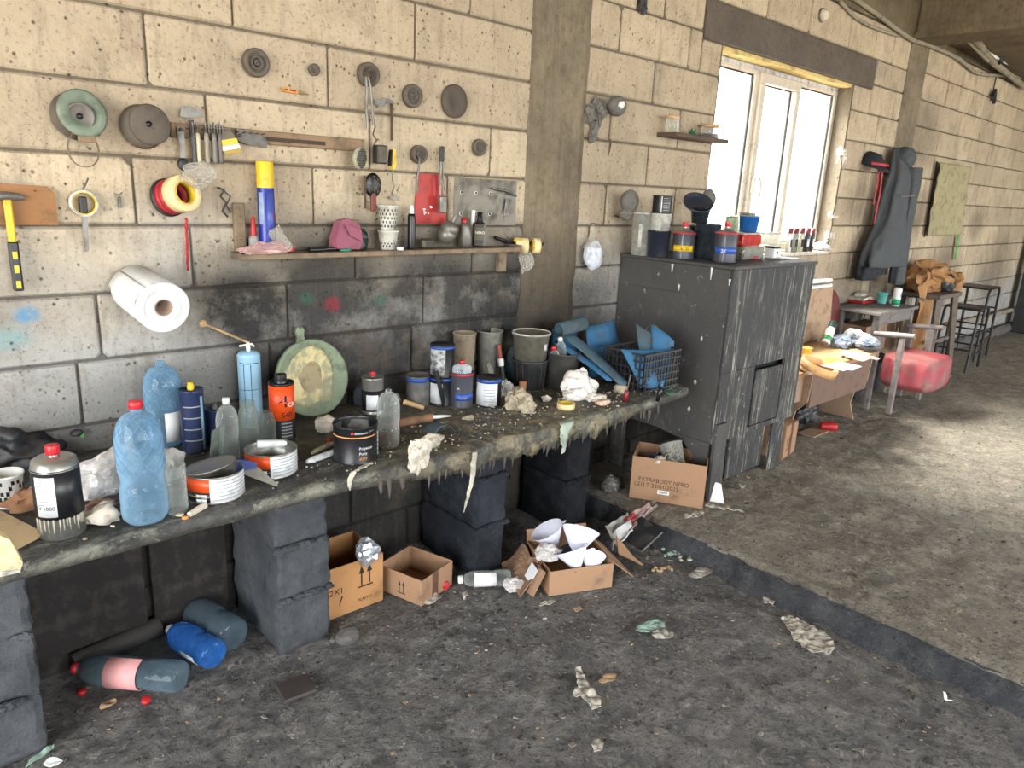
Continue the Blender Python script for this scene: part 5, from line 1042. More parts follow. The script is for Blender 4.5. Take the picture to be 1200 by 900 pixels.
# orange tins
def puttytin(label, px, pyb, pyt, wp, rot, lidtilt):
    t, c, h, r = tincan('putty_tin', label, px, pyb, pyt, wp, M_tin, lid='open', cat='tin', rot=rot, group='opened orange putty tins')
    part('orange_wrap', cyl_patch(r * .99, -1.75, -.35, h * .45, h * .92, off=.0009), M_orange, t); part('black_wrap', cyl_patch(r * .99, -1.75, -.35, h * .06, h * .45, off=.0009), M_blackp, t)
    part('white_wrap', cyl_patch(r * .99, -.35, 1.9, h * .06, h * .92, off=.0009), M_whitel, t)
    mb = MB()
    for k in range(6): cyl_patch(r * .99, -.25, 1.7, h * (.16 + .13 * k), h * (.16 + .13 * k) + .0022, mb=mb, off=.0014)
    part('printed_lines', mb, M_greyink, t)
    mb = MB()
    for i in (0, 1):
        for j in (0, 1): cyl_patch(r * .99, -.85 + i * .2, -.68 + i * .2, h * (.10 + .16 * j), h * (.22 + .16 * j), n=3, mb=mb, off=.0014)
    part('hazard_boxes', mb, M_whitel, t); part('filler', MB().lathe([(0, h * .35), (r * .5, h * .4), (r * .96, h * .3)], 26, wob=.2), M_clay, t)
    if lidtilt: part('bent_lid', MB().lathe([(0, .0), (r * .55, .0), (r * .6, .003), (r * .8, .003), (r * .84, .0), (r * .9, .005), (r * .9, .007), (r * .8, .005), (0, .002)], 34, T=TR((-.012, -.008, h + .008)) @ RZ(lidtilt) @ RY(.22)), M_tin, t)
    return t, c, h, r
puttytin('orange and white putty tin with its tin lid bent up on top', 254, 592, 548, 66, .15, 2.6)
t, c, h, r = puttytin('orange and white putty tin with a white tube lying across its rim', 319, 563, 524, 60, .3, 0)
solo('hardener_tube', MB().tube([(-.045, 0, 0), (.0, .0, 0), (.036, 0, 0), (.044, 0, 0)], [.013, .012, .010, .006], 14), M_whitel, 'squeezed white hardener tube lying across the right orange tin', 'tube', c + Vector((.005, 0, h + .011)), (0, .06, -.35))
# spatulas by tins
t = thing('wide_spatula', 'dark steel filling knife with blue back leaning between the two orange tins', 'spatula', atz(303, 572, BZ + .004), (.0, 0, faceang(atz(303, 572, BZ))))
part('blade', MB().prism([(.05, .0), (.058, .004), (-.02, .085), (-.055, .085), (-.06, .055)], .002, RX(-.5)), M_steel, t); part('blue_back', MB().prism([(-.064, .052), (-.052, .09), (.0, .075), (-.006, .06)], .008, RX(-.5) @ TR((0, -.002, 0))), mat('blue_back', (44, 66, 140), .5, dirt=.25), t)
# black putty can
t, c, h, r = tincan('putty_can', 'black putty tin with thin orange line and open dirty rim', 417, 546, 494, 53, M_blackp, lid='open')
part('orange_line', cyl_patch(r * .99, -1.4, 1.1, h * .72, h * .75), M_gold, t); part('lettering', cyl_text('Polyester', .013, r, .15, h * .42), M_whitel, t); part('lettering', cyl_text('Putty', .013, r, .15, h * .28), M_whitel, t); part('lettering', cyl_text('SOFT', .012, r, .15, h * .14), M_gold, t)
mb = MB()
for k in range(6): cyl_patch(r, 1.25, 1.5, h * (.15 + .11 * k), h * (.21 + .11 * k), n=3, mb=mb)
part('side_icons', mb, M_whitel, t); part('small_logo', cyl_patch(r, -.05, .55, h * .83, h * .87), M_greyink, t); part('red_dot', cyl_patch(r, -.2, -.08, h * .83, h * .88, n=2), M_capr, t)
part('inner_crust', MB().lathe([(r * .955, h * .9), (r * .94, h * .5), (0, h * .3)], 28, wob=.1), M_tind, t)
# tubes, rags near putty can
for k, (a, b, rr, m, l) in enumerate((((360, 541), (399, 527), .011, M_whitel, 'squeezed pale hardener tube lying left of the black putty tin'), ((366, 531), (392, 518), .010, M_clay, 'tan rolled tube lying behind the pale hardener tube'))):
    A = atz(*a, BZ + .012); B = atz(*b, BZ + .012); solo('hardener_tube', MB().tube([A, A.lerp(B, .15), A.lerp(B, .8), B], [rr * .6, rr, rr * .95, rr * .3], 12), m, l, 'tube')
p = atz(386, 518, BZ); solo('bottle_cap', MB().lathe([(0, 0), (.009, 0), (.008, .012), (0, .013)], 12), M_redp, 'small red tube cap beside the pale hardener tube', 'cap', p)
def lump(px, py, rx, ry, rz, seed, m, label, cat='rag', z=BZ, amp=.6, name=None, sub=4, rot=0, fr=1.7):
    return solo(name or cat.replace(' ', '_'), MB().crumple(rx, ry, rz, seed=seed, amp=amp * 1.25, sub=sub, fr=fr, sm=cat in ('rag', 'cloth', 'tissue')), m, label, cat, atz(px, py, z), (0, 0, rot))
lump(383, 505, .045, .03, .035, 3, M_rags, 'crumpled white rag between the green lid and the black putty tin')
lump(566, 446, .02, .02, .01, 5, M_rags, 'tiny crumpled tissue before the white and blue tin') if 0 else None
# near-end clutter
c, h, r = stand(12, 598, BZ, 553, 36); t = thing('paper_cup', 'white paper cup with dark speckled print at the photo edge', 'cup', c, (0, 0, faceang(c))); part('body', MB().lathe(cupprof(r * .8, r, h), 28), M_wht, t); part('print', holes(MB(), r * .8, r, h * .15, h * .8, h, 5, 18, .004, random.Random(3)), M_blk, t)
lump(25, 545, .11, .08, .07, 41, M_dark, 'heap of dark dirty cloth behind the speckled paper cup', 'cloth')
lump(45, 592, .06, .035, .03, 42, mat('brown_tissue', (160, 116, 84), .9, var=.3, dirt=.25, bump=.5), 'crumpled brown stained tissue behind the solvent bottle', 'tissue', amp=.8)
lump(60, 578, .06, .03, .02, 43, M_rags, 'thin white tissue lying behind the brown stained tissue', 'tissue')
A = atz(-8, 598, BZ + .05); B = atz(52, 628, BZ + .004)
t = thing('plywood_strip', 'light plywood strip lying tilted at the near bench end', 'board', B, (0, 0, 0)); dv = A - B; q = dv.to_track_quat('X', 'Z').to_matrix().to_4x4(); part('strip', MB().bbox(0, -.0, 0, dv.length + .1, .10, .011, .001, T=q), mat('plywood', (176, 152, 116), .7, dirt=.3, var=.2), t)
t = thing('sanding_sponge', 'yellow grey sanding block standing on edge at the near bench corner', 'sponge', atz(4, 668, BZ + .0), (0, 0, faceang(atz(4, 668, BZ)))); part('foam', MB().prism([(-.05, .0), (.03, .0), (.038, .02), (.020, .085), (-.02, .12), (-.05, .10)], .03), mat('yellow_foam', (220, 188, 90), .85, dirt=.3, var=.25, col2=(206, 200, 180), scale=20), t); part('face_pad', MB().prism([(-.054, .02), (-.046, .0), (.032, -.0), (.026, .008)], .034, TR((0, .002, 0))), M_dirtw, t)
M_sheetw = clear('milky_film', (222, 220, 220), .55, .2, .62, (214, 208, 204))
lump(122, 575, .10, .06, .06, 44, M_sheetw, 'milky plastic wrapping spread between the solvent bottle and the blue bottle', 'plastic film', amp=.55, rot=.3)
lump(200, 560, .05, .04, .06, 45, M_film2, 'clear film bunched behind the large blue bottle', 'plastic film', amp=.5)
lump(118, 600, .04, .028, .022, 46, mat('pinkish_cloth', (190, 150, 134), .9, dirt=.2), 'pinkish cloth under the milky wrapping', 'cloth', amp=.5)
lump(120, 612, .045, .028, .03, 47, M_rags, 'stiff white curled rag between the solvent bottle and the blue bottle', amp=.75)
t = thing('knob_on_wall', 'small dark knob with a green tag on the wall above the milky wrapping', 'knob', aty(90, 507, -.02)); part('knob', MB().crumple(.018, .016, .012, seed=2, amp=.2, base=False, sm=True), M_dark, t); part('tag', MB().prism([(.008, -.006), (.02, -.004), (.018, -.02), (.010, -.018)], .003), mat('lime_tag', (70, 190, 70), .5), t)
A = atz(222, 603, BZ + .008); B = atz(240, 592, BZ + .01); t = thing('glue_stick_end', 'short pale stub with orange end lying before the left orange tin', 'stub', A); part('stub', MB().tube([(0, 0, 0), B - A], [.008, .010], 10), M_rags, t); part('orange_end', MB().lathe([(0, 0), (.009, .0), (.009, .005), (0, .006)], 12), mat('orange_wax', (224, 150, 70), .5), t, loc=(-.012, -.004, -.006))
# middle part
t, c, h, r = tincan('thinner_tin', 'small black and tin thinner bottle with red cap behind the clear oil bottle', 437, 487, 441, 26, M_tin, cat='bottle'); part('black_wrap', MB().lathe([(r * .99, h * .1), (r * 1.005, h * .1), (r * 1.005, h * .66), (r * .99, h * .66)], 30), M_blackp, t); part('label', cyl_patch(r * 1.004, -.6, .5, h * .14, h * .55), M_whitel, t); capneck(t, r, h, cr=.011, ch=.014, nk=.004)
c, h, r = stand(424, 470, BZ, 432, 22); t = thing('blue_cap_hat', 'grey blue cloth cap lying against the wall behind the thinner bottle', 'cloth', c); part('cloth', MB().crumple(.04, .02, .05, seed=3, amp=.4), mat('slate_cloth', (70, 78, 88), .9, dirt=.3), t)
A = atz(462, 497, BZ + .016); B = atz(505, 489, BZ + .016); t = thing('cardboard_roll', 'brown rolled card tube lying behind the dark sandpaper sheet', 'roll', A); part('roll', MB().tube([(0, 0, 0), B - A], .017, 18), mat('brown_roll', (140, 102, 74), .7, dirt=.2), t); part('white_end', MB().tube([B - A, (B - A) * 1.25 + Vector((0, 0, -.004)), (B - A) * 1.45 + Vector((.02, 0, -.01))], [.008, .008, .003], 8), M_wht, t)
A = atz(415, 491, BZ + .012); solo('wooden_dowel', MB().tube([A, atz(424, 489, BZ + .012)], .012, 12), M_twood, 'short wooden dowel end behind the black putty tin', 'dowel')
t, c, h, r = tincan('grease_can', 'dusty grey can with blue top rim behind the wooden scraper', 490, 477, 439, 29, M_tind); part('blue_band', MB().lathe([(r * .99, h * .82), (r * 1.01, h * .82), (r * 1.01, h * .95), (r * .99, h * .95)], 30), M_bluel, t); part('red_drop', MB().crumple(.010, .006, .006, seed=2, sub=2), M_redp, t, loc=(0, -r - .012, 0))
A = atz(470, 470, BZ + .035); B = atz(497, 478, BZ + .01); t = thing('wooden_scraper', 'small brush with tan wooden handle lying before the dusty grey can', 'brush', B); part('handle', MB().tube([(0, 0, 0), (A - B) * .9], [.009, .012], 10), M_twood, t); part('head', MB().crumple(.026, .02, .022, seed=6, amp=.5, base=False), M_steel, t, loc=(A - B) * 1.25)
# stacked black/white cans
t, c, h, r = tincan('paint_can', 'tall can with paint-splashed white label, lower of the stack', 517, 477, 440, 29, M_blackp, group=None); part('label', cyl_patch(r * .99, -1.1, .1, h * .1, h * .8), M_whitel, t); part('blue_band', MB().lathe([(r * .99, h * .88), (r * 1.01, h * .88), (r * 1.01, h * .97), (r * .99, h * .97)], 30), M_bluel, t)
c2 = c.copy(); c2.z += h; t, c_, h_, r_ = tincan('paint_can', 'paint-streaked white can with blue rim, upper of the stack by the wall', 0, 0, 0, 0, M_blackp, loc=c2, hr=(h * 1.12, r)); part('label', cyl_patch(r * .99, -1.2, .25, h * .1, h * .98), mat('splashed_label', (196, 196, 194), .6, dirt=.5, dcol=(.01, .01, .012), dscale=40), t); part('blue_band', MB().lathe([(r * .99, h * .98), (r * 1.01, h * .98), (r * 1.01, h * 1.07), (r * .99, h * 1.07)], 30), M_bluel, t)
c, h, r = stand(543, 445, BZ, 402, 25); t = thing('plastic_cup', 'beige plastic beaker standing behind the hardener tin', 'cup', c); part('body', MB().lathe(cupprof(r * .85, r, h + .05), 28), mat('beige_plastic', (164, 148, 124), .6, dirt=.3), t)
A = atz(518, 474, BZ); t = thing('flat_file', 'two black flat strips leaning on the stacked paint cans', 'strip', A + Vector((-.01, -.03, 0)), (0, -.28, 0)); part('strip', MB().bbox(-.012, -.004, 0, .010, .0, .17, .002), M_blk, t); part('strip', MB().bbox(.014, -.006, .0, .020, -.002, .13, .001), M_dark, t)
t, c, h, r = tincan('hardener_can', 'grey hardener tin with blue band and red cap before the beige beaker', 540, 479, 435, 28, mat('charcoal_tin', (66, 68, 76), .4, dirt=.2), rot=.1); part('red_band', MB().lathe([(r * .99, h * .93), (r * 1.03, h * .93), (r * 1.03, h * .97), (r * .99, h * .97)], 30), M_capr, t); part('blue_band', cyl_patch(r * .99, -.6, 1.2, h * .22, h * .42), M_bluel, t); part('lettering', cyl_text('Standard', .009, r * 1.003, -.3, h * .28), M_whitel, t); part('lettering', cyl_text('2K', .012, r * 1.003, -.5, h * .55), M_whitel, t)
part('flask', MB().lathe([(r * .8, h - .01), (r * .82, h + .02), (r * .5, h + .03), (.010, h + .034)], 24), clear('bright_clear', (230, 236, 240), .5, .08, .25), t); capneck(t, r, h + .022, cr=.012, ch=.014, nk=.01)
t, c, h, r = tincan('filler_can', 'white filler tin with blue rim and black side left of the bucket stack', 572, 478, 441, 30, M_blackp); part('label', cyl_patch(r * .99, -1.3, .75, h * .05, h * .84), M_whitel, t); part('blue_band', MB().lathe([(r * .99, h * .86), (r * 1.01, h * .86), (r * 1.01, h * .96), (r * .99, h * .96)], 30), M_bluel, t)
mb = MB()
for k in range(5): cyl_patch(r * .99, -.4, .5, h * (.2 + .1 * k), h * (.2 + .1 * k) + .003, mb=mb, off=.0012)
part('small_print', mb, M_greyink, t)
c, h, r = stand(577, 445, BZ, 400, 30); t = thing('tool_cup', 'dusty clear plastic cup against the wall behind the filler tin', 'cup', c + Vector((0, .03, 0))); part('body', MB().lathe(cupprof(r * .8, r, h + .05), 28), clear('dusty_cup', (200, 200, 194), .5, .25, .6, (150, 148, 138)), t)
A = atz(585, 462, BZ); B = aty(566, 402, A.y + .1); t = thing('dark_spatula', 'dark flat spatula leaning in front of the dusty clear cup', 'spatula', A + Vector((0, .03, 0)), (0, -.3, 0)); part('blade', MB().prism([(-.012, .02), (.010, .0), (.014, .11), (.0, .16), (-.014, .15)], .004), M_steel, t)
t = thing('long_brush', 'brush with red-brown handle standing beside the bucket stack', 'brush', atz(597, 455, BZ) + Vector((0, .04, 0)), (-.15, -.08, 0)); part('handle', MB().tube([(0, 0, .13), (0, 0, .16), (0, 0, .20)], [.010, .011, .010], 10), mat('brick_handle', (150, 70, 56), .6, dirt=.2), t); part('ferrule', MB().tube([(0, 0, .10), (0, 0, .135)], .015, 12), M_wht, t); part('bristles', MB().tube([(-.01, 0, .0), (0, 0, .05), (0, 0, .10)], [.010, .016, .014], 10), M_dark, t)
# bucket stack
c, h, r = stand(619, 459, BZ, 420, 43); t = thing('mixing_bucket', 'dark dusty mixing bucket, lower of the stack by the column', 'bucket', c + Vector((0, 0, 0))); part('body', MB().lathe([(0, 0), (r * .82, 0), (r * .98, h * .94), (r * 1.04, h * .95), (r * 1.04, h), (r * .95, h)], 32), mat('dark_bucket', (48, 50, 52), .5, dirt=.35), t)
mb = MB()
for k in range(16): a = 2 * PI * k / 16; mb.tube([(r * .84 * math.sin(a), -r * .84 * math.cos(a), .01), (r * .97 * math.sin(a), -r * .97 * math.cos(a), h * .9)], .002, 4)
part('ribs', mb, M_dark, t)
c = c.copy(); c.z += h; h = .125; t = thing('mixing_bucket', 'cloudy clear bucket with pale rim, upper of the stack by the column', 'bucket', c); part('body', MB().lathe([(0, .02), (r * .9, 0), (r * 1.0, h * .9), (r * 1.06, h * .92), (r * 1.06, h), (r * .98, h), (r * .86, .012), (0, .014)], 32), clear('cloudy_bucket', (150, 148, 138), .4, .3, .42, (120, 116, 104)), t); part('rim', MB().lathe([(r * 1.0, h - .004), (r * 1.08, h - .002), (r * 1.08, h + .004), (r * .98, h + .004)], 32, closed=True), M_dirtw, t); part('paste', MB().lathe([(0, .04), (r * .88, .04), (r * .86, .015)], 24), M_clay, t); part('side_label', cyl_patch(r * .97, .1, .35, .05, .08), M_whitel, t)
# cups with bottles
c, h, r = stand(657, 458, BZ, 412, 40); t = thing('waste_cup', 'dark dusty plastic tub stuffed with empty bottles', 'tub', c); part('body', MB().lathe(cupprof(r * .85, r, h), 28), mat('dark_tub', (58, 58, 56), .6, dirt=.4), t); part('side_stain', cyl_patch(r * .93, .3, .45, h * .2, h * .6), mat('rust_brown', (92, 50, 40), .8), t)
for k, (dx, dy, L, tilt, l) in enumerate(((-.035, .0, .10, -.3, 'clear bottle with red cap leaning in the dark tub'), (.01, .0, .14, -.25, 'clear bottle with milky cap standing in the dark tub'))):
    pet('small_bottle', l, c + Vector((dx, dy, h * .55)), .022, L, M_petc, M_capr if k == 0 else M_wht, (0, tilt, 0), emb=False, neck=.009)
solo('tan_block', MB().bbox(-.018, -.008, 0, .018, .008, .05, .003), mat('tan_sponge', (176, 122, 84), .8, dirt=.15), 'small tan wooden block on edge before the dark bucket', 'wood block', atz(612, 459, BZ))
# putty heaps
for k, (px, py, a, b, cc, l) in enumerate(((575, 470, .05, .035, .04, 'dirty filler-crusted tissue heap before the filler tin'), (603, 478, .05, .04, .045, 'crumpled off-white filler heap before the tan wooden block'), (618, 483, .035, .03, .03, 'yellowish filler lump at the right of the filler heaps'), (590, 463, .06, .03, .035, 'grey clear film crumpled behind the filler heaps'))):
    lump(px, py, a, b, cc, 60 + k, (M_rags, M_clay, M_clay, M_film2)[k], l, 'filler lump', amp=.8)
for px, py, l in ((603, 473, 'red bottle cap among the filler heaps'), (566, 461, 'dark red cap before the filler tin')): solo('bottle_cap', MB().lathe([(0, 0), (.010, 0), (.010, .010), (0, .011)], 14), M_redp, l, 'bottle cap', atz(px, py, BZ + .02))
lump(500, 525, .05, .035, .03, 65, M_rags, 'putty-soaked rag hanging at the bench edge below the sandpaper', amp=.8); lump(487, 540, .03, .02, .04, 66, M_rags, 'lower end of stiff rag folded over the bench edge', z=BZ - .03, amp=.6) if 0 else None
lump(518, 505, .02, .012, .01, 67, mat('peach_tissue', (206, 168, 130), .9), 'peach tissue scrap beside the sandpaper', 'tissue') if 0 else None
p = aty(490, 532, -.735); solo('rag', MB().crumple(.045, .02, .05, seed=66, amp=.9, sub=4, base=False, fr=1.6), M_rags, 'stiff putty-soaked rag end hanging down over the bench edge', 'rag', p)
lump(640, 470, .02, .015, .014, 68, M_rags, 'small white filler lump left of the yellow tape roll', 'filler lump'); lump(548, 492, .03, .012, .01, 69, M_clay, 'thin tan filler curl in the middle of the bench', 'filler lump')
# sandpaper sheet
t = thing('sandpaper', 'dark blue-grey sheet of sandpaper curled on the bench edge', 'sandpaper', atz(514, 508, BZ), (0, 0, faceang(atz(514, 508, BZ)) + .5)); part('sheet', MB().sheet(lambda u, v: ((u - .5) * .10, (v - .5) * .09, .010 + .035 * math.sin(u * 3) * (1 - v * .3)), 8, 6, sm=True), mat('sandpaper_grey', (80, 96, 108), .85, dirt=.2), t)
# big white rag, tape roll, etc.
def ragpile(px, py, specs, m, label, cat='rag', z=BZ):
    mb = MB()
    for k, (x, y, zz, a, b, c, rot) in enumerate(specs): mb.crumple(a, b, c, seed=px + k * 5, amp=.95, sub=4, fr=1.5, base=zz < .02, T=TR((x, y, zz)) @ RZ(rot), sm=k % 2 == 0)
    return solo(cat, mb, m, label, cat, atz(px, py, z))
ragpile(682, 466, [(-.01, .03, 0, .06, .05, .06, .3), (.02, .04, .09, .045, .04, .045, .8), (-.05, .0, 0, .05, .035, .035, -.4), (.05, .0, 0, .045, .035, .04, .9), (-.005, -.03, 0, .05, .03, .025, 1.2)], mat('white_rag', (222, 216, 208), .9, var=.12, dirt=.12, bump=.5, bs=50), 'big crumpled white rag heap before the tub of bottles')
lump(706, 474, .045, .025, .012, 72, mat('peach_rag', (214, 184, 160), .9, dirt=.15), 'flat peach cloth corner right of the big white rag heap'); lump(727, 460, .03, .025, .03, 73, M_clay, 'small cream filler-stained rag beside the red screwdriver', amp=.7)
lump(700, 470, .05, .03, .018, 72, M_rags, 'flat white cloth corner right of the big white rag heap'); pass
lump(724, 452, .03, .02, .025, 74, M_rags, 'small white knotted rag right of the big rag heap') if 0 else None
p = atz(670, 481, BZ); t = thing('tape_roll', 'small roll of yellow tape lying flat at the bench edge', 'tape roll', p + Vector((0, .035, .001))); part('roll', MB().lathe([(.030, 0), (.039, 0), (.0395, .024), (.031, .024)], 34, closed=True), M_tapec, t); part('core', MB().lathe([(.027, 0), (.0305, 0), (.0305, .0245), (.027, .0245)], 30, closed=True), M_tapey, t)
t = thing('cutter_tool', 'small black cutter lying between the dark tub and the yellow tape roll', 'cutter', atz(645, 467, BZ)); part('body', MB().bbox(-.03, -.012, 0, .03, .012, .014, .003), M_blk, t); part('mark', MB().bbox(-.028, -.0125, .004, -.015, -.012, .01, .0002), M_yel, t)
# crate
A = atz(743, 464, BZ); B = atz(806, 455, BZ)
A = Vector((2.70, -.615, BZ)); crate = thing('plastic_crate', 'black lattice plastic crate holding blue sheets by the cabinet', 'crate', A, (0, 0, 0))
cw, cd, ch = .287, .25, .185
def lattice(L, h, nx_, nz_, th=.006):
    mb = MB()
    for i in range(nx_ + 1): x = L * i / nx_; mb.box(max(0, x - .0035), 0, 0, min(L, x + .0035), th, h)
    for j in range(nz_ + 1):
        z = h * j / nz_; hh = .010 if j in (0, nz_) else .0035; mb.box(0, -.001, max(0, z - hh), L, th + .001, min(h, z + hh))
    return mb
part('side_lattice', lattice(cw, ch, 12, 5), M_dark, crate, kind='stuff'); part('side_lattice', lattice(cw, ch, 12, 5), M_dark, crate, loc=(0, cd - .006, 0), kind='stuff')
part('side_lattice', lattice(cd, ch, 9, 5), M_dark, crate, rot=(0, 0, PI / 2), loc=(.006, 0, 0), kind='stuff'); part('side_lattice', lattice(cd, ch, 9, 5), M_dark, crate, rot=(0, 0, PI / 2), loc=(cw, 0, 0), kind='stuff')
mb = MB(); mb.bbox(0, 0, 0, cw, cd, .008, .002); part('base', mb, M_dark, crate)
M_blues = mat('blue_sheet', (44, 98, 136), .75, var=.2, dirt=.25, scale=6); M_teal = mat('dusty_blue_sheet', (64, 92, 104), .8, var=.25, dirt=.35)
G3 = 'blue sheets stuffed in the crate'
def bsheet(label, pts, m, bend=.02, seed=0, g=None):
    P0, P1, P2, P3 = [Vector(p) for p in pts]
    def fn(u, v): p = P0.lerp(P1, u).lerp(P3.lerp(P2, u), v); return p + Vector((0, -bend * math.sin(u * PI) * (1 + .3 * math.sin(v * 3 + seed)), bend * .5 * math.sin(v * PI + seed)))
    return solo('blue_sheet', MB().sheet(fn, 10, 8, sm=True, th=.003), m, label, 'sheet', group=g)
zc = BZ + .01
bsheet('bright blue curved sheet filling the left half of the crate', [(2.71, -.59, zc), (2.84, -.60, zc), (2.84, -.56, .955), (2.66, -.50, .965)], M_blues, .03, 1)
bsheet('dusty blue pointed sheet standing at the crate middle', [(2.80, -.55, zc), (2.95, -.55, zc), (2.96, -.50, .97), (2.86, -.42, 1.05)], M_teal, .015, 2)
bsheet('blue sheet with dusty tip leaning at the right of the crate', [(2.84, -.58, zc), (2.97, -.58, zc), (3.0, -.56, .965), (2.93, -.46, 1.045)], M_blues, .02, 3)
bsheet('bright blue rectangular sheet behind the crate near the wall', [(2.66, -.32, .78), (2.96, -.32, .78), (2.93, -.22, 1.02), (2.72, -.22, 1.0)], M_blues, .02, 4)
bsheet('blue sheet leaning far back against the wall left of the crate', [(2.52, -.18, .78), (2.72, -.18, .78), (2.74, -.14, 1.02), (2.56, -.14, .99)], M_blues, .01, 5)
bsheet('long dusty blue strip sliding down from the wall to the white rag', [(2.60, -.56, .80), (2.68, -.54, .80), (2.58, -.24, 1.0), (2.48, -.26, 1.0)], M_teal, .015, 6)
bsheet('narrow blue strip left of the long dusty strip', [(2.53, -.54, .82), (2.58, -.52, .82), (2.50, -.24, .98), (2.44, -.26, .97)], M_blues, .015, 7)
A = aty(657, 388, -.12); B = aty(678, 382, -.30); t = thing('blue_roll', 'dark hollow roll of blue film on top of the heap behind the tub', 'roll', aty(655, 387, -.25)); part('roll', MB().lathe([(.028, 0), (.034, 0), (.034, .16), (.028, .16)], 26, T=RY(PI / 2 - .15) @ RX(.1), closed=True), M_teal, t)
solo('roll_support', MB().crumple(.06, .05, .10, seed=8, amp=.4), M_teal, 'dusty blue crumpled film support under the dark hollow roll', 'film', (2.36, -.12, BZ))  # crumpled film put in to support the hollow roll
# screwdrivers and right end clutter
t = thing('red_screwdriver', 'dark red handled screwdriver standing against the crate front', 'screwdriver', atz(732, 470, BZ), (.16, 0, 0)); part('handle', MB().lathe([(0, 0), (.010, .0), (.011, .02), (.009, .05), (.0, .054)], 14), mat('deep_red', (126, 22, 30), .4, dirt=.15), t); part('shaft', MB().tube([(0, 0, .05), (0, 0, .13)], .003, 6), M_steel, t)
t = thing('black_marker', 'black marker with blue tip leaning on the crate side', 'marker', atz(770, 470, BZ), (.12, .12, 0)); part('body', MB().lathe([(0, 0), (.009, 0), (.009, .07), (0, .07)], 12), M_blk, t); part('tip', MB().lathe([(.007, .07), (.006, .10), (0, .10)], 12), M_blues, t)
t = thing('wire_tangle', 'tangle of grey and green wire at the right bench end', 'wire', atz(787, 462, BZ + .004)); 
for k, m in enumerate((M_steel, mat('wire_green', (40, 120, 90), .5))): 
    part('wire', MB().tube([(.05 * math.cos(a * .9 + k) * (1 - .02 * a), .03 * math.sin(a + k), .006 + .012 * abs(math.sin(a * .7))) for a in np.linspace(0, 12, 50)], .0022, 5), m, t)
t = thing('red_stick', 'short dark red stick standing at the far right bench end', 'stick', (2.97, -.30, BZ), (0, .1, 0)); part('stick', MB().tube([(0, 0, 0), (.004, 0, .07)], .006, 8), mat('deep_red2', (120, 30, 36), .5), t)
# dried chips on the bench
rd = random.Random(12); mb = MB()
for k in range(1000):
    x = rd.uniform(.3, 2.95); y = rd.uniform(-.69, -.12) if rd.random() < .3 else rd.gauss(-.52, .1); 
    if not -.70 < y < -.05: continue
    if x < 1.1 and rd.random() < .6: continue
    s = rd.uniform(.0015, .005) * (2.2 if rd.random() < .07 else 1); a = rd.random() * PI; u = Vector((math.cos(a), math.sin(a), 0)) * s; v = Vector((-math.sin(a), math.cos(a), 0)) * s * rd.uniform(.3, .9); c = Vector((x, y, BZ + .004 + s * .25 * rd.random()))
    top = [c - u - v * .6, c + u * .8 - v, c + u + v * .8, c - u * .7 + v]; top = [p + Vector((0, 0, rd.uniform(0, s * .5))) for p in top]; mb.add(top + [p - Vector((0, 0, .004)) for p in top], [(0, 1, 2, 3), (0, 4, 5, 1), (1, 5, 6, 2), (2, 6, 7, 3), (3, 7, 4, 0)], rd.choice([0, 0, 1, 1, 2]))
solo('filler_crumbs', mb, [M_clay, M_dripg, M_rags], 'pale and grey dried filler crumbs scattered over the bench top', 'crumbs', kind='stuff')

# ------------------------------------------------------------------ things on the cabinet
KZ = CZ1 + .001
M_cupc = clear('dusty_mix_cup', (206, 206, 200), .5, .2, .45, (170, 168, 158)); M_cupd = mat('dark_mix_cup', (38, 42, 54), .35, dirt=.2, var=.2)
def cupat(name, label, px, pyb, pyt, wpx, m, k=.85, z=KZ, loc=None, hr=None, inv=False, group=None, pr=None, cat='cup', prm=None):
    c, h, r = stand(px, pyb, z, pyt, wpx) if loc is None else (loc, hr[0], hr[1])
    t = thing(name, label, cat, c, (0, 0, faceang(c)), group)
    pf = cupprof(r * k, r, h); T = TR((0, 0, h)) @ RX(PI) if inv else None
    part('body', MB().lathe(pf, 30, T=T), m, t)
    if pr: 
        a0, a1, z0, z1 = pr
        part('scale_print', cyl_patch((r * (k + (1 - k) * z0)), a0, a1, h * z0, h * z1, r1=r * (k + (1 - k) * z1), off=.001), prm or M_dirtw, t)
    return t, c, h, r
t, c, h, r = cupat('mixing_cup', 'tall dusty clear mixing cup at the wall end of the cabinet top', 752, 300, 250, 30, M_cupc, pr=(-.45, -.15, .2, .75)); part('rim', MB().lathe([(r, h - .004), (r * 1.08, h), (r * 1.08, h + .006), (r, h + .006)], 30, closed=True), M_dirtw, t)
t, c, h, r = cupat('mixing_cup', 'dark filled mixing cup at the bottom of the three-high stack', 770, 302, 270, 27, M_cupd, .9)
c = c.copy(); c.z += h; t, c, h2, r2 = cupat('mixing_cup', 'white printed mixing cup in the middle of the three-high stack', 0, 0, 0, 0, M_dirtw, .9, loc=c, hr=(.088, r * .9)); part('print', holes(MB(), r2 * .9, r2, .01, .07, .088, 6, 14, .0022, random.Random(5)), M_greyink, t)
c = c.copy(); c.z += .088; t, c, h2, r2 = tincan('hardener_can', 'black printed can topping the three-high stack of cups', 0, 0, 0, 0, M_blackp, loc=c, hr=(.092, r * .84)); part('label', cyl_patch(r2, -.1, .0, .004, .088), M_whitel, t)
mb = MB()
for k in range(6): cyl_patch(r2, .12, .8 - .1 * (k % 3), .015 + .012 * k, .020 + .012 * k, n=5, mb=mb)
part('small_print', mb, M_greyink, t)
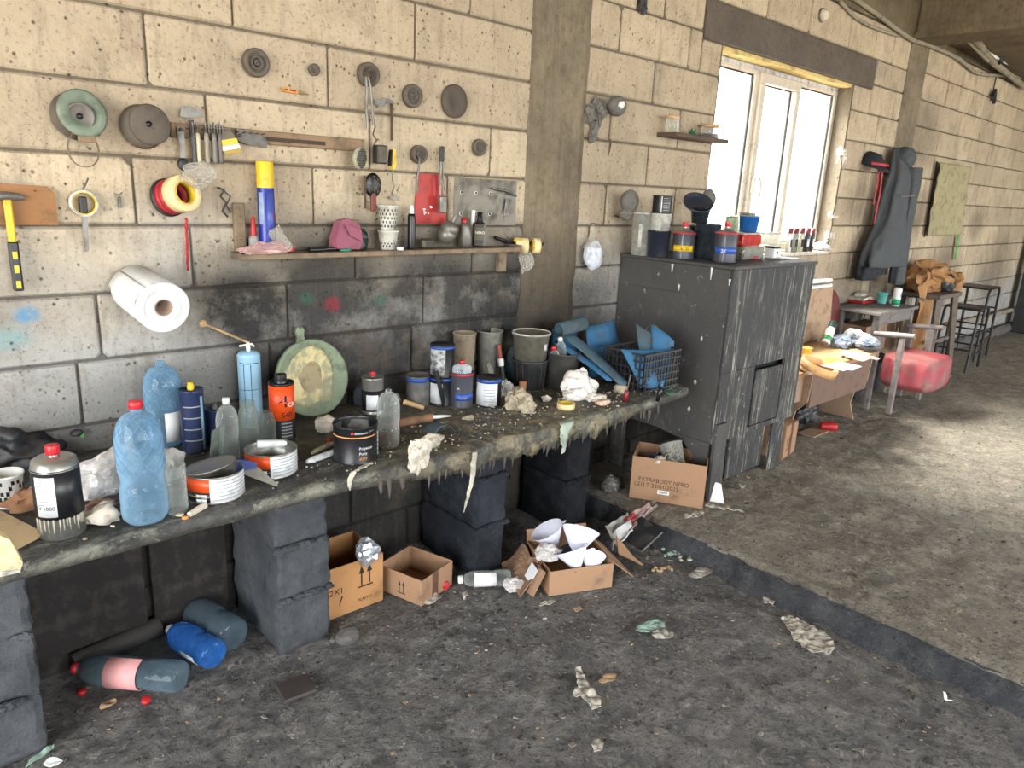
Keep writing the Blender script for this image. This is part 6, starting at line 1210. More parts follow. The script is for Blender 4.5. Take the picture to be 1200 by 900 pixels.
t = thing('dusty_sprayer', 'dust-grey rounded spray head on the wall above the tall mixing cup', 'spray head', aty(738, 236, -.09)); part('head', MB().crumple(.055, .045, .06, seed=3, amp=.18, sub=4, base=False, sm=True, fr=1.2), M_dust, t); part('jaw', MB().crumple(.04, .04, .03, seed=6, amp=.4, base=False), M_dust, t, loc=(-.01, .01, -.065)); part('holder', MB().tube([(-.0, .09, -.08), (-.02, .0, -.09), (.0, -.02, -.04)], .006, 8), M_rust, t)
def capbottle(label, px, pyb, pyt, wp, bandm, bt):
    t, c, h, r = tincan('hardener_bottle', label, px, pyb, pyt + 17, wp, mat('charcoal_tin', (66, 68, 76), .4, dirt=.2), cat='bottle', z=KZ, rot=.1)
    part('red_band', MB().lathe([(r * .99, h * .95), (r * 1.05, h * .95), (r * 1.05, h * 1.0), (r * .99, h * 1.0)], 30), M_capr, t); part('label_band', cyl_patch(r, -1.1, .9, h * .3, h * .52), bandm, t); part('lettering', cyl_text(bt, h * .16, r * 1.004, -.45, h * .34), M_ink if bandm is M_yel else M_whitel, t)
    part('shoulder', MB().lathe([(r * .95, h), (r * .8, h + .006), (.012, h + .022), (.012, h + .03)], 26), M_tin, t); capneck(t, r, h + .022, cr=.0145, ch=.022, nk=.006); part('light_seam', cyl_patch(r, -.25, -.18, .005, h * .92), M_greyink, t)
capbottle('dark hardener bottle with red cap and yellow band on the cabinet', 799, 304, 255, 26, M_yel, '2K 30'); capbottle('dark hardener bottle with red cap and blue band on the cabinet', 848, 308, 255, 27, M_bluel, '2K')
# dark trays and tubs
cupat('mixing_cup', 'black tub behind the yellow banded hardener bottle', 822, 300, 265, 34, M_cupd, .85)
t, c, h, r = cupat('mixing_cup', 'smoky clear tub standing between the two hardener bottles', 826, 304, 262, 30, clear('smoky_cup', (90, 100, 110), .5, .15, .5, (60, 66, 74)), .88)
c0 = c.copy(); c0.z += h; c0.y += .06
t, c, h, r = cupat('mixing_cup', 'ribbed dark glassy cup piled on the black tub', 0, 0, 0, 0, clear('smoky_cup2', (80, 90, 98), .7, .1, .45, (44, 48, 54)), .8, loc=c0, hr=(.085, .052), cat='cup'); 
t = thing('tilted_lid', 'dark blue-black round lid tilted on top of the cup pile', 'lid', c0 + Vector((-.02, .01, .10)), (.5, -.45, 0)); part('lid', MB().lathe([(0, 0), (.075, 0), (.08, .004), (.08, .012), (.074, .012), (.072, .004), (0, .005)], 32), M_cupd, t)
t = thing('dusty_disc', 'dust-grey round sprayer head sticking up behind the tilted lid', 'spray head', aty(826, 233, -.12)); part('head', MB().lathe([(0, 0), (.04, .0), (.056, .015), (.058, .03), (.04, .05), (0, .055)], 28, T=OUTW), M_dust, t); part('stem', MB().tube([(0, 0, -.03), (.005, -.01, KZ + .001 - aty(826, 233, -.12).z)], .012, 10), M_dust, t)
c, h, r = stand(858, 275, KZ, 222, 26); c = aty(860, 245, -.10); c.z = KZ + .10
solo('square_tub', MB().bbox(-.06, -.05, 0, .06, .05, .10, .004), M_cupd, 'black square tub hidden behind the blue banded bottle', 'tub', (c.x, c.y, KZ))
t, c, h, r = cupat('glass_beaker', 'clear glass beaker with pale rim before the left window pane', 0, 0, 0, 0, clear('beaker', (214, 220, 210), .6, .06, .25, (170, 180, 160)), .92, loc=c, hr=(.11, .05), cat='beaker'); part('rim', MB().lathe([(r * .99, h - .006), (r * 1.04, h - .004), (r * 1.04, h + .003), (r * .98, h + .003)], 28, closed=True), M_dirtw, t)
c = atz(886, 304, KZ) + Vector((-.03, .06, 0))
TP = (1.3, 1.1, 1.25)
t = thing('square_tub', 'clear rectangular tub with dark paint at the base of the tub pile', 'tub', c); part('body', MB().bbox(-.085, -.055, 0, .085, .055, .055, .008), clear('tub_clear', (196, 196, 190), .5, .12, .35, (150, 150, 140)), t); part('dark_paint', MB().bbox(-.08, -.05, .003, .08, .05, .026, .006), M_cupd, t); t.scale = TP
t = thing('square_tub', 'clear tub with red paint inside in the middle of the tub pile', 'tub', c + Vector((-.01, 0, .0705))); part('body', MB().bbox(-.09, -.055, 0, .06, .055, .055, .01), clear('tub_red', (232, 140, 128), .5, .12, .32, (190, 70, 66)), t); part('rim', MB().bbox(-.095, -.06, .052, .065, .06, .058, .002), M_dirtw, t); t.scale = TP
t = thing('square_tub', 'pale clear tub with printed sides at the right of the red tub', 'tub', c + Vector((.13, 0, .0705))); part('body', MB().bbox(-.05, -.05, 0, .11, .055, .055, .01), clear('tub_pale', (240, 238, 226), .5, .1, .25, (226, 222, 206)), t); part('rim', MB().bbox(-.055, -.055, .052, .115, .06, .058, .002), M_dirtw, t); t.scale = TP
cc = c + Vector((.01, 0, .145)); t, cx_, h, r = cupat('mixing_cup', 'blue stained mixing cup on top of the tub pile', 0, 0, 0, 0, mat('blue_paint', (30, 92, 160), .3, dirt=.15), .85, loc=cc, hr=(.085, .055)); part('rim', MB().lathe([(r, h - .004), (r * 1.1, h - .002), (r * 1.1, h + .004), (r, h + .004)], 28, closed=True), M_cupc, t)
cupat('mixing_cup', 'empty clear cup behind the blue stained cup', 0, 0, 0, 0, M_cupc, .85, loc=cc + Vector((.06, .05, 0)), hr=(.10, .045))
t = thing('crumpled_film', 'crumpled clear film between the beaker and the tub pile', 'plastic film', aty(862, 262, -.20)); t.location.z = KZ + .06; part('film', MB().crumple(.055, .035, .04, seed=9, amp=.6, base=False), M_sheetw, t)
c = atz(912, 303, KZ) + Vector((0, .04, 0)); t = thing('white_dispenser', 'small white box with round dark hole on the cabinet', 'box', c); part('box', MB().bbox(-.035, -.03, 0, .04, .03, .055, .005), M_wht, t); part('hole', MB().lathe([(0, .0005), (.009, .0005), (.009, 0)], 16, T=TR((.0, -.0302, .032)) @ OUTW), M_blk, t); part('black_lid', MB().bbox(-.038, -.032, .055, .03, .032, .066, .003), M_blk, t)
G4 = 'paint marker tubes in a row by the window'
c = Vector((5.40, .05, 0))
for k in range(8):
    cl = [('white', (226, 224, 220)), ('grey', (150, 148, 144)), ('green', (40, 140, 80)), ('cream', (216, 206, 184)), ('silver', (176, 176, 176)), ('black', (34, 34, 36)), ('brown', (96, 70, 60)), ('charcoal', (56, 56, 58))][k]
    t = thing('paint_tube', '%s labelled tube with dark red cap in the row on the window sill' % cl[0], 'tube', (c.x - .16 + .046 * k, c.y - .015 * (k % 2), 1.2925), (0, 0, 0), G4); t.scale = (2.2, 2.2, 1.9)
    part('body', MB().lathe([(0, 0), (.009, 0), (.009, .068), (.006, .074), (0, .074)], 14), mat('tube_' + cl[0], cl[1], .5, dirt=.1), t); part('cap', MB().lathe([(.0078, .072), (.0078, .092), (0, .094)], 12), mat('maroon_cap', (110, 40, 44), .5), t); part('print', cyl_patch(.009, -.6, .2, .02, .05), M_whitel if k > 4 else M_blackp, t)
solo('bottle_cap', MB().lathe([(0, 0), (.017, 0), (.017, .016), (.014, .018), (0, .018)], 18), M_redp, 'red screw cap lying at the front edge of the cabinet top', 'bottle cap', atz(884, 304, KZ))
t = thing('paper_sheet', 'white paper lying flat at the right front corner of the cabinet top', 'paper', atz(922, 303, KZ)); part('paper', MB().sheet(lambda u, v: ((u - .5) * .2, (v - .2) * .12, .003 + .004 * math.sin(u * 6)), 8, 3), M_white, t)
lump(878, 300, .05, .03, .02, 81, M_cupd, 'flattened dark foil tray at the cabinet edge', 'tray', z=KZ, amp=.3); lump(905, 300, .03, .02, .02, 82, M_dirtw, 'small white crumpled cup before the white box', 'cup', z=KZ, amp=.3)
p = aty(962, 294, .05); p.z = 1.293; solo('plastic_film', MB().crumple(.09, .05, .04, seed=83, amp=.7, sub=4), M_sheetw, 'crumpled clear film lying on the window sill', 'plastic film', p)
M_blob = mat('paint_dribble', (206, 204, 196), .6, dirt=.2)
for k, (px, py, L) in enumerate(((834, 316, .05), (788, 312, .03), (855, 330, .02))): 
    P_ = atx(px, py, CX0 - .001); solo('paint_dribble', MB().tube([P_ + Vector((0, 0, .012)), P_, P_ - Vector((0, 0, L))], [.007, .006, .002], 6), M_blob, ('long white', 'short white', 'faint white')[k] + ' paint dribble on the dark cabinet side', 'paint dribble')

# ------------------------------------------------------------------ strainers and things in the cartons
M_cone = mat('strainer_paper', (226, 226, 240), .7, var=.05, dirt=.06); M_mesh = mat('black_mesh', (26, 26, 30), .8, dirt=.1)
def cone(label, P, R_, L, dr, group='white paint strainer cones in the torn box', cut=True):
    t = thing('paint_strainer', label, 'strainer', P, Vector(dr).to_track_quat('Z', 'Y').to_euler(), group)
    part('paper_cone', MB().lathe([(R_ * .16, -L * .8), (R_, 0), (R_ * 1.01, .001), (R_ * .99, .0012), (R_ * .15, -L * .79)], 30), M_cone, t); part('mesh_tip', MB().lathe([(0, -L), (R_ * .15, -L * .8), (R_ * .22, -L * .70), (R_ * .2, -L * .69)], 18), M_mesh, t)
    part('hang_tab', MB().lathe([(.004, 0), (.012, 0), (.012, .0015), (.004, .0015)], 14, T=TR((0, R_ + .006, -.002)), closed=True), M_cone, t)
    return t
L3 = BOX3.location
def inbox(x, y, z): return BOX3.matrix_basis @ Vector((x, y, z))
bpy.context.view_layer.update()
cone('strainer cone tipped to the right at the upper right of the torn box', inbox(.21, .17, .20), .085, .14, (.5, .25, .7))
cone('strainer cone standing at the back left of the torn box', inbox(.07, .23, .19), .078, .12, (-.35, .3, .8))
cone('strainer cone lying on its side at the front of the torn box', inbox(.125, .08, .165), .075, .12, (-.05, .55, 1.))
cone('half-hidden strainer cone at the front right corner of the torn box', inbox(.225, .07, .125), .06, .10, (.6, .5, .6))
solo('black_cloth', MB().crumple(.06, .05, .03, seed=5, amp=.4), M_mesh, 'black mesh cloth between the strainer cones', 'cloth', inbox(.15, .14, .09)); solo('plastic_film', MB().crumple(.055, .05, .04, seed=12, amp=.6, sub=4), M_sheetw, 'crumpled clear film on the left of the strainer cones', 'plastic film', inbox(.04, .12, .11))
solo('brown_scrap', MB().crumple(.04, .03, .05, seed=15, amp=.5), M_torn, 'brown torn paper at the left side of the strainer box', 'paper', inbox(-.015, .12, .02)); solo('red_scrap', MB().crumple(.016, .01, .012, seed=1, amp=.3, sub=2), mat('deep_red', (126, 22, 30)), 'dark red scrap at the tip of the front strainer cone', 'scrap', inbox(.12, .01, .09))
lump(603, 690, .05, .035, .03, 91, M_sheetw, 'crumpled clear wrapping beside the torn strainer box', 'plastic film', z=.004)
bx4 = t4.matrix_basis
def in4(x, y, z): return bx4 @ Vector((x, y, z))
for k, (x, y, z, R_, hh, rot, m, l) in enumerate(((.21, .13, .19, .062, .10, (-.5, .3, .2), M_cupc, 'clear printed mixing tub tilted on top of the upright box'), (.13, .12, .18, .04, .08, (1.2, -.3, 0), M_wht, 'white cup lying on its side in the upright box'), (.06, .14, .17, .036, .07, (1.3, .4, .3), clear('bluecup', (120, 150, 190), .5, .1, .4, (70, 100, 150)), 'bluish cup at the left inside the upright box'), (.20, .06, .18, .045, .06, (.3, .2, 0), M_cupc, 'clear cup with flat base facing up in the upright box'))):
    t = thing('plastic_cup', l, 'cup', in4(x, y, z), rot, 'cups in the upright box'); part('body', MB().lathe(cupprof(R_ * .82, R_, hh), 28), m, t)
    if k == 0: part('scale_print', holes(MB(), R_ * .82, R_, .015, .08, hh, 7, 20, .0022, random.Random(2)), M_blackp, t)
    if k == 1: part('spout', MB().lathe([(.006, 0), (.012, 0), (.012, .003), (.006, .003)], 12, T=TR((0, 0, .09)) @ RX(PI / 2), closed=True), M_wht, t)
solo('white_rag', MB().crumple(.045, .03, .02, seed=17, amp=.5), M_rags, 'greenish white rag at the front rim of the upright box', 'rag', in4(.14, .035, .205)); 
t = thing('white_card', 'white folded card standing beside the upright box', 'card', atz(836, 588, .104), (0, 0, faceang(atz(836, 588, .104)))); part('card', MB().prism([(-.035, 0), (.055, .0), (.028, .10), (.0, .105), (-.03, .06)], .004, RX(-.25)), M_white, t)
# magazine, tray and flap between the boxes
def quad(pts, m, th=.003, bend=.008, seed=0, mb=None):
    P0, P1, P2, P3 = [Vector(p) for p in pts]
    def fn(u, v): p = P0.lerp(P1, u).lerp(P3.lerp(P2, u), v); p.z += bend * mn.noise(Vector((u * 3, v * 3, seed))) * 2; return p
    return (mb or MB()).sheet(fn, 8, 6, th=th)
t = thing('crushed_carton', 'crushed red and white printed paper stack lying slanted over the step edge', 'paper', (0, 0, 0))
part('white_panel', quad([atz(709, 617, .09), atz(736, 601, .12), atz(742, 622, .10), atz(722, 641, .07)], 0, .004, .012, 1), M_white, t)
part('white_fold', quad([atz(720, 622, .06), atz(726, 618, .06), atz(718, 646, .03), atz(716, 641, .03)], 0, .004), M_white, t)
part('printed_panel', quad([atz(729, 610, .10), atz(760, 590, .15), atz(764, 596, .14), atz(738, 624, .09)], 0, .006, .01, 4), mat('red_brown_print', (120, 44, 40), .6, var=.5, dirt=.3, col2=(200, 186, 178), scale=28), t)
part('dark_panel', quad([atz(745, 596, .12), atz(768, 588, .15), atz(770, 594, .14), atz(748, 612, .10)], 0, .006, .01, 7), mat('dark_print', (52, 34, 34), .6, var=.4, col2=(150, 130, 120), scale=30), t)
part('red_spot', quad([atz(733, 608, .115), atz(743, 601, .13), atz(745, 607, .12), atz(736, 615, .105)], 0, .003), M_redp, t)
t = thing('black_tray', 'flat dark square tray leaning on the step beside the torn box', 'tray', (0, 0, 0)); part('plate', quad([atz(752, 606, .13), atz(776, 624, .105), atz(752, 646, .03), atz(722, 626, .05)], 0, .008, .001), M_dark, t); part('edge', MB().tube([atz(776, 624, .11), atz(752, 646, .035)], .005, 6), M_tind, t)
t = thing('cardboard_flap', 'loose brown cardboard wedge sticking out right of the torn box', 'cardboard', atz(735, 655, .03), (.25, .35, -.5)); part('wedge', MB().prism([(-.06, .10), (.03, .02), (.11, -.02), (.02, .0), (-.05, .01)], .005, RX(-1.1)), M_card, t)
# black tin under tar pier
lump(716, 575, .05, .04, .05, 95, M_tind, 'dark crumpled bag on the step behind the tarred pier', 'bag', z=.104, amp=.5)

# ------------------------------------------------------------------ far furniture on the upper floor
UZ = .106
M_lam = mat('oak_laminate', (150, 124, 100), .55, var=.2, dirt=.15, scale=8); M_lamd = mat('walnut_laminate', (110, 84, 70), .55, var=.25, dirt=.15, scale=7); M_ltop = mat('pale_board_top', (206, 172, 128), .6, var=.15, dirt=.15)
M_edge = mat('board_edge', (170, 128, 92), .6, dirt=.1)
desk = thing('low_sideboard', 'low brown laminate sideboard with pale top cluttered with papers', 'sideboard', (4.22, -.05, UZ))
dx = 1.22; dyf = -.58; dzt = .50
part('top', MB().bbox(0, dyf, dzt, dx, 0, dzt + .03, .003), M_ltop, desk); part('front_apron', MB().bbox(.30, dyf + .02, dzt - .24, dx - .03, dyf + .04, dzt, .002), M_lamd, desk); part('front_apron', MB().bbox(.0, dyf + .07, dzt - .20, .28, dyf + .09, dzt, .002), M_lam, desk)
def sidepanel(x): return MB().prism([(0, 0), (-.10, .0), (-.12, .08), (-.22, .16), (-.40, .22), (-.53, .30), (-.545, dzt), (0, dzt)], .018, TR((x, 0, 0)) @ RZ(PI / 2) @ Matrix.Scale(1, 4)) 
for x in (.285, dx - .01): part('side_panel', MB().prism([(-.50, dzt), (-.56, dzt), (-.55, .30), (-.48, .22), (-.46, .12), (-.50, .0), (-.30, 0), (-.1, .0), (-.1, dzt)], .018, TR((x, 0, 0)) @ RZ(PI / 2)), M_lam, desk)
part('side_panel', MB().bbox(0, -.5, 0, .018, -.02, dzt, .002), M_lam, desk); part('top_edge', MB().bbox(0, dyf - .004, dzt + .002, dx, dyf, dzt + .028, .001), M_edge, desk)
t = thing('cardboard_box', 'closed brown cardboard box on the floor under the low sideboard', 'box', (4.15, -.66, UZ), (0, 0, .15)); part('body', MB().bbox(0, 0, 0, .22, .22, .21, .003), M_card, t); part('tape', MB().bbox(.09, -.001, 0, .13, .22, .2108, .0004), mat('brown_tape', (110, 72, 54)), t); part('printed_arrow', arrows(MB(), .05, .06, .08), M_inkb, t); part('flap', MB().bbox(.0, .0, .21, .11, .215, .216, .001, T=RY(-.06)), M_card, t)
a = aty(975, 485, -.45); t = thing('drink_can', 'crushed drink can lying under the low sideboard', 'can', (4.95, -.52, UZ + .035), (0, PI / 2, -.9)); part('body', MB().lathe([(0, 0), (.022, 0), (.030, .008), (.031, .10), (.026, .112), (.025, .110), (0, .110)], 24), M_redp, t); part('top', MB().lathe([(0, .1115), (.022, .1115), (.025, .113)], 24), M_tin, t)
t = thing('dark_bag', 'dark crumpled bag behind the drink can under the sideboard', 'bag', (5.05, -.35, UZ)); part('bag', MB().crumple(.14, .08, .09, seed=5, amp=.5), M_dark, t); solo('cardboard_flat', MB().bbox(-.12, -.06, 0, .14, .06, .008, .002), M_card3, 'flat cardboard piece on the floor under the drink can', 'cardboard', (4.86, -.52, UZ))
# backboards
t = thing('leaning_panel', 'beige upholstered panel leaning on the wall behind the sideboard', 'panel', (4.72, -.16, UZ + .535), (-.08, 0, 0)); part('panel', MB().bbox(0, -.03, 0, .92, .02, .42, .008), mat('beige_board', (168, 140, 112), .8, var=.15, dirt=.2), t); part('white_fold', MB().bbox(0, -.05, .40, .86, .04, .425, .008), M_white, t); part('white_fold', MB().bbox(.05, -.05, .44, .86, .04, .462, .008), M_white, t); part('pink_fold', MB().bbox(.0, -.04, .46, .55, .03, .50, .01), mat('dusty_pink', (186, 150, 136), .8, dirt=.1), t)
def puff(x0, y0, z0, x1, y1, z1, rad=.05):
    mb = MB(); bm = bmesh.new(); bmesh.ops.create_icosphere(bm, subdivisions=5, radius=1)
    for v in bm.verts:
        q = [math.copysign(abs(c) ** .42, c) for c in v.co]; n_ = .03 * mn.noise(v.co * 2.2)
        v.co = Vector(((x0 + x1) / 2 + q[0] * (x1 - x0) / 2 * (1 + n_), (y0 + y1) / 2 + q[1] * (y1 - y0) / 2 * (1 + n_), (z0 + z1) / 2 + q[2] * (z1 - z0) / 2 * (1 + n_ * 2)))
    return mb.bm(bm, sm=True)
M_leather = mat('maroon_leather', (112, 54, 48), .5, dirt=.25); M_redv = mat('worn_red_vinyl', (160, 60, 70), .5, var=.25, dirt=.45, scale=5, dcol=srgb(122, 104, 96), dscale=5); M_greyv = mat('frayed_grey_cloth', (132, 120, 108), .9, dirt=.25)
t = thing('office_chair_back', 'dark maroon rounded chair back standing behind the sideboard', 'chair back', (5.66, -.11, UZ + .50), (-.15, 0, 0)); part('cushion', MB().lathe([(0, 0), (.16, .0), (.2, .02), (.21, .045), (.19, .07), (0, .085)], 36, T=TR((.1, .04, .21)) @ OUTW), M_leather, t); part('frame', MB().bbox(-.02, .04, -.45, .05, .07, .25, .004), M_dark, t)
# clutter on sideboard
DZ_ = UZ + dzt + .031
def od(px, py, z=DZ_): return atz(px, py + 10, z)
solo('tape_loop', MB().lathe([(.10, 0), (.115, 0), (.115, .05), (.10, .05)], 40, T=Matrix.Scale(1.5, 4, (1, 0, 0)) @ RX(.35), closed=True), mat('peach_tape', (222, 170, 112), .6, dirt=.1), 'wide peach paper tape loop hanging over the sideboard front', 'tape loop', od(968, 428) + Vector((0, .06, .01)), (0, .1, .2))
t = thing('envelope', 'tan open envelope lying inside the peach tape loop', 'envelope', od(952, 424), (0, 0, .1)); part('paper', MB().prism([(-.10, .0), (.12, .0), (.02, .11), (-.10, .10)], .004, RX(-1.2)), mat('kraft', (206, 172, 134), .8, dirt=.1), t); part('sheet', MB().bbox(-.14, -.04, .0, .10, .0, .004, .001), M_white, t)
t = thing('yellow_cup', 'orange yellow plastic cap standing at the sideboard left end', 'cup', od(943, 409)); part('body', MB().lathe(cupprof(.034, .040, .07), 24), mat('amber_plastic', (236, 176, 70), .5, dirt=.1), t)
a = od(966, 398) + Vector((0, 0, .035)); t = thing('spray_can', 'white and green spray can lying on the sideboard against the beige panel', 'spray can', a, (.1, .8, .3)); part('body', MB().lathe([(0, 0), (.030, 0), (.032, .006), (.032, .13), (.022, .15), (0, .15)], 26), M_wht, t); part('green_band', MB().lathe([(.0318, .02), (.0325, .02), (.0325, .06), (.0318, .06)], 26), mat('leaf_green', (70, 150, 90), .4, dirt=.1), t); part('cap', MB().lathe([(.029, .14), (.03, .19), (.028, .195), (0, .195)], 24), mat('bottle_green', (20, 62, 56), .4), t); part('tan_end', MB().lathe([(0, -.001), (.024, -.001), (.024, .001)], 20), M_clay, t)
rd = random.Random(8); M_mag = [mat('print_red', (196, 120, 100), .5, var=.3, scale=20, col2=(226, 200, 170)), mat('print_blue', (70, 96, 140), .5, var=.3, scale=25, col2=(200, 206, 210)), M_white, mat('print_tan', (214, 182, 140), .5, scale=20, col2=(230, 220, 200)), M_dark, mat('print_green', (150, 170, 70), .5)]
for k, (px, py, w_, d_, rot, mi, l) in enumerate(((975, 415, .20, .12, .2, 5, 'green-edged magazine lying under the papers on the sideboard'), (985, 422, .22, .16, -.1, 2, 'white paper sheet at the middle of the sideboard front'), (1000, 408, .22, .16, .3, 3, 'orange and cream printed leaflet on the sideboard'), (1010, 412, .18, .14, -.25, 0, 'red-printed folded newspaper on the sideboard'), (1020, 402, .16, .12, .1, 4, 'dark folder corner at the right end of the sideboard'), (1003, 395, .20, .14, .4, 1, 'blue printed magazine piled at the back of the sideboard'))):
    t = thing('magazine', l, 'paper', od(px, py) + Vector((0, 0, .004 * k)), (0, 0, rot)); part('pages', MB().sheet(lambda u, v: ((u - .5) * w_, (v - .5) * d_, .006 + .012 * math.sin(u * 4 + k) ** 2), 8, 4, th=.005), M_mag[mi], t)
for px, py, s, m, l in ((988, 388, 3, M_mag[1], 'crumpled blue and white wrapper on top of the magazine pile'), (1005, 382, 4, M_white, 'crumpled white paper behind the blue wrapper'), (1018, 390, 6, M_mag[1], 'blue edged crumpled sheet at the right end of the pile')): solo('crumpled_paper', MB().crumple(.11, .07, .05, seed=s, amp=.7, sub=4), m, l, 'paper', od(px - 4, py + 8))
# armchair
ac = thing('armchair', 'old armchair with grey wooden arms and worn red vinyl seat', 'chair', (5.85, -.62, UZ), (0, 0, 0))
M_arm = mat('silvered_wood', (128, 118, 114), .5, var=.3, dirt=.3)
part('seat', puff(.06, -.26, .17, .58, .14, .45), M_redv, ac); part('seat_piping', MB().tube([(.05, -.235, .26), (.30, -.262, .25), (.60, -.235, .26)], .006, 6), M_greyv, ac)
for (x, y) in ((-.02, -.04), (.65, -.02), (-.02, .13), (.65, .13)): part('leg', MB().bbox(x - .02, y - .015, 0, x + .016, y + .025, .60, .004), M_arm, ac)
part('armrest', MB().tube([(-.03, .17, .60), (-.03, .04, .61), (-.03, -.12, .625)], [.018, .024, .020], 8), M_arm, ac); part('armrest', MB().tube([(.65, .17, .60), (.65, .04, .61), (.65, -.10, .625)], [.018, .024, .020], 8), M_arm, ac)
part('cross_bar', MB().bbox(-.03, .0, .16, .65, .03, .20, .004), M_arm, ac)
# table
TZ = UZ + .74
tb_ = thing('small_table', 'small grey weathered wooden table against the wall behind the armchair', 'table', (5.95, -.43, UZ)); tw, td = .80, .38
tp = aty(1000, 350, -.3)
M_gw = mat('weathered_table', (118, 112, 108), .7, var=.3, dirt=.3)
part('top', MB().bbox(0, 0, .715, tw, td, .74, .004), M_gw, tb_)
for (x, y) in ((.03, .02), (tw - .08, .02), (.03, td - .07), (tw - .08, td - .07)): part('leg', MB().bbox(x, y, 0, x + .05, y + .05, .715, .004), M_gw, tb_)
part('apron', MB().bbox(.05, .03, .63, tw - .05, .05, .715, .003), M_gw, tb_); part('apron', MB().bbox(tw - .06, .05, .63, tw - .04, td - .05, .715, .003), M_gw, tb_); part('stretcher', MB().bbox(.05, .03, .30, tw - .05, .05, .33, .003), M_gw, tb_)
t = thing('cardboard_box', 'cardboard box with white label stored under the weathered table', 'box', (6.05, -.30, UZ + .34)); part('body', MB().bbox(0, 0, 0, .44, .2, .26, .004), M_card3, t); part('label', MB().box(.04, -.001, .08, .16, 0, .2), M_white, t); solo('box_support', MB().bbox(0, 0, 0, .5, .22, .33, .006), M_dark, 'dark support block standing on the floor under the labelled cardboard box', 'box', (6.03, -.31, UZ))  # dark block put in to support the labelled cardboard box
def ot(px, py): return atz(px, py + 5, TZ + .002)
t = thing('red_tray', 'bright red tray under grey folded papers on the weathered table', 'tray', ot(1012, 349)); part('tray', MB().bbox(-.16, -.06, 0, .15, .08, .022, .008), M_redp, t); part('papers', MB().sheet(lambda u, v: ((u - .5) * .30, (v - .4) * .15, .045 + .012 * math.sin(u * 5)), 8, 4, th=.02), M_dirtw, t); part('cloth', MB().crumple(.12, .05, .02, seed=4, amp=.4), M_rags, t, loc=(.0, .02, .05))
t = thing('turquoise_cup', 'turquoise paper cup on the weathered table', 'cup', ot(1037, 351) + Vector((0, .03, 0))); part('body', MB().lathe(cupprof(.034, .042, .095), 26), mat('turquoise', (110, 196, 186), .5, dirt=.1), t)
t = thing('drink_can', 'tall white and green can standing on the weathered table', 'can', ot(1052, 354) + Vector((0, .02, 0))); part('body', MB().lathe([(0, 0), (.026, 0), (.032, .008), (.032, .145), (.026, .155), (.024, .152), (0, .152)], 26), M_wht, t); part('green_base', MB().lathe([(.032, .01), (.0326, .01), (.0326, .06), (.032, .06)], 26), mat('mint_green', (30, 150, 110), .4, dirt=.1), t); part('blue_mark', cyl_patch(.0322, -.4, .4, .08, .12), mat('pale_blue', (110, 160, 190), .4), t)
lump(1045, 356, .03, .02, .03, 101, M_film2, 'small clear cup between turquoise cup and green can', 'cup', z=TZ, amp=.2); lump(1070, 348, .09, .04, .03, 102, M_dark, 'dark metal parts lying at the right of the weathered table', 'scrap', z=TZ, amp=.6)
t = thing('clamp_tool', 'silver flat clamp lying on the right end of the weathered table', 'clamp', ot(1078, 349)); part('bar', MB().bbox(-.07, -.01, .02, .08, .01, .035, .003), M_steel, t); part('foot', MB().bbox(-.06, -.015, 0, -.04, .015, .03, .003), M_steel, t); part('foot', MB().bbox(.05, -.015, 0, .07, .015, .03, .003), M_steel, t)
# kraft bag on wooden stool
st = thing('wooden_stool', 'tall dark wooden stool under the brown crumpled paper', 'stool', (7.30, -.36, UZ)); M_dw = mat('dark_stool_wood', (104, 92, 80), .7, var=.3, dirt=.3)
part('seat', MB().bbox(-.08, -.08, .76, .52, .32, .80, .006), M_dw, st)
for (x, y, lx, ly) in ((.0, -.04, -.10, -.06), (.44, -.04, .16, -.04), (.0, .26, -.08, .03), (.44, .26, .10, .03)): part('leg', MB().tube([(x, y, .77), (x + lx, y + ly, 0)], [.035, .024], 4), M_dw, st)
part('stretcher', MB().bbox(-.02, -.05, .34, .50, -.02, .37, .003), M_dw, st)
M_kraft = mat('kraft_paper', (176, 132, 84), .85, var=.4, dirt=.12, scale=6, bump=.6, bs=30, col2=(120, 82, 50))
solo('kraft_paper_heap', MB().crumple(.30, .17, .16, seed=7, amp=.9, sub=5, fr=1.3), M_kraft, 'big crumpled brown kraft paper heap on the tall dark stool', 'paper', (7.42, -.24, UZ + .80)); 
solo('kraft_paper', MB().sheet(lambda u, v: (7.02 + .34 * u + .04 * math.sin(v * 7), -.30 - .05 * math.sin(u * 6 + v * 3), .98 - .62 * v + .03 * math.sin(u * 9)), 12, 12), M_kraft, 'hanging brown kraft sheet between the table and the stool', 'paper')
solo('kraft_paper', MB().crumple(.15, .12, .11, seed=27, amp=.6, sub=4, base=False), M_kraft, 'brown paper lump at the right of the heap on the stool', 'paper', (7.86, -.28, .98)); solo('dark_cloth', MB().crumple(.10, .08, .10, seed=9, amp=.5), M_dark, 'dark cloth in the hollow of the brown paper heap', 'cloth', (7.62, -.34, UZ + .80))
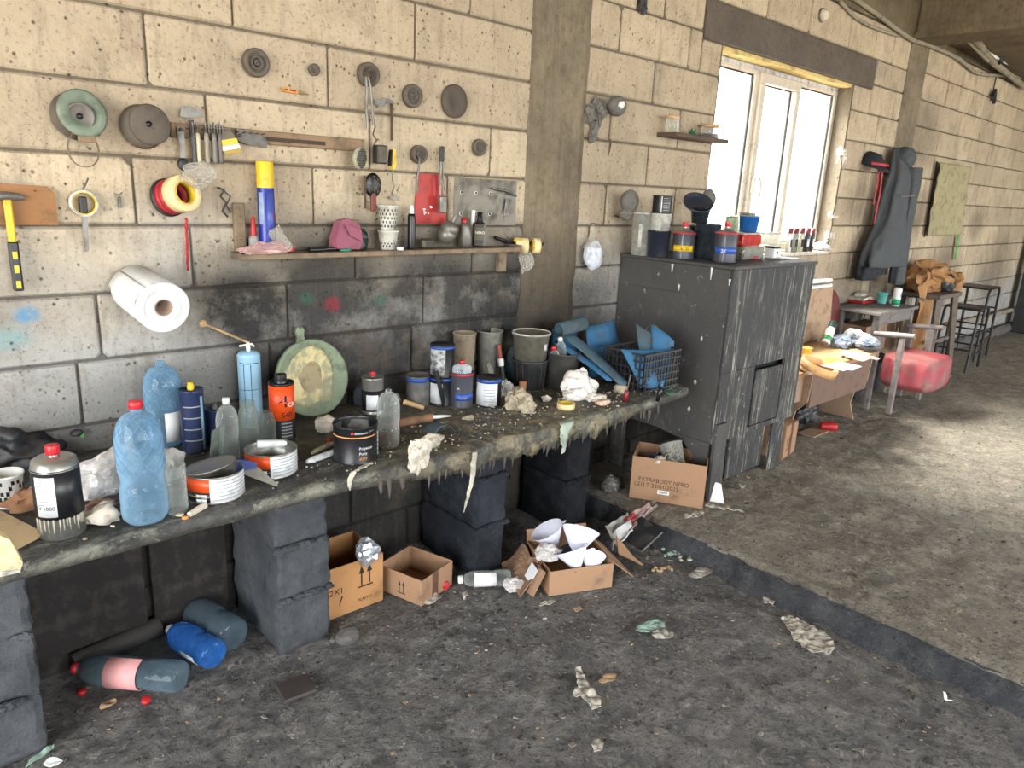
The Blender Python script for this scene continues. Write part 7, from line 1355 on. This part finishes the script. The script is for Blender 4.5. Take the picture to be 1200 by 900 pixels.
# metal stools
M_tube = mat('black_tube_steel', (46, 42, 42), .4, .3, dirt=.25)
def metal_stool(label, x, y, w, d, h):
    t = thing('metal_stool', label, 'stool', (x, y, UZ), (0, 0, .05), 'tubular metal stools beside the wooden stool')
    for s in (0, d): part('leg_hoop', MB().tube([(-.03, s, 0), (.0, s, h * .6), (.02, s, h - .04), (.06, s, h), (w - .06, s, h), (w - .02, s, h - .04), (w, s, h * .6), (w + .03, s, 0)], .013, 8), M_tube, t)
    for z in (h * .35, h * .7): part('rung', MB().tube([(.0, 0, z), (.0, d, z)], .009, 6), M_tube, t); part('rung', MB().tube([(w, 0, z), (w, d, z)], .009, 6), M_tube, t); part('rung', MB().tube([(0, 0, z - .05), (w, 0, z - .05)], .009, 6), M_tube, t)
    part('seat_plate', MB().bbox(.05, -.01, h - .01, w - .05, d + .01, h + .01, .006), M_tube, t); return t
metal_stool('nearer black tubular stool with low rungs right of the wooden stool', 8.04, -.55, .42, .30, .62); metal_stool('farther black tubular stool, taller, beside the wall pipe', 8.75, -.42, .5, .30, .76)
solo('beige_board', MB().bbox(0, 0, 0, .42, .03, .50, .004), mat('beige_ply', (186, 154, 116), .7, dirt=.2), 'beige board standing behind the stool legs against the wall', 'board', (7.5, -.12, UZ), (-.08, 0, 0)); solo('beige_board', MB().bbox(0, 0, 0, .34, .03, .60, .004), M_lam, 'darker brown board under the hanging kraft sheet', 'board', (7.0, -.13, UZ), (-.06, 0, 0))
# jacket and cap on hooks
M_jk = mat('charcoal_jacket', (72, 76, 78), .9, var=.2, dirt=.2, bump=.5, bs=200); M_jd = mat('black_clothes', (34, 36, 42), .9, dirt=.15)
def garment(fn, nu, nv, depth): 
    mb = MB(); vs = []
    for j in range(nv + 1):
        for i in range(nu):
            a = 2 * PI * i / nu; c_, hw, dd, z = fn(j / nv); f = 1 + .3 * mn.noise(Vector((math.cos(a) * 2, math.sin(a) * 2, j / nv * 3.5))) + .13 * math.sin(a * 7 + j * .08) * (j / nv) + .08 * mn.noise(Vector((a * 3, j * .5, 1)))
            vs.append((c_ + hw * math.cos(a) * f, -.01 - dd + dd * math.sin(a) * f * .9, z))
    n = nu; mb.add(vs, [(j * n + i, j * n + (i + 1) % n, (j + 1) * n + (i + 1) % n, (j + 1) * n + i) for j in range(nv) for i in range(n)] + [tuple(range(n)), tuple(range(nv * n, nv * n + n))], 0, True); return mb
jx = 6.62
t = thing('jacket', 'charcoal grey work jacket hanging from a hook on the wall corner', 'jacket', (jx, -.02, 0))
def jf(v):
    k = [(0, 0.02, .05, .04, 2.13), (.05, .03, .10, .06, 2.08), (.2, .04, .18, .09, 1.90), (.45, .02, .22, .10, 1.60), (.7, -.04, .28, .11, 1.38), (.97, -.08, .36, .12, 1.17), (1, -.08, .35, .11, 1.16)]
    for a, b in zip(k[:-1], k[1:]):
        if v <= b[0]: f = (v - a[0]) / (b[0] - a[0]); return tuple(a[q] + (b[q] - a[q]) * f for q in (1, 2, 3, 4))
part('body', garment(jf, 48, 30, .1), M_jk, t)
def sf(v): return (.16 + .05 * v, .085 - .015 * v, .06, 1.98 - .98 * v)
part('sleeve', garment(sf, 24, 20, .06), M_jk, t, loc=(0, -.09, 0)); part('hood', MB().crumple(.11, .08, .09, seed=3, amp=.25, sm=True, base=False, sub=4), M_jk, t, loc=(.05, -.11, 2.05)); part('chest_seam', MB().tube([(-.17, -.215, 1.74), (-.05, -.235, 1.745), (.08, -.225, 1.755)], .004, 6), M_greyv, t)
t = thing('dark_trousers', 'black clothes hanging below the charcoal jacket hem', 'clothes', (jx, -.02, 0)); part('cloth', garment(lambda v: (-.20 - .05 * v, .16 - .02 * v, .06, 1.30 - .25 * v), 28, 14, .06), M_jd, t); part('cloth', garment(lambda v: (.04, .14, .05, 1.30 - .22 * v), 28, 14, .06), M_jd, t)
t = thing('work_cap', 'dark cap with red strap hanging on a hook left of the jacket', 'cap', (6.24, -.04, 1.98)); part('crown', MB().lathe([(0, .10), (.06, .095), (.10, .06), (.115, .0), (.11, -.02)], 28, T=RX(.3), wob=.15), M_jd, t); part('brim', MB().lathe([(.08, 0), (.17, -.015), (.17, -.02), (.08, -.01)], 28, T=TR((.03, -.03, 0)) @ RX(.35)), M_jd, t); part('hook', nail(MB(), .1, .02, .04, .04), M_rust, t)
for k, (dx_, L) in enumerate(((-.03, .35), (.07, .52))): part('red_strap', ribbon([(dx_, -.09, .02), (dx_ + .01, -.10, -L * .5), (dx_ + .02, -.09, -L)], [.03, .035, .03], .004), mat('strap_red', (176, 50, 60), .6, dirt=.2), t)
part('red_band', MB().tube([(-.12, -.05, 0), (-.06, -.14, -.01), (.06, -.14, -.01), (.13, -.06, 0)], .014, 8), mat('strap_red', (176, 50, 60)), t); t.scale = (.82, .8, .9)
p1, p2, p3, p4 = [aty(x, y, -.02) for x, y in ((1097, 190), (1134, 195), (1122, 275), (1083, 276))]
M_rag2 = mat('yellow_green_cloth', (168, 152, 116), .9, var=.3, dirt=.25, scale=3, col2=(134, 132, 98), bump=.7, bs=14)
t = thing('wall_cloth', 'olive yellow stained cloth pinned flat on the far wall', 'cloth', (0, 0, 0)); part('cloth', MB().sheet(lambda u, v: p1.lerp(p2, u).lerp(p4.lerp(p3, u), v) + Vector((0, -.03 - .03 * mn.noise(Vector((u * 4, v * 5, 3))) - .012 * mn.noise(Vector((u * 14, v * 9, 1))), 0)), 30, 30, sm=True, th=.004), M_rag2, t); part('edge_shadow_strip', MB().tube([aty(1098, 189, -.004), aty(1083, 278, -.004)], .008, 6), M_dark, t)  # dark tube stands in for the shadow along the cloth's edge
solo('green_strap', ribbon([aty(1124, 262, -.03), aty(1122, 283, -.03), aty(1119, 304, -.03)], [.04, .05, .04], .006), mat('strap_green', (90, 170, 80), .6, dirt=.15), 'bright green strip hanging below the olive cloth on the far wall', 'strap')
# floor pipe and dark post at far end
solo('wall_pipe', MB().tube([(8.7, -.05, .42), (10.2, -.05, .40), (11.6, -.05, .39)], .028, 10), M_cond, 'pale pipe running low along the far wall', 'pipe'); 
mb = MB()
for k in range(26): mb.crumple(.16, .05, .07, seed=k, amp=.5, sub=2, T=TR((8.4 + k * .13, -.05, UZ - .01)))
solo('rubble', mb, M_stone, 'low band of rubble along the foot of the far wall', 'rubble', kind='stuff')
t = thing('steel_post', 'dark thick steel post at the far right edge of the picture', 'post', (11.55, -.20, UZ)); part('post', MB().bbox(-.11, -.11, 0, .13, .11, 1.4, .01), M_dark, t); part('post_top', MB().bbox(-.05, -.09, 1.39, .13, .09, 2.3, .01), M_dark, t)

# ------------------------------------------------------------------ litter on the floors
M_lit = mat('trodden_paper', (186, 178, 164), .85, var=.3, dirt=.4, bump=.5, bs=40, dscale=30); M_litb = mat('trodden_card', (176, 146, 110), .85, var=.25, dirt=.25)
M_mint = mat('mint_film', (150, 176, 160), .6, var=.3, dirt=.35)
def scrap(label, px, py, w, d, rot, m, seed, z=.006, hgt=.012, cat='rag', pts=None, name='rag'):
    P = atz(px, py, z); rg = random.Random(seed); n = 9; out = [(1 + rg.uniform(-.35, .25)) for _ in range(n)]
    def fn(u, v):
        a = 2 * PI * u; k = u * n; i = int(k) % n; f = k - int(k); r = out[i] * (1 - f) + out[(i + 1) % n] * f
        x = math.cos(a) * r * v * w; y = math.sin(a) * r * v * d
        return (x, y, .002 + hgt * abs(mn.noise(Vector((x * 30 + seed, y * 30, seed)))) * 1.8 + hgt * .3)
    return solo(name, MB().sheet(fn, 27, 6, th=.0025), m, label, cat, P, (0, 0, rot))
def longscrap(label, pts, ws, m, cat='rag', z=.008, name='rag'):
    P = [atz(x, y, z) for x, y in pts]; n = len(P) - 1
    def fn(u, v):
        k = min(int(v * n), n - 1); f = v * n - k; c = P[k].lerp(P[k + 1], f); w = ws[k] * (1 - f) + ws[k + 1] * f; d = (P[k + 1] - P[k]).normalized(); s = Vector((-d.y, d.x, 0))
        q = c + s * ((u - .5) * w); q.z += .016 * abs(mn.noise(q * 35)) * 1.6; return q
    return solo(name, MB().sheet(fn, 8, n * 7, th=.003), m, label, cat)
scrap('mint and white crumpled film trodden flat on the pit floor', 764, 737, .075, .04, -.2, M_mint, 3, cat='film', name='plastic_film')
scrap('grey white paper wad right of the mint film', 775, 745, .05, .028, -.6, M_lit, 4)
longscrap('long twisted white rag lying on the open pit floor', [(677, 785), (682, 800), (686, 812), (694, 820), (699, 832)], [.02, .035, .05, .06, .03], M_lit)
scrap('small folded end of the twisted white rag', 676, 818, .022, .016, .4, M_lit, 6)
scrap('ragged tan cardboard piece right of the twisted rag', 713, 796, .045, .022, -.1, M_litb, 7, cat='cardboard', name='cardboard_scrap', hgt=.004)
scrap('small orange cardboard bit before the torn box', 677, 715, .022, .012, -.2, M_litb, 8, cat='cardboard', name='cardboard_scrap', hgt=.003)
longscrap('large dirty white rag near the step on the pit floor', [(920, 724), (935, 735), (950, 748), (962, 762), (968, 768)], [.05, .10, .15, .12, .04], M_lit)
scrap('black and white wrapper beside the step', 899, 706, .03, .022, .9, M_lit, 9, cat='wrapper', name='wrapper'); 
scrap('half-round white cardboard disc at the foot of the step', 822, 672, .065, .035, -.15, M_lit, 10, cat='disc', name='cardboard_disc', hgt=.005)
scrap('pale crumpled tissue on the upper floor before the upright box', 813, 606, .07, .03, -.1, M_lit, 11, z=.11, hgt=.02, cat='tissue', name='tissue')
longscrap('thin white twisted strip on the upper floor beside the cabinet leg', [(828, 592), (840, 596), (855, 598), (872, 601)], [.035, .03, .012, .008], M_lit, z=.112, cat='strip', name='paper_strip')
scrap('white scrap on the floor before the cabinet legs', 869, 572, .03, .016, .3, M_lit, 12, z=.11); scrap('pale flakes heap beside the small arrow box', 505, 705, .05, .03, .2, M_lit, 13)
scrap('small white tissue beside the red rag', 508, 694, .026, .02, .2, M_white, 14, hgt=.02, cat='tissue', name='tissue'); scrap('torn paper strip below the flat clear bottle', 545, 700, .03, .012, .9, M_lit, 15, cat='paper', name='paper_scrap')
scrap('white paper flakes before the torn strainer box', 642, 709, .045, .015, -.2, M_lit, 16, cat='paper', name='paper_scrap'); scrap('grey stone chip on the floor beside the bright blue bottle', 278, 783, .03, .014, .1, M_stone, 17, cat='stone', name='stone', hgt=.02)
scrap('yellow-green paper scrap before the pink label bottle', 128, 828, .03, .02, .4, M_litb, 18, cat='paper', name='paper_scrap'); scrap('mint strip at the lower left corner of the floor', 48, 888, .04, .012, .4, M_mint, 19, cat='film', name='plastic_film')
scrap('white paper bit at the lower edge of the picture', 62, 897, .022, .012, -.4, M_white, 20, cat='paper', name='paper_scrap'); scrap('white folded scrap on the near pit floor', 700, 876, .03, .018, .3, M_lit, 21, cat='paper', name='paper_scrap')
longscrap('small white hooked strip on the pit floor near the step', [(1105, 815), (1109, 821), (1116, 824)], [.006, .008, .006], M_white, cat='strip', name='paper_strip')
for k, (px, py, z, l) in enumerate(((803, 655, .006, 'cluster of pale filler chips at the step corner'), (785, 650, .006, 'greenish filler chips left of the white disc'), (776, 668, .006, 'tan chips in the corner beside the step'), (815, 640, .006, 'white chips against the step face'))):
    mb = MB(); rg = random.Random(k)
    for q in range(9): mb.crumple(.012 * rg.uniform(.5, 1.4), .010, .008, seed=q + k * 9, amp=.5, sub=1, T=TR((rg.gauss(0, .035), rg.gauss(0, .02), 0)))
    solo('filler_chips', mb, (M_lit, M_mint, M_litb, M_white)[k], l, 'chips', atz(px, py, z), kind='stuff')
def chips(n, fx, zf, s0, s1, seed, mats, label):
    rg = random.Random(seed); mb = MB()
    for _ in range(n):
        x, y = fx(rg); s = rg.uniform(s0, s1) * (2.0 if rg.random() < .05 else 1); a = rg.random() * PI; e = rg.uniform(.25, .9)
        u = Vector((math.cos(a), math.sin(a), 0)) * s; v = Vector((-math.sin(a), math.cos(a), 0)) * s * e; c = Vector((x, y, zf(x, y) + s * .25 + .001))
        t_ = [c - u - v * rg.random(), c + u * .8 - v, c + u + v * .7, c - u * .6 + v]; t_ = [p + Vector((0, 0, rg.uniform(-.2, .5) * s * .7)) for p in t_]
        mb.add(t_ + [p - Vector((0, 0, s * .5)) for p in t_], [(0, 1, 2, 3), (0, 4, 5, 1), (1, 5, 6, 2), (2, 6, 7, 3), (3, 7, 4, 0)], rg.choices(range(len(mats)), [6, 4, 3, 1, 1][:len(mats)])[0])
    return solo('debris', mb, mats, label, 'debris', kind='stuff')
M_grit = mat('dark_grit', (58, 55, 52), .9, dirt=.2); M_gritl = mat('pale_grit', (130, 124, 114), .9, dirt=.3)
chips(4200, lambda g: (g.uniform(.05, 2.74), -2.5 + 2.3 * g.random() ** .8), pit_height, .0015, .006, 1, [M_grit, M_gritl, M_dripg, M_gritl, M_litb], 'fine dark and pale grit strewn over the pit floor')
chips(420, lambda g: (g.uniform(1.2, 2.74), g.gauss(-.75, .18)), pit_height, .002, .008, 2, [M_gritl, M_grit, M_dripg, M_lit, M_litb], 'pale filler flakes strewn along the front of the bench')
chips(3000, lambda g: (2.9 + 4 * g.random() ** 1.3, g.uniform(-2.6, -.1)), upper_height, .0015, .006, 3, [M_gritl, M_grit, M_dripg, M_lit, M_litb], 'fine grit strewn over the upper floor')
